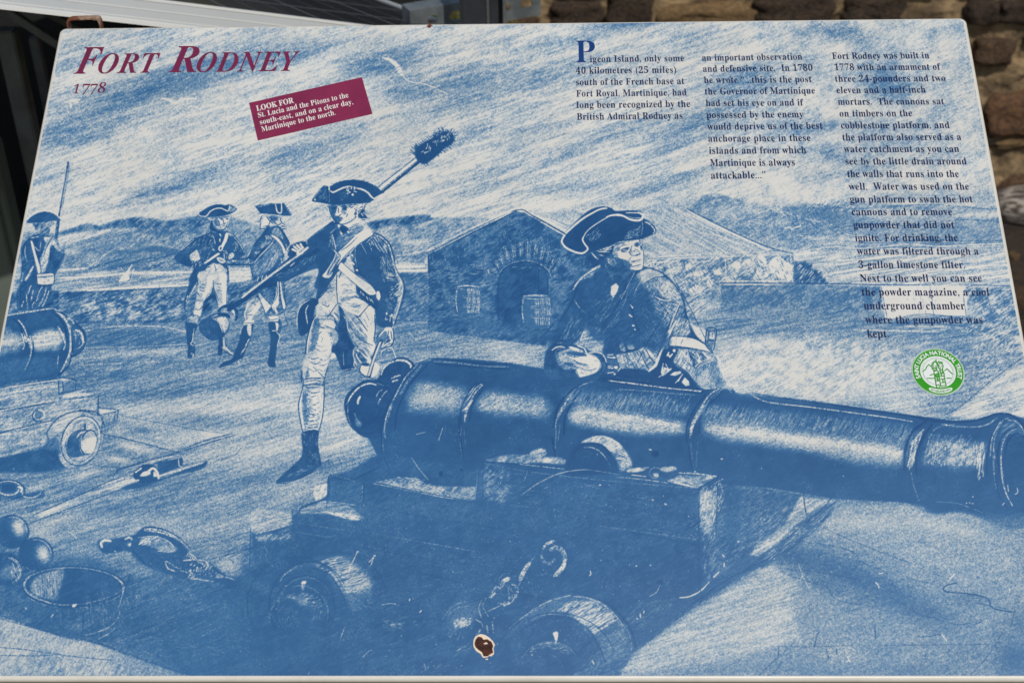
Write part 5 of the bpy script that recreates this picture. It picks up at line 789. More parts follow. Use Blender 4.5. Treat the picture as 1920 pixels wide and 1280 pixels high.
l(-.3, 2, "1075,945 1130,970 1190,975|910,930 945,870|1260,990 1200,1130 1150,1300|920,950 935,920", .95, .1)
# left shoulder and lapel
f(.3, "470,880 530,810 590,770 640,740 640,700 660,710 600,800 560,800 500,840", .8, .85, 1, V2, .5); l(-.25, 2.4, "460,890 490,840 540,790 600,750 660,720", .9, .2); l(-.2, 2, "560,1140 540,1220 500,1290", .9, .15)
f(-.3, "700,725 740,770 760,790 752,815 730,780|795,790 860,765 895,758 840,812 830,800", .3, 1); f(1.2, "770,790 800,780 830,800 800,840 760,840", .3, 1); l(-.3, 1.4, "760,780 755,820|820,780 850,800", .8, .1)
f(-.2, "745,870 780,845 800,870 800,890 770,910 760,960 740,930 750,900", .4, .9, 1, V2, .9); l(-.3, 1.6, "740,890 735,925 760,960 770,970|800,905 780,940 760,970|750,980 760,1000|740,860 755,880", .9, .2); h(1.15, 1.1, "745,850 800,860 790,950 750,960", -40, 16, 16, .8, .1)
l(-.3, 2, "890,1005 905,1025|880,1080 890,1085 900,1095|905,1165 915,1160 905,1150|920,1190 925,1192|670,915 672,910", .95, .1)
h(.35, 1, "600,800 700,800 720,960 620,940", -70, 50, 40, .4); h(.4, 1, "780,1000 900,880 860,1100 740,1160", -50, 60, 50, .4); h(.35, 1.1, "440,1060 560,1120 520,1260 360,1260", -60, 50, 50, .45); h(.35, 1, "800,1180 900,1230 950,1280 860,1290", 30, 30, 30, .6)
l(.2, 1.6, "900,860 860,960 780,1080 700,1200|560,880 600,1000 660,1120|470,970 500,1020 560,1080|700,720 690,780", .7, .35); l(1.25, 2, "640,730 620,820 680,1020 740,1120|860,790 830,900 760,1000|880,980 900,1100 960,1200|500,850 440,1000 360,1130", .8, .1)
# hat
o(1040, 380, 8)
f(1.1, "95,570 150,480 220,400 300,320 400,220 500,140 600,90 700,65 800,65 860,90 920,135 1100,120 1280,130 1330,170 1340,240 1440,290 1510,370 1510,460 1440,490 1300,550 1100,570 960,590 860,640 700,700 560,740 440,770 300,740 180,670 110,620", .3, 1, 1, V2, .05)
l(1.2, 1.4, "90,570 150,470 240,370 400,210 560,100 740,55|850,80 920,130 1120,120 1260,130", .9, .1)
l(-.4, 3.4, "780,85 680,100 560,160 440,230 300,340 180,450 115,550 115,610 180,680 280,730 360,755 430,755 490,710 490,670 450,620 420,560 430,520", 1, .03, 1, .3); l(-.35, 1.7, "430,520 470,450 540,380 640,310 720,260 800,215", 1, .08); l(-.4, 4.2, "780,215 860,190 950,185 1040,200 1120,245 1200,265 1270,265 1310,240 1325,190 1280,160 1180,148 1080,150", 1, .03, 1, .5)
l(-.2, 2, "1080,200 1140,225 1220,235 1280,230", .8, .2); f(1.1, "1100,165 1240,160 1290,180 1300,200 1250,215 1160,200", .4, 1); l(1.2, 2, "960,150 1060,190 1150,235 1260,240|1000,130 1100,140 1240,140", .9, .1)
l(-.3, 2.2, "1350,290 1420,320 1480,380 1500,430 1480,460", .95, .1); l(-.2, 1.2, "1370,280 1460,310 1520,370 1550,420", .8, .2); l(.2, 1.2, "1310,270 1320,360 1300,490", .8, .3); l(1.2, 2.4, "1300,290 1270,400 1270,520|1340,300 1360,480", .7, .1)
h(.25, 1, "1100,440 1290,340 1270,510 1040,540", -35, 90, 40, .5, .4); h(.3, 1, "460,500 640,380 700,500 560,600", -50, 60, 50, .45, .4); l(0, 1, "1040,550 1150,525 1260,520", .7, .4)
# head
f(1.05, "480,780 600,720 880,640 860,780 760,900 760,1000 700,930 560,990 480,980 460,900", .6, 1, 1, V2, .15)
f(.93, "740,820 880,760 900,640 960,600 1100,600 1290,560 1320,760 1320,940 1280,1010 1100,1020 980,1060 880,1040 800,980 760,920", .4, 1, 1, V2, .15)
f(-.3, "990,620 1120,590 1280,555 1300,640 1290,680 1325,760 1320,940 1285,1005 1130,1000 1150,960 1130,900 1100,870 1030,850 960,820 940,760 980,700 950,660", .5, 1, 1)
f(.5, "880,700 940,620 1000,600 960,660 990,700 940,740 960,800 900,820 880,760", .7, .9, 1, V2, .4)
h(.1, 1, "780,820 900,860 1000,1000 880,1000 800,900", 55, 34, 60, .6); h(.7, 1, "1020,840 1110,880 1120,980 1040,1000", 60, 30, 50, .7)
f(1.15, "1000,700 1060,680 1110,680 1100,710 1050,730 1010,740", .3, 1); l(1.12, 1.25, "960,690 1000,650 1080,630|990,720 1040,690 1100,670 1130,690|1190,640 1210,610 1260,590|1200,650 1250,660|1010,740 1080,740|1160,640 1140,700 1120,740", 1, 0); l(-.35, 1.5, "1020,715 1070,705|930,740 960,770|950,730 975,760", .9, .05); f(1.1, "1210,620 1260,600 1270,640 1220,660", .3, .9)
f(1.1, "1130,770 1180,790 1250,770 1280,760 1240,800 1180,800 1140,790", .3, .95); l(1.12, 1.25, "1150,700 1130,760 1160,790|1200,690 1250,720 1285,770 1240,785|1180,730 1210,720|1110,740 1140,780|1280,640 1300,720", .9, 0); h(.9, .9, "1150,690 1220,700 1240,760 1150,770", 60, 12, 24, .6, .1)
l(1.15, 1.4, "1140,880 1200,875 1290,855|1150,900 1200,890|1170,960 1220,945 1290,930|1150,920 1160,960|1200,900 1240,895 1285,885", 1, 0); l(-.2, 2, "1180,905 1240,900 1290,890|1190,850 1280,835", .9, .05); l(-.4, 2.2, "1310,700 1322,780 1320,880 1310,960 1285,1000", 1, .05); l(1.12, 1.25, "1290,570 1270,620 1320,700 1335,800 1330,940 1300,1010 1200,1020 1080,1030 960,1070 860,1040", .95, .05); f(.7, "1110,840 1160,800 1140,850 1110,880", .6, .7)
for s in ("640,720 700,740 780,730", "680,700 740,745 830,740", "780,680 830,660 870,640", "720,700 800,670", "740,720 860,690", "760,710 850,660"): l(-.3, 1.5, s, .85, .1)
l(-.35, 1.5, "555,750 600,810 650,845|590,790 640,840|570,770 600,800", .95, .1); l(.0, 1.3, "690,790 740,800|660,780 740,795|530,900 540,930|800,820 820,900 870,940", .7, .25); l(1.25, 1.5, "700,750 800,750 860,730|870,650 850,740|1270,560 1290,620", .9, .05); h(.4, .9, "380,880 450,860 440,1000 380,980", 80, 12, 30, .4)
h(.75, 1, "960,600 1120,590 1120,660 980,680", -20, 20, 40, .5, .3); h(.7, .9, "1060,860 1140,900 1150,1000 1040,1000", 60, 26, 40, .5, .3); h(.6, .9, "1200,930 1300,940 1280,1000 1180,990", 10, 14, 40, .4, .3); f(.55, "1130,690 1170,690 1160,760 1130,770|1180,960 1280,950 1270,975 1190,985", .8, .6)
# far sleeve: collar strap
o(1040, 380, 8)
f(.2, "1100,1280 1150,1200 1240,1100 1340,1040 1440,1010 1560,1030 1640,1090 1560,1110 1440,1150 1340,1240 1280,1300", 1, .9, 1, V2, .2); l(1.2, 1.8, "1220,1050 1160,1150 1080,1280|1330,950 1500,1000 1640,1080 1740,1170|1640,1110 1480,1130 1340,1220 1240,1290", .9, .1); l(-.3, 1.6, "1340,940 1420,970", .9, .1)
# arms, hands, belt and pouch (z 5.333 tile)
o(1010, 600, 5.3333)
f(.3, "340,240 400,200 480,60 560,70 640,110 670,180 660,310 540,320 450,260 400,250", .8, .95, 1, S8, .5); h(.9, 1, "450,80 650,100 650,300 450,280", -4, 60, 60, .6); l(-.3, 2, "480,40 440,130 400,230|660,120 655,200|690,200 680,280", .9, .1); l(1.2, 1.6, "470,60 420,160 400,240", .8, .1)
f(1.05, "640,90 720,180 760,330 640,320 660,200", 1, .9)
f(1.05, "60,400 80,300 160,230 260,210 340,240 380,260 340,280 300,420 360,520 200,500 80,480", 1, .95, 1, V2, .15); l(-.15, 2.4, "135,300 170,275 220,265 260,275", .9, .15); l(-.1, 1.2, "170,340 180,300 240,280|190,230 240,225", .6, .4)
f(.55, "170,360 200,320 260,290 330,330 420,440 300,500 220,470 180,420", 1, .85, 1, V2, .5)
# hand
f(.35, "200,330 290,290 340,270 420,290 470,330 560,350 620,420 620,480 560,530 480,555 400,570 370,500 280,450 230,420", .5, 1, 1, V2, .3); f(-.35, "270,350 350,365 440,360 500,350 560,370 600,400 610,460 570,520 480,550 410,565 370,510 390,490 440,480 520,470 480,440 420,430 350,390", .4, 1, 1); f(-.35, "300,270 330,265 400,290 400,310 350,300", .3, 1); l(-.35, 2.6, "390,255 450,280 470,310 490,350", 1, .05); f(1.0, "300,310 400,320 450,330 480,360 380,360 280,340|240,420 350,440 380,470 300,460", .5, .9)
l(1.15, 1.3, "280,350 350,370 400,370|350,400 400,430 470,440|360,450 420,470 500,475|280,430 330,430 360,450|370,490 400,560|240,340 280,320|620,420 640,470 600,530 520,560|420,490 520,500 580,480", .95, .05); l(-.35, 2.2, "350,450 400,460 460,470 540,455|350,385 390,395", .95, .1); h(.8, .9, "400,490 560,480 520,540 410,550", 20, 24, 20, .6); b(.5, 470, 420, 40, 16, 20, .5)
h(.7, .9, "360,380 600,400 560,540 400,550", 10, 40, 60, .5, .3)
# cuff and forearm
f(.95, "500,330 580,310 660,330 760,330 800,360 830,420 820,490 760,550 680,540 620,540 640,470 620,400 560,350", .4, 1, 1, V2, .15); l(-.3, 2, "500,330 560,320 620,330 660,370 675,420", .95, .1); l(-.3, 1.8, "690,350 740,345|690,370 730,378|700,460 740,455|695,475 740,480|690,530 750,520|780,360 820,420 815,480 790,510", .95, .1); b(-.5, 750, 375, 16, 12, 0, 1, 2); b(-.5, 770, 468, 18, 17, 0, 1, 2); b(-.4, 757, 538, 10, 10, 0, 1, 2); l(1.2, 1.6, "640,380 680,460 640,540|700,390 780,390 790,450 700,450|620,350 650,420", .9, .05)
f(.5, "780,340 900,320 1000,290 1060,260 1160,300 1200,380 1160,440 1110,510 1060,490 960,480 860,490 820,480", .6, 1, 1, V2, .4); h(-.2, 1.3, "800,350 960,320 1060,270 1100,400 1000,480 860,480", 62, 70, 60, .65); h(1.1, 1.3, "840,340 1060,290 1120,440 1000,480 860,480", 58, 50, 60, .6)
f(-.2, "1010,290 1070,270 1130,330 1160,380 1110,360 1060,320", .7, .8); l(-.3, 2.2, "1180,310 1210,340|1080,430 1110,400", .8, .1)
l(1.25, 1.8, "780,335 900,320 1000,290 1080,240|1010,310 1060,420 1100,490|1060,270 1120,380 1180,440|830,500 960,500 1090,520", .9, .05); f(1.08, "830,490 960,495 1100,520 1200,460 1260,420 1360,440 1500,560 1640,690 1400,700 1000,640 700,600 600,570 760,560", .8, 1, 1, V2, .05)
# upper arm inner edge, coat edge
f(1.05, "760,80 860,90 1000,160 1080,180 1000,260 920,310 800,320 740,220", 1, .9, 1, V2, .1); f(.5, "790,80 850,90 990,160 960,200 880,160", .8, .7, 1, V2, .8); f(.3, "810,210 830,200 870,290 820,300|880,250 920,230 960,280 900,290", .5, .8, 1, V2, .8); l(-.2, 1.5, "815,190 850,210|890,232 920,235|840,310 865,308|930,40 945,50|960,90 965,95", .9, .2)
f(.6, "1040,140 1180,100 1240,200 1220,260 1200,340 1140,280 1080,210", 1.2, .85, 1, V2, .5); f(1.05, "1040,180 1120,200 1200,250 1230,260 1130,270 1060,210", .8, .9)
f(-.25, "1345,40 1370,0 1380,20 1340,120 1300,220 1250,330 1200,420 1180,460 1105,515 1100,500 1160,440 1180,390 1230,280 1280,160", .4, 1, 1, V2, .2); l(1.25, 2.2, "1380,20 1320,150 1290,250 1220,400|1320,0 1270,130 1220,280 1180,370", .9, .1)
f(.35, "1390,0 1500,0 1520,100 1460,170 1340,160", 1, .85, 1, V2, .6); h(-.2, 1.4, "1380,20 1500,10 1510,120 1360,150", -50, 30, 60, .7); h(1.1, 1.4, "1380,20 1500,10 1510,120 1360,150", -50, 20, 60, .7)
f(-.3, "1325,175 1400,165 1520,180 1600,210 1700,270 1750,310 1740,325 1640,305 1500,280 1340,260 1300,250", .4, 1, 1, V2, .15); l(1.25, 2, "1340,160 1460,165 1560,180 1640,230|1290,255 1450,270 1600,295 1740,330|1500,0 1520,100 1600,190 1700,270", .9, .1); f(-.15, "1520,20 1560,60 1660,90 1670,200 1640,210 1560,130", 1, .7)
# powder flask end
f(.5, "1680,90 1780,85 1760,200 1730,300 1690,280 1660,220", .4, 1, 0, V2, .4); ring(1.2, 1.8, 1730, 92, 50, 14, 3, 0, 360, 1, .05); l(1.2, 2, "1680,100 1665,220 1690,280|1780,100 1770,180 1750,300|1700,120 1690,220", 1, .05); l(-.35, 2.4, "1725,130 1720,200|1750,140 1740,210", .9, .1); f(1.1, "1705,190 1750,195 1745,215 1705,210", .2, .9); f(1.05, "1640,210 1690,270 1740,300 1740,330 1690,290", .6, .9)
# pouch and skirts
f(.4, "1360,300 1440,290 1560,300 1700,330 1760,360 1820,440 1880,560 1920,700 1860,680 1640,690 1570,640 1480,530 1350,430", .6, 1, 1, S70, .3)
f(.45, "1350,430 1380,330 1440,310 1520,370 1560,480 1480,520 1400,470", 1, .8, 1, S70, .7); h(-.3, 1.6, "1360,400 1420,310 1500,330 1540,460 1480,500", -62, 36, 50, .75, .1); h(1.15, 1.4, "1360,400 1500,310 1720,340 1560,470", 55, 50, 44, .7, .15); h(.95, 1.3, "1560,480 1740,400 1900,640 1600,680 1520,540", -78, 130, 50, .65, .25)
l(-.35, 3, "1560,480 1600,440 1660,415 1740,400", 1, .05); l(1.25, 2, "1540,400 1560,480 1620,430 1720,400|1500,320 1550,400 1560,460|1350,430 1480,520 1560,620 1640,690|1760,370 1840,480 1900,640|1340,400 1390,300", .95, .05); b(-.5, 1600, 400, 14, 16, 0, 1, 2); b(-.5, 1692, 372, 12, 12, 0, 1, 2); l(-.35, 2.4, "1440,320 1470,370|1580,330 1610,380|1640,320 1680,360", .9, .1)
f(.8, "1700,440 1760,400 1860,560 1840,660 1760,620", 1.2, .6, 1, S70, .5); f(.15, "1600,560 1680,480 1690,600 1640,680 1590,640", 1.2, .7)
f(-.1, "1780,350 1860,480 1910,600 1925,690 1860,600 1800,460", 1, .8)
# dark sash area with glints
f(1.1, "1240,300 1300,260 1390,300 1350,400 1360,450 1480,530 1560,640 1620,700 1400,690 1240,640 1150,560 1180,470", .8, 1, 1); l(-.4, 2.6, "1300,325 1285,355|1290,345 1315,365|1310,368 1335,340", 1, 0); b(-.5, 1352, 303, 14, 16, 0, 1, 2)
f(-.2, "1240,440 1250,470 1330,490 1270,540 1240,560 1220,520|1310,550 1350,520 1420,510 1430,530 1370,555|1380,620 1440,540 1400,610|1430,620 1460,570 1500,610 1510,650 1470,660", .4, .9, 0, V2, .5); l(-.3, 1.5, "1200,570 1260,530 1330,480|1245,435 1235,520|1270,440 1290,480|1365,630 1400,590 1440,540", .9, .1); h(1.15, 1.1, "1240,450 1330,480 1250,550", 80, 12, 30, .8, 0)
b(1.1, 800, 560, 200, 20, 5, .5); l(.3, 1, "740,560 860,590 960,600|1000,600 1100,610", .4, .5)
# top line of the gun over his sleeve
l(-.3, 2.4, "700,605 900,630 1100,655 1300,680 1620,710", .9, .25); l(1.25, 2.4, "600,585 800,600 1100,640 1400,680 1640,690", .6, .15)
o(0, 0, 1)
# worn paint, loss of print, small chips
for s in ("790,180 797,188", "905,640 912,646"): l(.9, 1, s, .3, .3)
for k in range(150):
    b(rs.choice([.95, -.3]), rs.uniform(0, 1920), rs.uniform(50, 1260), rs.uniform(.5, 1.1), rs.uniform(.5, 1.1), 0, .8, 2)
# ---- last passes over the whole sheet
o(0, 0, 1)
f(.13, "1370,640 1500,636 1640,650 1760,690 1700,700 1600,735 1570,752 1440,738 1385,732 1350,700", 7, .8, 1, V2, .35); f(.3, "1480,625 1700,640 1760,680 1640,680 1500,650", 9, .6, 1, V2, .5)
l(1.15, 2.2, "1440,743 1565,760 1705,779 1790,790", .9, .1)
f(1.0, "1130,500 1175,500 1205,530 1222,560 1240,600 1258,640 1240,655 1180,650 1120,640 1090,600 1100,540", 4, .9, 1, SCR, .12)
l(-.3, 2.2, "1182,572 1186,577|1180,590 1182,592 1185,594|1186,610 1189,611|1190,617 1191,618", .95, .05, 0); l(.25, 1.4, "1178,540 1170,570 1150,600 1130,625|1150,548 1145,570 1125,600", .7, .35); l(1.25, 2, "1175,530 1165,560 1145,590 1125,618|1180,565 1190,600 1200,625", .7, .1)
h(.3, 1, "1110,560 1175,545 1165,600 1120,630", -50, 40, 14, .5, .4); f(-.2, "1146,537 1155,531 1160,537 1158,545 1150,558 1145,552", .3, .9, 0, V2, .8)
l(-.1, 1.4, "1195,500 1180,530 1165,560|1205,520 1190,548", .7, .3); h(.3, 1, "1200,560 1230,600 1240,650 1200,640", 60, 30, 14, .4, .5)
h(1.05, 1.1, "1230,560 1290,580 1300,640 1250,670 1235,620", -60, 40, 22, .7, .2); h(.0, 1.1, "1235,560 1285,575 1280,640 1250,660", -62, 26, 20, .6, .3)
# creases of the gaiter and breeches
o(480, 640, 4)
for y_, x0, x1, d_ in ((118, 390, 470, 14), (150, 400, 480, 20), (205, 400, 470, 20), (285, 360, 500, -10), (305, 365, 505, -14), (330, 350, 500, -8), (372, 380, 480, 14), (400, 385, 450, 16), (450, 400, 470, 26), (500, 390, 450, 26), (540, 400, 470, 12), (560, 380, 440, 10), (590, 365, 450, 8), (615, 362, 455, 10), (640, 365, 460, 8)):
    l(1.15, 2.2, f"{x0},{y_} {(x0+x1)/2},{y_+d_} {x1},{y_+d_*.3}", .8, .25); l(-.3, 1.8, f"{x0+10},{y_+9} {(x0+x1)/2},{y_+d_+10} {x1-6},{y_+d_*.3+8}", .7, .25)
h(.75, 1, "350,360 410,360 400,640 362,640", 70, 46, 30, .6, .3); h(.8, 1, "455,380 505,380 490,560 460,640", 80, 30, 26, .5, .4)
o(540, 560, 8)
for s_ in ("480,560 520,600 500,650", "600,520 650,560 640,620", "450,700 500,720 560,700", "430,760 500,790 580,770", "560,840 600,870 640,850", "480,900 540,930 610,900", "450,980 520,1000 590,970", "470,1060 530,1090 570,1060", "620,180 640,240", "560,60 600,120", "860,60 960,80 1060,60", "900,100 1000,130 1080,110", "1040,150 1100,130", "1140,300 1200,420", "1160,200 1220,330", "1180,680 1240,740", "1120,900 1180,930", "1240,850 1270,900"): l(1.05, 1.5, s_, .75, .25)
h(.8, 1, "360,360 480,420 440,700 340,780 320,560", 65, 60, 60, .55, .3); h(.75, 1, "640,520 740,520 720,660 640,720", 70, 40, 50, .55, .3); h(.85, 1, "900,360 1100,560 1200,680 1180,800 1000,700 920,560", 48, 90, 90, .55, .3); h(.1, 1.1, "920,400 1100,600 1180,760 1020,700", 48, 40, 70, .5, .4)
h(.7, 1, "480,820 620,820 560,1100 460,1000", 10, 40, 60, .45, .4); h(.7, 1, "1220,200 1310,260 1280,700 1230,640", 84, 30, 60, .4, .4)
o(0, 0, 1)
# wheels and carriage: dark line work
ring(1.2, 2, 572, 1140, 56, 62, 0, 130, 400, .7, .15); ring(1.2, 1.8, 555, 1130, 92, 86, -10, 160, 350, .7, .15); ring(1.2, 1.6, 640, 1120, 84, 82, 0, 250, 400, .7, .15); ring(.35, 1.4, 574, 1140, 52, 58, 0, 180, 330, .6, .4); ring(.4, 1.3, 540, 1156, 36, 42, 0, 160, 340, .6, .4)
ring(1.2, 2, 1040, 1240, 112, 92, 0, 190, 350, .7, .15); ring(1.2, 1.6, 1030, 1250, 60, 50, 0, 190, 350, .7, .15); ring(.35, 1.3, 1030, 1250, 56, 46, 0, 200, 330, .6, .4)
l(1.2, 1.8, "480,1080 560,1050 640,1035 740,1060 900,1100 1080,1130|560,1000 700,1030 900,1060 1100,1080 1300,1110|620,920 700,950 900,985 1100,1010 1310,1040", .5, .25)
h(.35, 1, "180,1110 280,1090 250,1160 190,1190", 80, 60, 16, .5, .4); h(.4, 1, "250,1090 430,1100 420,1200 260,1180", -24, 90, 26, .5, .45); h(.4, 1, "210,1200 400,1180 430,1240 340,1250", 8, 70, 14, .5, .45); h(1.1, 1, "240,1080 460,1090 440,1220 230,1190", -24, 70, 30, .5, .2)
h(.4, 1, "480,1010 540,1000 540,1060 480,1070", 70, 30, 12, .5, .4); h(.45, 1, "620,1100 820,1090 820,1200 640,1230", -20, 60, 24, .4, .5); h(.45, 1, "760,1040 980,1040 960,1120 780,1110", 5, 60, 16, .4, .5)
# carriage edges
l(1.15, 2, "1312,922 1310,1000 1314,1130|906,865 905,950|1345,905 1342,1000|470,990 468,1070|548,955 550,990|615,897 613,950|705,905 803,925 890,940", .8, .15); l(.35, 1.3, "1316,930 1318,1010|908,868 1000,885 1150,902 1305,915|474,995 545,985|1343,910 1343,960|1120,985 1300,1010|700,1000 900,1035", .7, .4)
h(.25, 1, "1320,930 1342,915 1340,1060 1318,1080", -74, 60, 22, .5, .4); h(.5, 1, "915,880 1300,925 1300,990 915,950", 6, 60, 40, .45, .5)
# hands, chest and face accents of the leaning soldier
h(.9, 1.1, "1190,600 1270,560 1290,640 1200,690", -60, 60, 16, .5, .3)
l(1.2, 1.6, "1262,520 1290,570 1310,610 1330,650|1190,690 1215,640 1240,600", .8, .1)
# courtyard: shadow under the parapet and the round slab
l(1.15, 2, "110,605 250,602 350,598|560,600 620,598|740,600 840,604", .7, .3); h(1.0, 1.2, "110,590 350,585 350,604 110,608", -5, 60, 26, .6, .3)
# outline strength on the hut and roofs
l(1.2, 2.2, "803,478 890,435 968,396|1000,405 1062,440|803,480 804,512", .9, .05); l(.05, 2, "815,472 890,431 958,398", .7, .3)
h(.35, 1, "810,490 1055,450 1055,500 810,520", 0, 60, 8, .6, .3)
for x0, y0 in ((856, 535), (980, 553)):
    l(-.1, 1.4, f"{x0+2},{y0+3} {x0+20},{y0+1} {x0+42},{y0+3}|{x0+1},{y0+10} {x0-1},{y0+30} {x0+2},{y0+50}", .9, .2)
# hills on the right
for s_ in ("1490,390 1530,384 1600,392 1680,386 1760,384 1850,392 1925,388", "1500,455 1560,450 1640,456 1740,450 1850,452 1925,448", "1560,428 1640,420 1720,424 1800,412 1900,418"): l(1.1, 2.4, s_, .6, .4)
f(.12, "1600,398 1660,392 1740,398 1700,404 1640,406|1500,446 1580,442 1660,448 1580,452|1780,404 1860,398 1920,402 1860,408", 2, .7, 1, SCR, .4)
h(1.0, 1, "1480,400 1700,410 1690,440 1500,440", -30, 90, 10, .5, .3)
# ---- ink
def finish():
    global T
    yy = (np.arange(CH)/SC+OY)[:, None].astype(np.float32)
    sm_ = np.clip((yy-770)/170, 0, 1); sm_ = sm_*sm_*(3-2*sm_)
    T = np.where(T > .88, .88+(T-.88)*(1-.5*sm_), T); T = np.minimum(T, 1.3)                              # dark ink paled towards the foot: sky sheen painted into the print
    s2 = np.clip((yy-830)/260, 0, 1); T = T*(1-.09*s2)+.10*s2
    Tc = np.clip(T, 0, 1); T = T+(SCR-0.5)*0.22*Tc*(1-Tc)*2.2+(S17-0.5)*0.10*Tc*(1-Tc)*4
    PT = unif(valnoise(40, 71)+.5*valnoise(14, 72))
    T = T-np.clip(unif(SCR*.5+GR*1.2)-0.76, 0, 1)*0.8*np.clip((T-.8)*5, 0, 1)*(0.1+0.9*PT**2)*np.clip(2.2-T*1.3, .3, 1)
    Tc = np.clip(T, 0, 1); Tc = Tc+0.02*Tc*(1-Tc)*(2*Tc-1)*2
    Tc = np.clip(Tc*1.09-.02, 0, 1)
    A = np.clip(3.4*Tc*(1-Tc)+0.05, 0, 1)*0.75
    ink = np.clip(Tc-(GR-0.5)*A, 0, 1)
    deep = np.clip((T-0.9)/0.22, 0, 1)
    paper = np.array([0.86, 0.855, 0.83]); blue = np.array([0.195, 0.405, 0.60]); navy = np.array([0.10, 0.30, 0.50])
    col = blue+(navy-blue)*deep[..., None]
    v = (V1-0.5)[..., None]*0.02
    return (paper+v)*(1-ink[..., None]) + (col+v)*ink[..., None]
IMG = finish()
# ================================================================= materials
def mat(name, col, rough=0.6, metal=0.0, spec=0.5, noise=None, bump=None, coat=0.0):
    """noise = (scale, other colour, lo, hi); bump = (scale, strength, distance)"""
    m = bpy.data.materials.new(name); m.use_nodes = True
    nt = m.node_tree; n = nt.nodes; k = nt.links; b_ = n['Principled BSDF']
    b_.inputs['Base Color'].default_value = (*col, 1); b_.inputs['Roughness'].default_value = rough
    b_.inputs['Metallic'].default_value = metal; b_.inputs['Specular IOR Level'].default_value = spec
    b_.inputs['Coat Weight'].default_value = coat
    tc = n.new('ShaderNodeTexCoord')
    if noise:
        sc_, c2, lo, hi = noise
        t = n.new('ShaderNodeTexNoise'); t.inputs['Scale'].default_value = sc_; t.inputs['Detail'].default_value = 8; t.inputs['Roughness'].default_value = .65
        k.new(tc.outputs['Object'], t.inputs['Vector'])
        r = n.new('ShaderNodeValToRGB'); r.color_ramp.elements[0].position = lo; r.color_ramp.elements[1].position = hi
        r.color_ramp.elements[0].color = (*col, 1); r.color_ramp.elements[1].color = (*c2, 1)
        k.new(t.outputs[0], r.inputs[0]); k.new(r.outputs[0], b_.inputs['Base Color'])
    if bump:
        t2 = n.new('ShaderNodeTexNoise'); t2.inputs['Scale'].default_value = bump[0]; t2.inputs['Detail'].default_value = 8
        k.new(tc.outputs['Object'], t2.inputs['Vector'])
        bp = n.new('ShaderNodeBump'); bp.inputs['Strength'].default_value = bump[1]; bp.inputs['Distance'].default_value = bump[2]
        k.new(t2.outputs[0], bp.inputs['Height']); k.new(bp.outputs[0], b_.inputs['Normal'])
    return m
def srgb(r, g, b_): return tuple(((v/255)/12.92 if v/255 <= .04045 else ((v/255+.055)/1.055)**2.4) for v in (r, g, b_))

# ================================================================= object helpers
def tag(o_, label=None, cat=None, group=None, kind=None):
    if label: o_['label'] = label
    if cat: o_['category'] = cat
    if group: o_['group'] = group
    if kind: o_['kind'] = kind
    return o_
def link(name, me, m=None, parent=None, loc=None):
    o_ = bpy.data.objects.new(name, me); scene.collection.objects.link(o_)
    if m is not None and not me.materials: me.materials.append(m)
    if parent is not None: o_.parent = parent
    if loc is not None: o_.location = loc
    return o_
def empty(name, loc, mtx=None):
    o_ = bpy.data.objects.new(name, None); o_.empty_display_size = .05; scene.collection.objects.link(o_)
    if mtx is not None: o_.matrix_world = mtx
    else: o_.location = loc
    return o_
def mesh(verts, faces, smooth=False):
    me = bpy.data.meshes.new("m"); me.from_pydata([tuple(v) for v in verts], [], faces); me.update()
    if smooth: me.polygons.foreach_set('use_smooth', [True]*len(me.polygons))
    return me
def bm_mesh(bm, smooth=False):
    bmesh.ops.recalc_face_normals(bm, faces=bm.faces); me = bpy.data.meshes.new("m"); bm.to_mesh(me); bm.free()
    if smooth: me.polygons.foreach_set('use_smooth', [True]*len(me.polygons))
    return me
def frame_of(a, b_, up=Vector((0, 0, 1))):
    z = (b_-a).normalized(); x = up.cross(z)
    if x.length < 1e-4: x = Vector((1, 0, 0))
    x.normalize(); y = z.cross(x); return Matrix((x, y, z)).transposed()
def bar(a, b_, prof, up=Vector((0, 0, 1))):
    """extrude a closed profile (list of (x, y)) from a to b"""
    F = frame_of(a, b_, up); n = len(prof)
    v = [a+F@Vector((x, y, 0)) for x, y in prof]+[b_+F@Vector((x, y, 0)) for x, y in prof]
    f_ = [(i, (i+1) % n, n+(i+1) % n, n+i) for i in range(n)]+[tuple(range(n))[::-1], tuple(range(n, 2*n))]
    me = mesh(v, f_); bm = bmesh.new(); bm.from_mesh(me); bpy.data.meshes.remove(me); return bm_mesh(bm)
def rect(w, h_, r=0.002):
    p = []
    for cx, cy, a0 in ((w/2-r, h_/2-r, 0), (-w/2+r, h_/2-r, 90), (-w/2+r, -h_/2+r, 180), (w/2-r, -h_/2+r, 270)):
        for t in (0, 30, 60, 90): p.append((cx+r*math.cos(R(a0+t)), cy+r*math.sin(R(a0+t))))
    return p
def channel(w, h_, t):           # C section, open towards -y
    return [(-w/2, -h_/2), (-w/2, h_/2), (w/2, h_/2), (w/2, -h_/2), (w/2-t, -h_/2), (w/2-t, h_/2-t), (-w/2+t, h_/2-t), (-w/2+t, -h_/2)]

# ================================================================= the sign
sign = empty("information_sign", None, SIGN)
tag(sign, "tilted blue and white enamel sign picturing soldiers and cannon at Fort Rodney", "sign")
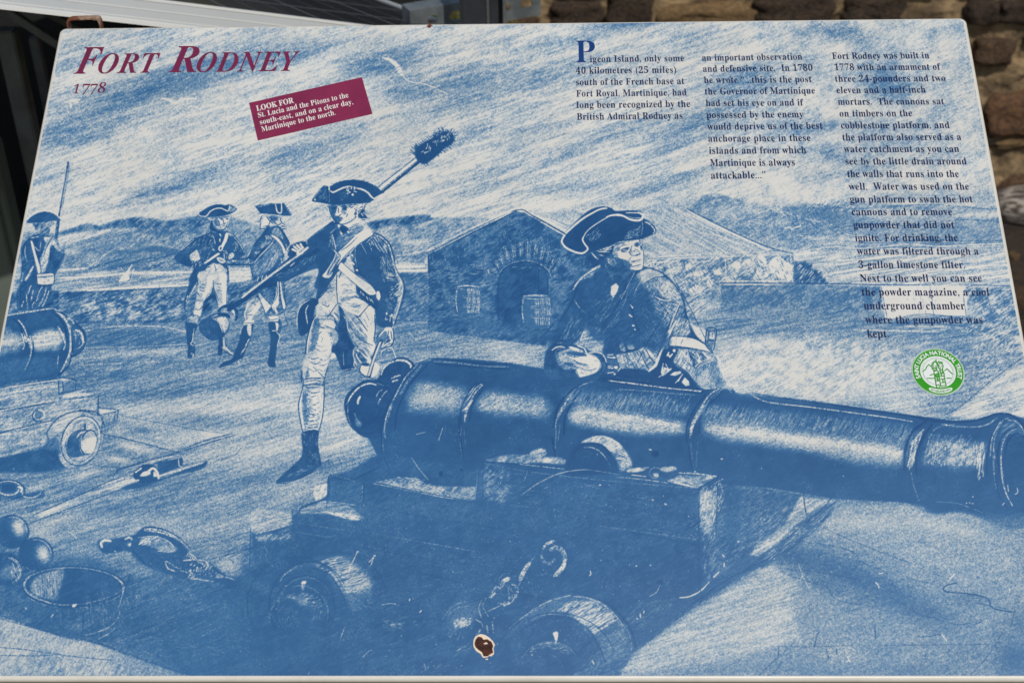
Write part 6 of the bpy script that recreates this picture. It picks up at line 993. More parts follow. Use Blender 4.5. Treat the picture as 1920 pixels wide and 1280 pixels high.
# picture as an image made in memory from the drawing above
TW, TH = 2800, 2038
gx, gy = np.meshgrid((np.arange(TW)+.5)/TW*PW, (np.arange(TH)+.5)/TH*PH)
q = HM[:, 0, None, None]*gx+HM[:, 1, None, None]*gy+HM[:, 2, None, None]
ux = np.clip((q[0]/q[2]-OX)*SC-.5, 0, CW-2.001).astype(np.float32); uy = np.clip((q[1]/q[2]-OY)*SC-.5, 0, CH-2.001).astype(np.float32)
xi = ux.astype(int); yi = uy.astype(int); xf = (ux-xi)[..., None]; yf = (uy-yi)[..., None]
I_ = IMG.astype(np.float32)
tex = (I_[yi, xi]*(1-xf)+I_[yi, xi+1]*xf)*(1-yf)+(I_[yi+1, xi]*(1-xf)+I_[yi+1, xi+1]*xf)*yf
img = bpy.data.images.new("fort_picture", TW, TH)
buf = np.ones((TH, TW, 4), np.float32); buf[..., :3] = np.clip(tex, 0, 1)
img.pixels.foreach_set(buf.ravel()); img.update(); img.pack()
del buf, tex, q, gx, gy, ux, uy, xi, yi, xf, yf, I_
m_print = mat("enamel_print", (.5, .5, .5), .38, spec=.35)
nt = m_print.node_tree; ti = nt.nodes.new('ShaderNodeTexImage'); ti.image = img; ti.interpolation = 'Linear'; ti.extension = 'EXTEND'
uvn = nt.nodes.new('ShaderNodeTexCoord'); nt.links.new(uvn.outputs['UV'], ti.inputs[0])
nz = nt.nodes.new('ShaderNodeTexNoise'); nz.inputs['Scale'].default_value = 5; nz.inputs['Detail'].default_value = 6
nt.links.new(uvn.outputs['Object'], nz.inputs[0])
mp = nt.nodes.new('ShaderNodeMapRange'); mp.inputs[1].default_value = .3; mp.inputs[2].default_value = .7; mp.inputs[3].default_value = .93; mp.inputs[4].default_value = 1.02
nt.links.new(nz.outputs[0], mp.inputs[0])
mx = nt.nodes.new('ShaderNodeMix'); mx.data_type = 'RGBA'; mx.blend_type = 'MULTIPLY'; mx.inputs[0].default_value = 1
nt.links.new(ti.outputs[0], mx.inputs[6]); nt.links.new(mp.outputs[0], mx.inputs[7]); nt.links.new(mx.outputs[2], nt.nodes['Principled BSDF'].inputs['Base Color'])
nz2 = nt.nodes.new('ShaderNodeTexNoise'); nz2.inputs['Scale'].default_value = 14; nz2.inputs['Detail'].default_value = 4; nt.links.new(uvn.outputs['Object'], nz2.inputs[0])
bp = nt.nodes.new('ShaderNodeBump'); bp.inputs['Strength'].default_value = .12; bp.inputs['Distance'].default_value = .002; nt.links.new(nz2.outputs[0], bp.inputs['Height']); nt.links.new(bp.outputs[0], nt.nodes['Principled BSDF'].inputs['Normal'])
m_white = mat("white_enamel", srgb(222, 218, 208), .35, noise=(9, srgb(205, 200, 188), .45, .75))
def rrect(x0, y0, x1, y1, r, n=6):
    p = []
    for cx, cy, a0 in ((x1-r, y1-r, 0), (x0+r, y1-r, 90), (x0+r, y0+r, 180), (x1-r, y0+r, 270)):
        for i in range(n+1): p.append((cx+r*math.cos(R(a0+90*i/n)), cy+r*math.sin(R(a0+90*i/n))))
    return p
bm = bmesh.new(); loops = []
for ins, z, r in ((.0000, -.016, .009), (.0, -.0045, .009), (.0006, -.0022, .0087), (.0022, -.0006, .0075), (.0042, 0, .006)):
    loops.append([bm.verts.new((x, y, z)) for x, y in rrect(ins, ins, PW-ins, PH-ins, r)])
for a_, b_ in zip(loops, loops[1:]):
    for i in range(len(a_)): bm.faces.new((a_[i], a_[(i+1) % len(a_)], b_[(i+1) % len(b_)], b_[i]))
bm.faces.new(loops[-1]); bm.faces.new(loops[0][::-1])
body = link("panel_body", bm_mesh(bm), m_white, sign)
for p_ in body.data.polygons: p_.use_smooth = len(p_.vertices) == 4
me = bpy.data.meshes.new("print"); pp = rrect(.0048, .0052, PW-.0052, PH-.0040, .006)
me.from_pydata([(x, y, .0004) for x, y in pp], [], [tuple(range(len(pp)))]); uv = me.uv_layers.new(name="UVMap")
for lp in me.loops: v = me.vertices[lp.vertex_index].co; uv.data[lp.index].uv = (v.x/PW, v.y/PH)
link("picture_print", me, m_print, sign)

# ---- lettering, set with the serif letters of the built-in typeface
def serif(s, kind='b'):
    U, L, D = {'b': (0x1D400, 0x1D41A, 0x1D7CE), 'bi': (0x1D468, 0x1D482, 0x1D7CE)}[kind]; o_ = ''
    for c_ in s:
        if 'A' <= c_ <= 'Z': o_ += chr(U+ord(c_)-65)
        elif 'a' <= c_ <= 'z': o_ += chr(L+ord(c_)-97)
        elif c_.isdigit(): o_ += chr(D+ord(c_)-48)
        else: o_ += c_
    return o_
def glyph_mesh(text, offset=0.0, spacing=1.0):
    cu = bpy.data.curves.new("t", 'FONT'); cu.body = text; cu.offset = offset; cu.space_character = spacing; cu.resolution_u = 4; cu.fill_mode = 'FRONT'
    ob = bpy.data.objects.new("t", cu); scene.collection.objects.link(ob)
    dg = bpy.context.evaluated_depsgraph_get(); me_ = bpy.data.meshes.new_from_object(ob.evaluated_get(dg))
    bpy.data.objects.remove(ob); bpy.data.curves.remove(cu); return me_
def bounds(me_):
    co = np.empty(len(me_.vertices)*3, np.float32); me_.vertices.foreach_get('co', co); co = co.reshape(-1, 3); return co
CAPH = bounds(glyph_mesh(serif('H')))[:, 1].max()
def letter(name, text, pl, pr, cap_px, m_, z, parent, offset=0.0, spacing=1.0, shear=0.0, cap=None):
    """set text so that it runs between two points of the face; cap_px = capital height where it stands"""
    me_ = glyph_mesh(text, offset, spacing); co = bounds(me_)
    A = Vector(to_face(*pl)); B = Vector(to_face(*pr)); e = (B-A); L = e.length; e.normalize(); nrm = Vector((-e.y, e.x))
    x0, x1 = co[:, 0].min(), co[:, 0].max(); sx = L/(x1-x0)
    hgt = (Vector(to_face(pl[0], pl[1]-cap_px))-A).length; sy = hgt/(cap or CAPH)
    X = (co[:, 0]-x0)*sx+shear*co[:, 1]*sy; Y = co[:, 1]*sy
    out = np.stack([A.x+X*e.x+Y*nrm.x, A.y+X*e.y+Y*nrm.y, np.full(len(X), z)], 1).astype(np.float32)
    me_.vertices.foreach_set('co', out.ravel()); me_.materials.clear(); me_.update()
    return link(name, me_, m_, parent)
m_ink = mat("navy_ink", srgb(10, 26, 84), .4, noise=(60, srgb(6, 20, 72), .4, .6))
m_ink2 = mat("royal_blue_ink", srgb(8, 58, 122), .4)
m_mar = mat("maroon_ink", srgb(120, 34, 72), .4, noise=(40, srgb(104, 28, 64), .4, .7))
m_nw = mat("white_ink", srgb(232, 226, 222), .5)
m_notice = mat("maroon_notice", srgb(136, 44, 80), .32, noise=(22, srgb(122, 38, 72), .4, .65))
def flat(name, poly, z, m_, parent):
    return link(name, mesh([(x, y, z) for x, y in poly], [tuple(range(len(poly)))]), m_, parent)

title = empty("title_lettering", (0, 0, 0)); title.parent = sign
letter("title_letters", serif('F', 'bi'), (139, 139), (187.5, 138.4), 49.5, m_mar, .0007, title, .0)
letter("title_letters", serif('ORT', 'bi'), (183, 138), (296.5, 136.6), 36.5, m_mar, .0007, title, .0, 1.06)
letter("title_letters", serif('R', 'bi'), (316, 136.2), (370, 135.4), 49, m_mar, .0007, title, .0)
letter("title_letters", serif('ODNEY', 'bi'), (368, 135.6), (559.5, 133.4), 36.5, m_mar, .0007, title, .0, 1.04)
# old-style figures: the sevens drop below the line
dt = empty("date_lettering", (0, 0, 0)); dt.parent = sign
for s_, xl, xr, yb, hh in (('1', 137, 147.5, 176, 17), ('7', 152, 166, 178, 19), ('7', 167, 180.5, 178, 19), ('8', 183, 197, 174.5, 18.5)):
    letter("date_figure", serif(s_), (xl, yb), (xr, yb-.2), hh, m_mar, .0007, dt, -.004, shear=.06)
letter("drop_capital", serif('P'), (1080, 117.8), (1116.5, 117.4), 41, m_ink2, .0007, sign, -.004)
cols = [[("igeon Island, only some", 1106.5, 1283, 117, 115.3), ("40 kilometres (25 miles)", 1080, 1268, 138.8, 137), ("south of the French base at", 1080.5, 1283.5, 160.5, 158.2),
 ("Fort Royal, Martinique, had", 1081, 1287.5, 181.8, 179.4), ("long been recognized by the", 1081.5, 1294.3, 203.2, 201), ("British Admiral Rodney as", 1082, 1280, 225.3, 223)],
 [("an important observation", 1317, 1504.5, 114.7, 112.4), ("and defensive site.  In 1780", 1318.5, 1524, 135.4, 133.2), ("he wrote “...this is the post", 1320.5, 1522.3, 156.6, 154.7), ("the Governor of Martinique", 1322, 1528.5, 178, 176),
 ("had set his eye on and if", 1324, 1507, 199.8, 198.3), ("possessed by the enemy", 1325.3, 1506.7, 222, 220.5), ("would deprive us of the best", 1326.5, 1542.7, 243.8, 242), ("anchorage place in these", 1328.3, 1520, 266.2, 264.8), ("islands and from which", 1330, 1511.7, 289, 287.7),
 ("Martinique is always", 1332, 1490.5, 311.8, 310.8), ("attackable...”", 1333.3, 1436, 335.5, 334.6)],
 [("Fort Rodney was built in", 1561, 1742.5, 111.4, 110), ("1778 with an armament of", 1565.5, 1764, 132.6, 131.3), ("three 24-pounders and two", 1566.3, 1773, 154, 152.8), ("eleven and a half-inch", 1569, 1735.8, 175.6, 174.3), ("mortars.  The cannons sat", 1571.8, 1770.5, 197.2, 196.2),
 ("on timbers on the", 1574.5, 1710.5, 219.3, 218.6), ("cobblestone platform, and", 1577.3, 1780.7, 241.5, 240.7), ("the platform also served as a", 1580, 1802.5, 263.8, 263), ("water catchment as you can", 1582.5, 1798.5, 286, 285.4), ("see by the little drain around", 1585.8, 1812.5, 308.9, 308.8),
 ("the walls that runs into the", 1589, 1798, 332.5, 332.5), ("well.  Water was used on the", 1591.7, 1817, 356.3, 356), ("gun platform to swab the hot", 1594, 1824, 380.3, 380), ("cannons and to remove", 1597.3, 1785.5, 403.9, 403.7), ("gunpowder that did not", 1600.5, 1789.5, 428.2, 428),
 ("ignite. For drinking, the", 1603.7, 1796, 452.7, 452.5), ("water was filtered through a", 1607, 1835, 477.6, 477.6), ("3-gallon limestone filter.", 1610.3, 1809.3, 503, 503), ("Next to the well you can see", 1613, 1841, 528.3, 528.5), ("the powder magazine, a cool", 1616, 1855, 554.2, 554.5),
 ("underground chamber", 1620, 1809.3, 580, 580.3), ("where the gunpowder was", 1622.7, 1842.7, 606.2, 606.7), ("kept.", 1626.3, 1666.5, 632.6, 632.8)]]
for c_ in cols:
    cp = empty("text_column", (0, 0, 0)); cp.parent = sign
    for s_, xl, xr, yl, yr in c_:
        letter("text_line", serif(s_), (xl, yl), (xr, yr), 12.0+(yl-110)*.0046, m_ink, .0007, cp, .002, 1.06)
# ---- maroon notice
nq = [to_face(*p_) for p_ in ((484, 264), (699, 214), (679, 145.2), (467.6, 193.4))]
notice = flat("notice_box", nq, .0007, m_notice, sign)
letter("notice_line", serif("LOOK FOR"), (482.5, 209), (552, 193.2), 10, m_nw, .0010, notice, .006)
letter("notice_line", serif("St. Lucia and the Pitons to the"), (485.5, 221.5), (654.5, 183.2), 9.8, m_nw, .0010, notice, -.002, 1.02)
letter("notice_line", serif("south-east, and on a clear day,"), (489, 234.5), (663, 195.8), 9.8, m_nw, .0010, notice, -.002, 1.02)
letter("notice_line", serif("Martinique to the north."), (492, 247.8), (630.5, 215.8), 9.8, m_nw, .0010, notice, -.002, 1.02)
# ---- green seal
m_green = mat("green_ink", srgb(44, 156, 8), .35, noise=(80, srgb(38, 146, 6), .4, .7)); m_sw = mat("seal_white", srgb(228, 232, 232), .4)
SX, SY = to_face(1758.2, 697.3); SR = (Vector(to_face(1806.5, 702))-Vector(to_face(1710.5, 692))).length/2
def disc(r, z, n=64, cx=0, cy=0): return [(SX+cx+r*math.cos(2*math.pi*i/n), SY+cy+r*math.sin(2*math.pi*i/n)) for i in range(n)]
def annulus(name, r0, r1, z, m_, parent, a0=0, a1=360, n=72, cx=0, cy=0):
    v = []; f_ = []
    for i in range(n+1):
        t = R(a0+(a1-a0)*i/n)
        v += [(SX+cx+r0*math.cos(t), SY+cy+r0*math.sin(t), z), (SX+cx+r1*math.cos(t), SY+cy+r1*math.sin(t), z)]
        if i: f_.append((2*i-2, 2*i-1, 2*i+1, 2*i))
    return link(name, mesh(v, f_), m_, parent)
seal = flat("seal_sticker", disc(SR*1.045, 0), .0007, m_sw, sign); tag(seal, "round green and white society seal")
annulus("seal_border", SR*1.015, SR*1.03, .0009, m_green, seal); annulus("seal_border", SR*.70, SR*.995, .0009, m_green, seal)
annulus("seal_border", SR*.585, SR*.597, .0009, m_green, seal)
def arc_text(name, text, rad, size, a_start, a_end, m_, z, parent, inward=False, offset=.0, sxf=1.0):
    gs = []; tot = 0
    for ch in text:
        if ch == ' ': gs.append((None, .32)); continue
        me_ = glyph_mesh(ch, offset); co = bounds(me_); gs.append((me_, co[:, 0].max()-co[:, 0].min()+.14))
    tot = sum(w for _, w in gs); acc = 0; V = []; F_ = []
    for g, w in gs:
        t = a_start+(a_end-a_start)*(acc+w/2)/tot; acc += w
        if g is None: continue
        co = bounds(g); cx = (co[:, 0].min()+co[:, 0].max())/2; a_ = R(t); s_ = -1 if inward else 1
        ex = (math.sin(a_)*s_, -math.cos(a_)*s_); ey = (math.cos(a_)*s_, math.sin(a_)*s_)
        base = len(V)
        for x, y, _ in co:
            x = (x-cx)*size*sxf; y = y*size; V.append((SX+rad*math.cos(a_)+x*ex[0]+y*ey[0], SY+rad*math.sin(a_)+x*ex[1]+y*ey[1], z))
        F_ += [tuple(base+i for i in p_.vertices) for p_ in g.polygons]
    return link(name, mesh(V, F_), m_, parent)
arc_text("seal_lettering", "SAINT LUCIA NATIONAL TRUST", SR*.765, SR*.235, 200, -22, m_sw, .0011, seal, offset=.03, sxf=.95)
arc_text("seal_small_lettering", "......... ..... ..... .. ....... .... ... ....... ....... ..", SR*.63, SR*.12, 235, -55, m_green, .0011, seal, offset=.02)
v = []; f_ = []
for i in range(25):
    t = R(238+64*i/24); w = .085*(1-abs(i/12-1)**6)**.5 if 0 < i < 24 else .02
    v += [(SX+SR*(.855-w)*math.cos(t), SY+SR*(.855-w)*math.sin(t), .0011), (SX+SR*(.855+w)*math.cos(t), SY+SR*(.855+w)*math.sin(t), .0011)]
    if i: f_.append((2*i-2, 2*i-1, 2*i+1, 2*i))
link("seal_banner", mesh(v, f_), m_sw, seal)
arc_text("seal_banner_lettering", "ESTABLISHED 1975", SR*.90, SR*.115, 244, 296, m_green, .0013, seal, True, .02, .9)
m_g2 = m_green
def sketch(lines, w, z, name):
    V = []; F_ = []; zz = z
    for ln in lines:
        P_ = [Vector(to_face(1690+x/10.664, 640+y/10.664)) for x, y in ln]; zz += .000012
        for a_, b_ in zip(P_, P_[1:]):
            d = (b_-a_); 
            if d.length < 1e-7: continue
            d.normalize(); n_ = Vector((-d.y, d.x))*w/2; e_ = d*w*.3; base = len(V)
            for c_ in (a_-e_-n_, b_+e_-n_, b_+e_+n_, a_-e_+n_): V.append((c_.x, c_.y, zz))
            F_.append((base, base+1, base+2, base+3)); zz += .000004
    return link(name, mesh(V, F_), m_green, seal)
sketch([[(425,610),(450,580),(480,565),(500,510),(540,465),(560,480),(580,505)],[(860,590),(905,550),(960,605),(1020,660)],[(570,680),(640,655)],[(510,742),(650,742)],[(900,740),(990,738)]], .0011, .0011, "seal_hills")
sketch([[(690,365),(685,390),(640,410),(610,440),(600,490),(610,550),(640,580),(700,575),(710,480),(700,430),(660,415)],[(640,430),(625,480),(635,560)],[(670,490),(680,500)],[(655,530),(690,530)],[(660,545),(690,545)],[(690,400),(720,460)],[(720,430),(745,400),(760,430),(790,410),(800,440),(820,420)],
 [(730,470),(760,440),(810,450),(830,500),(815,560),(780,575),(745,540),(730,470)],[(755,495),(765,500)],[(790,500),(800,505)],[(770,530),(780,540)],[(645,580),(650,640),(670,760),(690,880),(710,940),(740,945),(755,900)],[(705,580),(740,620),(755,700),(765,800),(785,910),(890,895),(865,780),(845,640),(815,570)],
 [(680,660),(720,640),(750,680),(735,720),(695,725),(672,690),(680,660)],[(690,680),(720,665),(735,700),(700,710),(690,680)],[(670,760),(750,765)],[(690,800),(755,790)],[(700,880),(750,870)],[(770,650),(830,640)],[(780,700),(850,700)],[(790,760),(860,750)],[(800,830),(870,820)],[(760,580),(790,640),(800,700)],[(815,580),(820,640)],[(720,740),(725,800)],[(820,760),(830,820)],[(650,600),(700,590)]], .0010, .0011, "seal_statues")
# ---- chipped enamel with rust
m_rust = mat("rust", srgb(84, 48, 36), .95, noise=(160, srgb(50, 30, 26), .4, .6), bump=(300, .6, .0008)); m_cream = mat("bare_primer", srgb(232, 214, 192), .6, noise=(200, srgb(214, 170, 130), .55, .75))
def zpoly(s_, ox, oy): return [to_face(ox+float(a_.split(',')[0])/4, oy+float(a_.split(',')[1])/4) for a_ in s_.split()]
chip = flat("enamel_chip", zpoly("1628,985 1632,955 1645,930 1680,912 1715,918 1750,940 1775,965 1792,995 1780,1015 1785,1060 1765,1080 1745,1075 1735,1088 1700,1090 1685,1062 1650,1040 1632,1012", 480, 960), .0008, m_cream, sign); tag(chip, "chip in the enamel baring brown rust")
flat("rust_spot", zpoly("1638,985 1645,955 1665,932 1690,936 1705,955 1735,952 1765,972 1778,1000 1772,1025 1778,1052 1755,1065 1735,1080 1705,1080 1695,1050 1665,1030 1645,1010", 480, 960), .0011, m_rust, chip)
flat("enamel_flake", zpoly("1705,985 1725,975 1740,985 1728,990 1710,990", 480, 960), .0014, m_cream, chip); flat("enamel_flake", zpoly("1720,1098 1738,1098 1740,1106 1722,1106", 480, 960), .0010, m_cream, chip)
flat("rust_stain", [to_face(x, y) for x, y in ((800.5, 49.5), (806, 46.5), (811, 48.6), (809, 51), (805, 53.5), (803, 52))], .0009, mat("rust_stain_dark", srgb(110, 50, 22), .9), sign)
# ---- rusty channel behind the top edge and legs of the sign
m_rustpaint = mat("rusty_painted_steel", srgb(118, 66, 42), .85, noise=(45, srgb(176, 150, 128), .48, .6), bump=(120, .5, .001))
br = empty("back_bracket", (0, 0, 0)); br.parent = sign
Finv = SIGN.inverted()
a_ = Vector((to_face(154, 52)[0], PH-.02, -.022))
pf = channel(.041, .03, .0022)
def face_bar(name, a0, a1, prof, m_, parent, up=Vector((0, 0, 1))): return link(name, bar(Vector(a0), Vector(a1), prof, up), m_, parent)
face_bar("bracket_channel", (a_.x, PH-.02, -.0205), (a_.x, .0, -.0205), [(x, y) for x, y in channel(.040, .009, .0022)], m_rustpaint, br)
tl_ = Finv @ at_d(123, 36.5, 1.905); tr_ = Finv @ at_d(186, 34, 1.905); W_ = (tr_-tl_).length; ex_ = (tr_-tl_).normalized(); upw = (Finv.to_3x3() @ Vector((0, 0, 1))); bkw = (Finv.to_3x3() @ Vector((0, 1, 0)))
def strap(pts_, t, dp):
    P_ = [tl_+ex_*x+upw*z for x, z in pts_]; c_ = tl_+ex_*W_/2-upw*.03; V2_ = []; F2 = []
    I2 = [tl_+ex_*(W_/2+(x-W_/2)*(1-2*t/W_))+upw*(z-t if z > -.05 else z) for x, z in pts_]
    n2 = len(pts_); V2_ = P_+I2+[p_+bkw*dp for p_ in P_]+[p_+bkw*dp for p_ in I2]
    for i in range(n2-1): F2 += [(i, i+1, n2+i+1, n2+i), (2*n2+i, 3*n2+i, 3*n2+i+1, 2*n2+i+1), (i, 2*n2+i, 2*n2+i+1, i+1), (n2+i, n2+i+1, 3*n2+i+1, 3*n2+i)]
    return mesh(V2_, F2)
link("bracket_strap", strap([(0, -.06), (0, -.006), (.0015, -.0015), (.006, 0), (W_-.006, 0), (W_-.0015, -.0015), (W_, -.006), (W_, -.06)], .0020, .012), m_rustpaint, br)
m_leg = mat("sign_leg_steel", srgb(96, 92, 84), .7, metal=.3, noise=(30, srgb(110, 70, 50), .5, .7))
Wm = SIGN
for xx in (a_.x, PW-a_.x):
    p0 = Finv @ Vector(((Wm @ Vector((xx, .1, -.04))).x, (Wm @ Vector((xx, .1, -.04))).y, 0)); face_bar("leg", p0, (xx, .12, -.03), rect(.05, .05), m_leg, sign); 
    p1 = Finv @ Vector(((Wm @ Vector((xx, .72, -.04))).x, (Wm @ Vector((xx, .72, -.04))).y, 0)); face_bar("leg", p1, (xx, .72, -.03), rect(.05, .05), m_leg, sign)
face_bar("bracket_channel", (PW-a_.x, PH-.02, -.0205), (PW-a_.x, .0, -.0205), channel(.040, .009, .0022), m_rustpaint, br)

# ================================================================= ground
m_ground = mat("bare_ground", srgb(96, 90, 62), .95, noise=(3, srgb(70, 74, 40), .4, .65), bump=(40, .8, .01))
bm = bmesh.new(); bmesh.ops.create_grid(bm, x_segments=60, y_segments=60, size=60)
for v_ in bm.verts:
    v_.co.z = 0
tag(link("ground", bm_mesh(bm), m_ground), kind='structure')

# ================================================================= solar panel behind the sign
m_alu = mat("anodised_aluminium", srgb(214, 218, 220), .42, metal=.1, noise=(2.5, srgb(200, 206, 210), .4, .7), bump=(90, .05, .0005))
m_lip = mat("bright_aluminium", srgb(236, 236, 232), .35)
m_glass = mat("solar_glass", srgb(30, 32, 40), .12, spec=.6, noise=(3, srgb(38, 40, 48), .4, .7)); m_busbar = mat("busbar", srgb(120, 124, 130), .4, metal=.4); m_back = mat("panel_back_sheet", srgb(150, 150, 146), .7)
# plane through the seen edges: corner C, front edge running left, side edge running back
C0 = at_d(931, 78, 2.5); n_ = Vector((.20, .27, 1)).normalized()
u_ = at_plane(0, -36, C0, n_)-C0; v_ = at_plane(712, 1.5, C0, n_)-C0
U = u_.normalized(); V_ = (v_-U*v_.dot(U)).normalized(); N = U.cross(V_); N = N if N.z > 0 else -N
solar = empty("solar_panel", C0); tag(solar, "dark solar panel in a pale aluminium frame behind the sign's top left corner", "solar panel")
LU, LV, FH, FWd = 1.95, 1.0, .040, .012
def loc(p): return p-C0
def box_uvn(u0, u1, v0, v1, n0, n1):
    P_ = [Vector((0, 0, 0))+U*a_+V_*b_+N*c_ for c_ in (n0, n1) for b_ in (v0, v1) for a_ in (u0, u1)]
    bm = bmesh.new(); q_ = [bm.verts.new(p_) for p_ in P_]
    for f_ in ((0, 1, 3, 2), (4, 5, 7, 6), (0, 1, 5, 4), (2, 3, 7, 6), (0, 2, 6, 4), (1, 3, 7, 5)): bm.faces.new([q_[i] for i in f_])
    return bm
def add(name, bm, m_, parent): 
    o_ = link(name, bm_mesh(bm), m_, parent); return o_
# front rail with the grooves of its extrusion: lips stand 2 mm proud
fr = box_uvn(0, LU, 0, FWd, -FH, 0); add("frame_rail", fr, m_alu, solar)
for c0, c1, dv in ((-.0405, -.0345, .0022), (-.0310, -.0297, .0005), (-.0175, -.0162, .0005), (-.0035, .0006, .0008)):
    add("rail_lip", box_uvn(0, LU, -dv, -.0001, c0, c1), m_lip, solar)
add("frame_rail", box_uvn(-.0001-FWd, -.0001, 0, LV, -FH, .0004), m_alu, solar)
add("frame_rail", box_uvn(0, LU, LV, LV+FWd, -FH, 0), m_alu, solar); add("frame_rail", box_uvn(LU, LU+FWd, 0, LV, -FH, 0), m_alu, solar)
gl = add("glass", box_uvn(.0002, LU-.0002, FWd+.0001, LV-.0002, -.006, -.002), m_glass, solar)
nc = 12
for i in range(1, nc):
    add("cell_gap", box_uvn(LU*i/nc-.0012, LU*i/nc+.0012, FWd, LV, -.0019, -.0016), m_busbar, gl)
for i in range(1, 6): add("cell_gap", box_uvn(0, LU, LV*i/6-.0012, LV*i/6+.0012, -.0015, -.0012), m_busbar, gl)
for i in range(nc*3):
    if i % 3: add("busbar", box_uvn(LU*i/nc/3-.0003, LU*i/nc/3+.0003, FWd, LV, -.0011, -.0009), m_busbar, gl)

# ---- galvanised slotted bars and post to the right of it
m_galv = mat("galvanised_steel", srgb(150, 156, 158), .5, metal=.6, noise=(18, srgb(120, 126, 130), .4, .6), bump=(60, .1, .0005)); m_dark = mat("dark_grey_post", srgb(62, 66, 74), .6, metal=.2, noise=(12, srgb(50, 54, 60), .4, .6))
def slotted(name_loc, pa, pb, hgt, dep, slots, label):
    """box bar whose face runs from pa to pb (top edge) with oblong slots cut through; slots = (from, to) along, (lo, hi) down"""
    e = (pb-pa); L = e.length; e.normalize(); th = .003; back = Vector((0, 0, 1)).cross(e)*(-1); back = back if back.y > 0 else -back
    root = empty("slotted_bar", name_loc); tag(root, label, "steel bar")
    bm = bmesh.new()
    xs_ = sorted({0.0, L} | {t for s_ in slots for t in s_[:2]}); zs = [0, -hgt*.30, -hgt*.62, -hgt]
    g = {}
    def vv(x, z, y): 
        k_ = (round(x, 5), round(z, 5), round(y, 5))
        if k_ not in g: g[k_] = bm.verts.new(pa-Vector(name_loc)+e*x+Vector((0, 0, z))+back*y)
        return g[k_]
    for i in range(len(xs_)-1):
        for j in range(3):
            x0, x1, z0, z1 = xs_[i], xs_[i+1], zs[j], zs[j+1]
            if j == 1 and any(s_[0]-1e-6 <= x0 and x1 <= s_[1]+1e-6 for s_ in slots):
                for (xa, za, xb, zb) in ((x0, z0, x1, z0), (x1, z0, x1, z1), (x1, z1, x0, z1), (x0, z1, x0, z0)): bm.faces.new((vv(xa, za, 0), vv(xb, zb, 0), vv(xb, zb, th), vv(xa, za, th)))
                # rounded ends of the slot
                for xe, sg in ((x0, 1), (x1, -1)):
                    r_ = (z0-z1)/2; zc = (z0+z1)/2
                    for hh in (1, -1):
                        arc = [vv(xe, zc+hh*r_, -.0001)]+[vv(xe+sg*r_*(1-math.cos(t))*.8, zc+hh*r_*math.sin(t), -.0001) for t in (R(0.01), R(30), R(60), R(90))]
                        try: bm.faces.new(arc)
                        except ValueError: pass
                continue
            bm.faces.new((vv(x0, z0, 0), vv(x1, z0, 0), vv(x1, z1, 0), vv(x0, z1, 0)))
    for a_, b_ in (((0, 0), (0, dep)),): 
        bm.faces.new((vv(0, 0, 0), vv(L, 0, 0), vv(L, 0, dep), vv(0, 0, dep)))
    bm.faces.new((vv(0, -hgt, 0), vv(L, -hgt, 0), vv(L, -hgt, dep), vv(0, -hgt, dep)))
    bm.faces.new((vv(L, 0, 0), vv(L, 0, dep), vv(L, -hgt, dep), vv(L, -hgt, 0))); bm.faces.new((vv(0, 0, 0), vv(0, 0, dep), vv(0, -hgt, dep), vv(0, -hgt, 0)))
    link("bar_body", bm_mesh(bm), m_galv, root); return root
pa = at_d(768, 21, 2.55); pb = at_z(1014, -20, pa.z)
print("bar", [round(t, 2) for t in pa], [round(t, 2) for t in pb])
Lb = (pb-pa).length
s1 = Lb*(803-768)/(1014-768)
slotted(tuple(pa), pa, pb, .050, .041, [(Lb*.13, Lb*.205), (Lb*.295, Lb*.40), (Lb*.72, Lb*.76), (Lb*.84, Lb*.93)], "galvanised steel bar with oblong slots behind the sign's top edge")
pc = at_d(897, 20, 2.45)
post = empty("upright_post", (pc.x, pc.y, 0)); tag(post, "dark grey upright steel post crossing in front of the slotted bar", "post")
def vpost(name, x0, x1, y0, y1, z0, z1, m_, parent, bev=.0015):
    bm = bmesh.new(); bmesh.ops.create_cube(bm, size=1)
    for v_ in bm.verts: v_.co = Vector((x0+(v_.co.x+.5)*(x1-x0), y0+(v_.co.y+.5)*(y1-y0), z0+(v_.co.z+.5)*(z1-z0)))
    bmesh.ops.bevel(bm, geom=bm.edges[:], offset=bev, segments=2, affect='EDGES'); return link(name, bm_mesh(bm), m_, parent)
ztop = pc.z+.35; vpost("post_web", -.028, .014, 0, .004, 0, ztop, m_dark, post); vpost("post_flange", .0142, .0182, -.004, .045, 0, ztop, m_galv, post); vpost("post_flange", -.0322, -.0282, 0, .045, 0, ztop, m_dark, post)
vpost("post_lip", .042, .0465, 0, .03, 0, ztop, m_galv, post); vpost("post_back", .0184, .0418, .030, .034, 0, ztop, m_dark, post)
base_y = pc.y

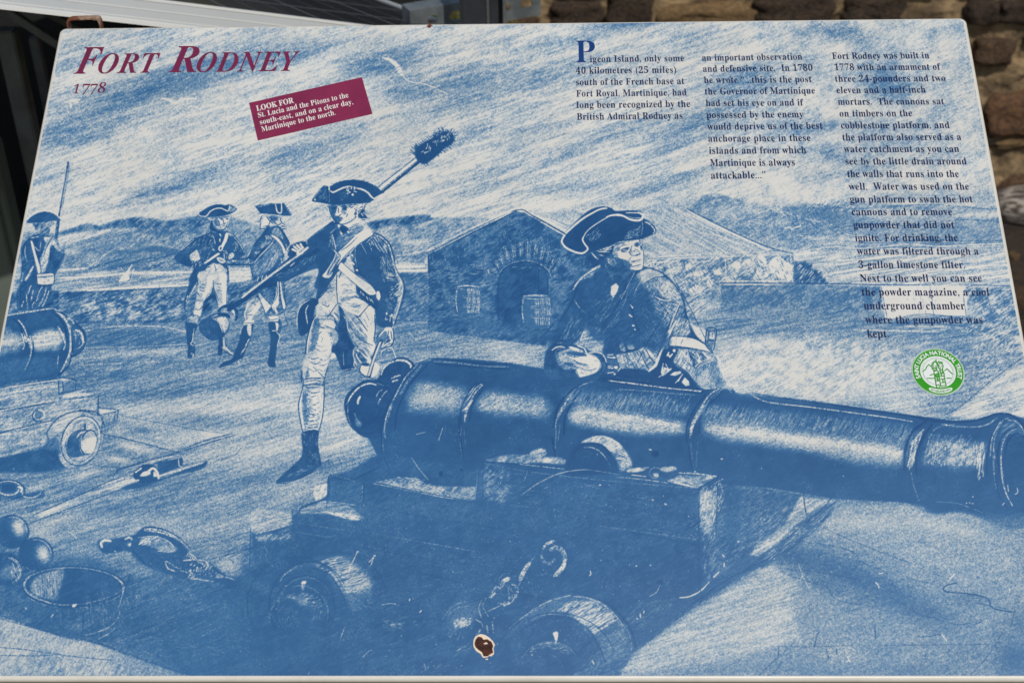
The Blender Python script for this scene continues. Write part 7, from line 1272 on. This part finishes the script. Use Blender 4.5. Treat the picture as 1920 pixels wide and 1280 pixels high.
# ---- frame and cabinet under the solar panel
m_fr = mat("grey_painted_steel", srgb(120, 122, 122), .7, noise=(14, srgb(96, 96, 96), .4, .65), bump=(200, .1, .0004)); m_cab = mat("green_grey_cabinet", srgb(112, 120, 112), .6, noise=(5, srgb(100, 108, 100), .4, .7)); m_blk = mat("shade_black", srgb(30, 30, 32), .8, noise=(6, srgb(22, 22, 24), .4, .7))
q1 = at_d(24, 110, 2.78); sf = empty("support_frame", (q1.x, q1.y, 0)); tag(sf, "shaded grey steel support frame under the solar panel", "frame")
S0 = Vector((q1.x, q1.y, 0))
vpost("frame_upright", -.018, .018, -.018, .018, 0, q1.z+.06, m_fr, sf, .003)
q2 = at_d(73, 112, 3.0)-S0; vpost("frame_upright", q2.x-.010, q2.x+.010, q2.y-.01, q2.y+.01, 0, q2.z+.05, m_fr, sf)
q3 = at_d(-40, -14, 2.70)-S0; q4 = at_d(150, 110, 2.78)-S0; link("frame_brace", bar(q3, q4, rect(.016, .016)), m_fr, sf)
q5 = at_d(60, 10, 2.84)-S0; q6 = at_d(170, 66, 2.92)-S0; link("frame_brace", bar(q5, q6, rect(.03, .012)), m_fr, sf)
q7 = at_d(18, 420, 2.85)
cab = empty("cabinet", (q7.x, q7.y, 0)); tag(cab, "green-grey metal cabinet with a hinged door, cut off by the picture's left edge", "cabinet")
zc = at_d(14, 232, 2.85).z
vpost("cabinet_body", -.5, .004, .002, .05, 0, zc, m_cab, cab, .003); vpost("cabinet_door", -.49, -.012, -.010, .0015, .02, zc-.012, m_cab, cab, .003)
zh = at_d(17, 308, 2.85).z
vpost("hinge", -.014, -.002, -.018, -.0102, zh-.027, zh+.027, m_fr, cab, .002)
vpost("hinge", -.014, -.002, -.018, -.0102, .2, .254, m_fr, cab, .002)
bk = empty("shade_backdrop", (q1.x-.2, q1.y+.55, 0)); tag(bk, "black backdrop added for the deep shade under the solar panel", "box")  # added black block standing in for the deep shade behind the frame
vpost("backdrop_body", -.7, .95, 0, .5, 0, 1.0, m_blk, bk, .004); vpost("backdrop_lid", -.72, .97, -.01, .52, 1.001, 1.02, m_blk, bk, .003)

# ================================================================= stone wall and what lies at its foot
WY = CAM.y+3.78
wall = empty("stone_wall", (0, WY, 0)); tag(wall, "rough brown stone wall with pale mortar, out of focus behind the sign", "wall")
m_mort = mat("lime_mortar", srgb(160, 136, 102), .95, noise=(9, srgb(84, 70, 52), .42, .64), bump=(30, 1, .02))
m_st = [mat("brown_stone", srgb(112, 86, 62), .9, noise=(14, srgb(58, 46, 36), .4, .62), bump=(24, 1, .012)), mat("dark_stone", srgb(88, 70, 54), .9, noise=(12, srgb(42, 36, 32), .4, .62), bump=(24, 1, .012)),
        mat("reddish_stone", srgb(126, 92, 64), .9, noise=(11, srgb(76, 56, 42), .4, .62), bump=(24, 1, .012)), mat("ochre_stone", srgb(150, 122, 84), .9, noise=(14, srgb(104, 82, 56), .4, .62), bump=(24, 1, .012))]
rn = random.Random(11)
NXm, NZm = 260, 44; X0, X1, Z1 = -3.2, 3.2, .95
from mathutils import noise as mn
bm = bmesh.new(); gv = []
for j in range(NZm+1):
    row = []
    for i in range(NXm+1):
        x = X0+(X1-X0)*i/NXm; z = -.05+(Z1+.05)*j/NZm; d = mn.noise(Vector((x*7, z*7, 1)))*.02+mn.noise(Vector((x*24, z*24, 5)))*.016
        row.append(bm.verts.new((x, d, z)))
    gv.append(row)
for j in range(NZm):
    for i in range(NXm): bm.faces.new((gv[j][i], gv[j][i+1], gv[j+1][i+1], gv[j+1][i]))
bx = bmesh.ops.create_cube(bm, size=1)
for v_ in bx['verts']: v_.co = Vector((v_.co.x*(X1-X0), .04+(v_.co.y+.5)*.3, -.05+(v_.co.z+.5)*(Z1+.04)))
link("mortar", bm_mesh(bm), m_mort, wall)
stone_me = []
for k_ in range(16):
    bm = bmesh.new(); bmesh.ops.create_cube(bm, size=1); bmesh.ops.subdivide_edges(bm, edges=bm.edges[:], cuts=5, use_grid_fill=True)
    for v_ in bm.verts:
        p_ = v_.co*2; q_ = Vector(tuple(math.copysign(abs(c_)**.9, c_) for c_ in p_)); r_ = (abs(p_.x)**7+abs(p_.z)**7+abs(p_.y)**7)**(1/7)
        q_ = p_/max(r_, .01)*.5; q_ += Vector((mn.noise(q_*2.3+Vector((k_*7, 0, 0))), mn.noise(q_*2.3+Vector((0, k_*7, 3))), mn.noise(q_*2.3+Vector((5, 0, k_*7)))))*.16
        q_ += Vector((mn.noise(q_*7+Vector((k_, 0, 0))), mn.noise(q_*7+Vector((0, k_, 3))), mn.noise(q_*7+Vector((5, 0, k_)))))*.075
        q_ += Vector((0, mn.noise(q_*15+Vector((k_, 3, 0)))*.06, 0)); v_.co = q_
    me = bm_mesh(bm, True); me.materials.append(m_st[k_ % 4 if k_ < 12 else k_ % 2]); stone_me.append(me)
def stone(x, z, w, h_, k_=None, y=0.0):
    k_ = rn.randrange(16) if k_ is None else k_
    if k_ % 4 == 3 and k_ < 12 and rn.random() < .6: k_ = rn.choice((0, 1, 5, 13))
    o_ = link("stone", stone_me[k_], None, wall, (x, y+.022, z)); o_.scale = (w, .11, h_); o_.rotation_euler.y = rn.uniform(-.12, .12); return o_
def wp(px, py): p_ = at_y(px, py, WY); return p_.x, p_.z
# the stones that show beside the sign, then courses for the rest
show = [(1862, 94, 74, 50, 4), (1905, 212, 118, 76, 2), (1990, 120, 90, 90, 1), (1840, 20, 60, 46, 1), (1905, 18, 74, 44, 5), (1946, 60, 50, 40, 0), (1830, 262, 70, 14, 3), (1925, 262, 120, 14, 3)]
placed = []
for px, py, w, h_, k_ in show:
    x, z = wp(px, py); x2, _ = wp(px+w/2, py); _, z2 = wp(px, py-h_/2); stone(x, z, (x2-x)*2, (z2-z)*2, k_); placed.append((x, z, (x2-x), (z2-z)))
z = .07; cnt = 0
while z < .93:
    h_ = rn.uniform(.08, .15); x = X0+rn.uniform(.1, .25)
    while x < X1-.1:
        w = rn.uniform(.12, .30); cx = x+w/2; g_ = rn.uniform(.01, .05)
        if all(abs(cx-a_) > (w/2+c_)*1.0+.02 or abs(z-b_) > (h_/2+d_)*1.0+.01 for a_, b_, c_, d_ in placed) and cnt < 285:
            lo = wp(1000, 60); vis = cx > -1.2
            if vis: stone(cx, z+rn.uniform(-.02, .02), w, h_*rn.uniform(.65, 1.1), None, rn.uniform(-.012, .01)); cnt += 1
        x += w+g_
    z += h_+rn.uniform(.012, .035)
print("stones", cnt)
m_cap = mat("pale_kerb", srgb(176, 160, 132), .9, noise=(12, srgb(128, 112, 88), .4, .7), bump=(40, .8, .01))
# dark soil, pebbles and the weathered log
m_soil = mat("dark_soil", srgb(62, 50, 40), .97, noise=(16, srgb(40, 33, 28), .4, .65), bump=(45, 1, .02))
bm = bmesh.new(); gv = []
for j in range(41):
    row = []
    for i in range(81):
        x = -1+4*i/80; y = WY-1.7+1.72*j/40; d = .012+mn.noise(Vector((x*5, y*5, 0)))*.02+mn.noise(Vector((x*18, y*18, 0)))*.012
        e_ = min(i, 80-i, j, 12)/12.0; row.append(bm.verts.new((x, y, max(d*min(1, e_*3)+.012*min(1, e_*3), -.01) if e_ > 0 else -.01)))
    gv.append(row)
for j in range(40):
    for i in range(80): bm.faces.new((gv[j][i], gv[j][i+1], gv[j+1][i+1], gv[j+1][i]))
tag(link("soil", bm_mesh(bm, True), m_soil), kind='structure')
def pebble(px, py, w, k_, label):
    p_ = at_z(px, py, .03); o_ = link("stone", stone_me[k_], None, None, p_); o_.scale = (w, w*.8, w*.6); o_.rotation_euler.z = rn.uniform(0, 3); return tag(o_, label, "stone", )
m_peb = mat("pale_pebble", srgb(186, 170, 148), .7, noise=(30, srgb(150, 136, 116), .4, .7))
pm = stone_me[3].copy(); pm.materials.clear(); pm.materials.append(m_peb); stone_me.append(pm)
pebble(1884, 294, .016*1.6, 16, "small pale pebble on the dark soil above the grey log")
pebble(1905, 330, .10, 1, "dark stone lying on the soil just above the grey log"); pebble(1900, 480, .03, 3, "small brown stone on the soil below the grey log"); pebble(1868, 300, .09, 13, "dark stone half hidden by the sign's right edge, beside the pale pebble"); pebble(1915, 560, .08, 0, "brown stone on the soil at the right picture edge, below the log")
# log
la = at_z(1868, 384, .07); lb = la+Vector((1.15, -.14, .0)); ax = (lb-la)
bm = bmesh.new(); rings = []; NS, NR = 34, 28
dirx = ax.normalized(); sy = Vector((0, 0, 1)).cross(dirx).normalized(); sz = dirx.cross(sy)
for i in range(NS+1):
    t = i/NS; rr = .058*(.72+.34*min(1, t*9)**.6)*(1+.05*math.sin(t*9)); row = []
    for j in range(NR):
        a_ = 2*math.pi*j/NR; r2 = rr*(1+.10*mn.noise(Vector((t*1.5, math.cos(a_)*2.2, math.sin(a_)*2.2)))+.06*mn.noise(Vector((t*3, math.cos(a_)*7, math.sin(a_)*7))))
        row.append(bm.verts.new(ax*t+sy*r2*math.cos(a_)+sz*r2*math.sin(a_)+Vector((0, 0, .012*math.sin(t*5)))))
    rings.append(row)
for a_, b_ in zip(rings, rings[1:]):
    for j in range(NR): bm.faces.new((a_[j], a_[(j+1) % NR], b_[(j+1) % NR], b_[j]))
bm.faces.new(rings[0]); bm.faces.new(rings[-1])
m_wood = mat("weathered_wood", srgb(158, 148, 138), .9)
nt = m_wood.node_tree; tc = nt.nodes.new('ShaderNodeTexCoord'); mpg = nt.nodes.new('ShaderNodeMapping'); mpg.inputs['Scale'].default_value = (3, 60, 60); tn = nt.nodes.new('ShaderNodeTexNoise'); tn.inputs['Scale'].default_value = 1.6; tn.inputs['Detail'].default_value = 8
cr = nt.nodes.new('ShaderNodeValToRGB'); cr.color_ramp.elements[0].position = .42; cr.color_ramp.elements[0].color = (*srgb(70, 62, 56), 1); cr.color_ramp.elements[1].position = .56; cr.color_ramp.elements[1].color = (*srgb(172, 162, 152), 1)
nt.links.new(tc.outputs['Object'], mpg.inputs[0]); nt.links.new(mpg.outputs[0], tn.inputs['Vector']); nt.links.new(tn.outputs[0], cr.inputs[0]); nt.links.new(cr.outputs[0], nt.nodes['Principled BSDF'].inputs['Base Color'])
bpn = nt.nodes.new('ShaderNodeBump'); bpn.inputs['Distance'].default_value = .006; nt.links.new(tn.outputs[0], bpn.inputs['Height']); nt.links.new(bpn.outputs[0], nt.nodes['Principled BSDF'].inputs['Normal'])
tag(link("driftwood_log", bm_mesh(bm, True), m_wood, None, la), "weathered grey log lying on the soil by the sign's right edge", "log")
# twig and grass
tw = at_z(1888, 296, .03); bm = bmesh.new()
link_t = link("twig", bar(tw, tw+Vector((.10, -.03, .01)), rect(.004, .004, .001)), mat("dry_twig", srgb(130, 112, 92), .9)); tag(link_t, "thin dry twig lying beside the small pale pebble", "twig")
m_grass = mat("fresh_grass", srgb(96, 118, 34), .7, noise=(30, srgb(120, 140, 50), .4, .6))
g0 = at_d(772, 2, 3.35); V = []; F_ = []
for k_ in range(900):
    x = g0.x+rn.gauss(0, .10); y = g0.y+rn.gauss(0, .10); hgt = g0.z*rn.uniform(.7, 1.08); a_ = rn.uniform(0, 6.28); w = .003; ln = rn.uniform(0, .12); b_ = len(V)
    for t in (0, .5, 1):
        cx, cy, cz = x+math.cos(a_)*ln*t*t, y+math.sin(a_)*ln*t*t, hgt*t; ww = w*(1-t*.9)
        V += [(cx-math.sin(a_)*ww, cy+math.cos(a_)*ww, cz), (cx+math.sin(a_)*ww, cy-math.cos(a_)*ww, cz)]
    F_ += [(b_, b_+1, b_+3, b_+2), (b_+2, b_+3, b_+5, b_+4)]
tag(link("grass", mesh(V, F_), m_grass), kind='stuff'); tag(bpy.data.objects['grass'], "tall green grass growing behind the solar panel", "grass")
print("cam", [round(t, 2) for t in CAM], "script done")
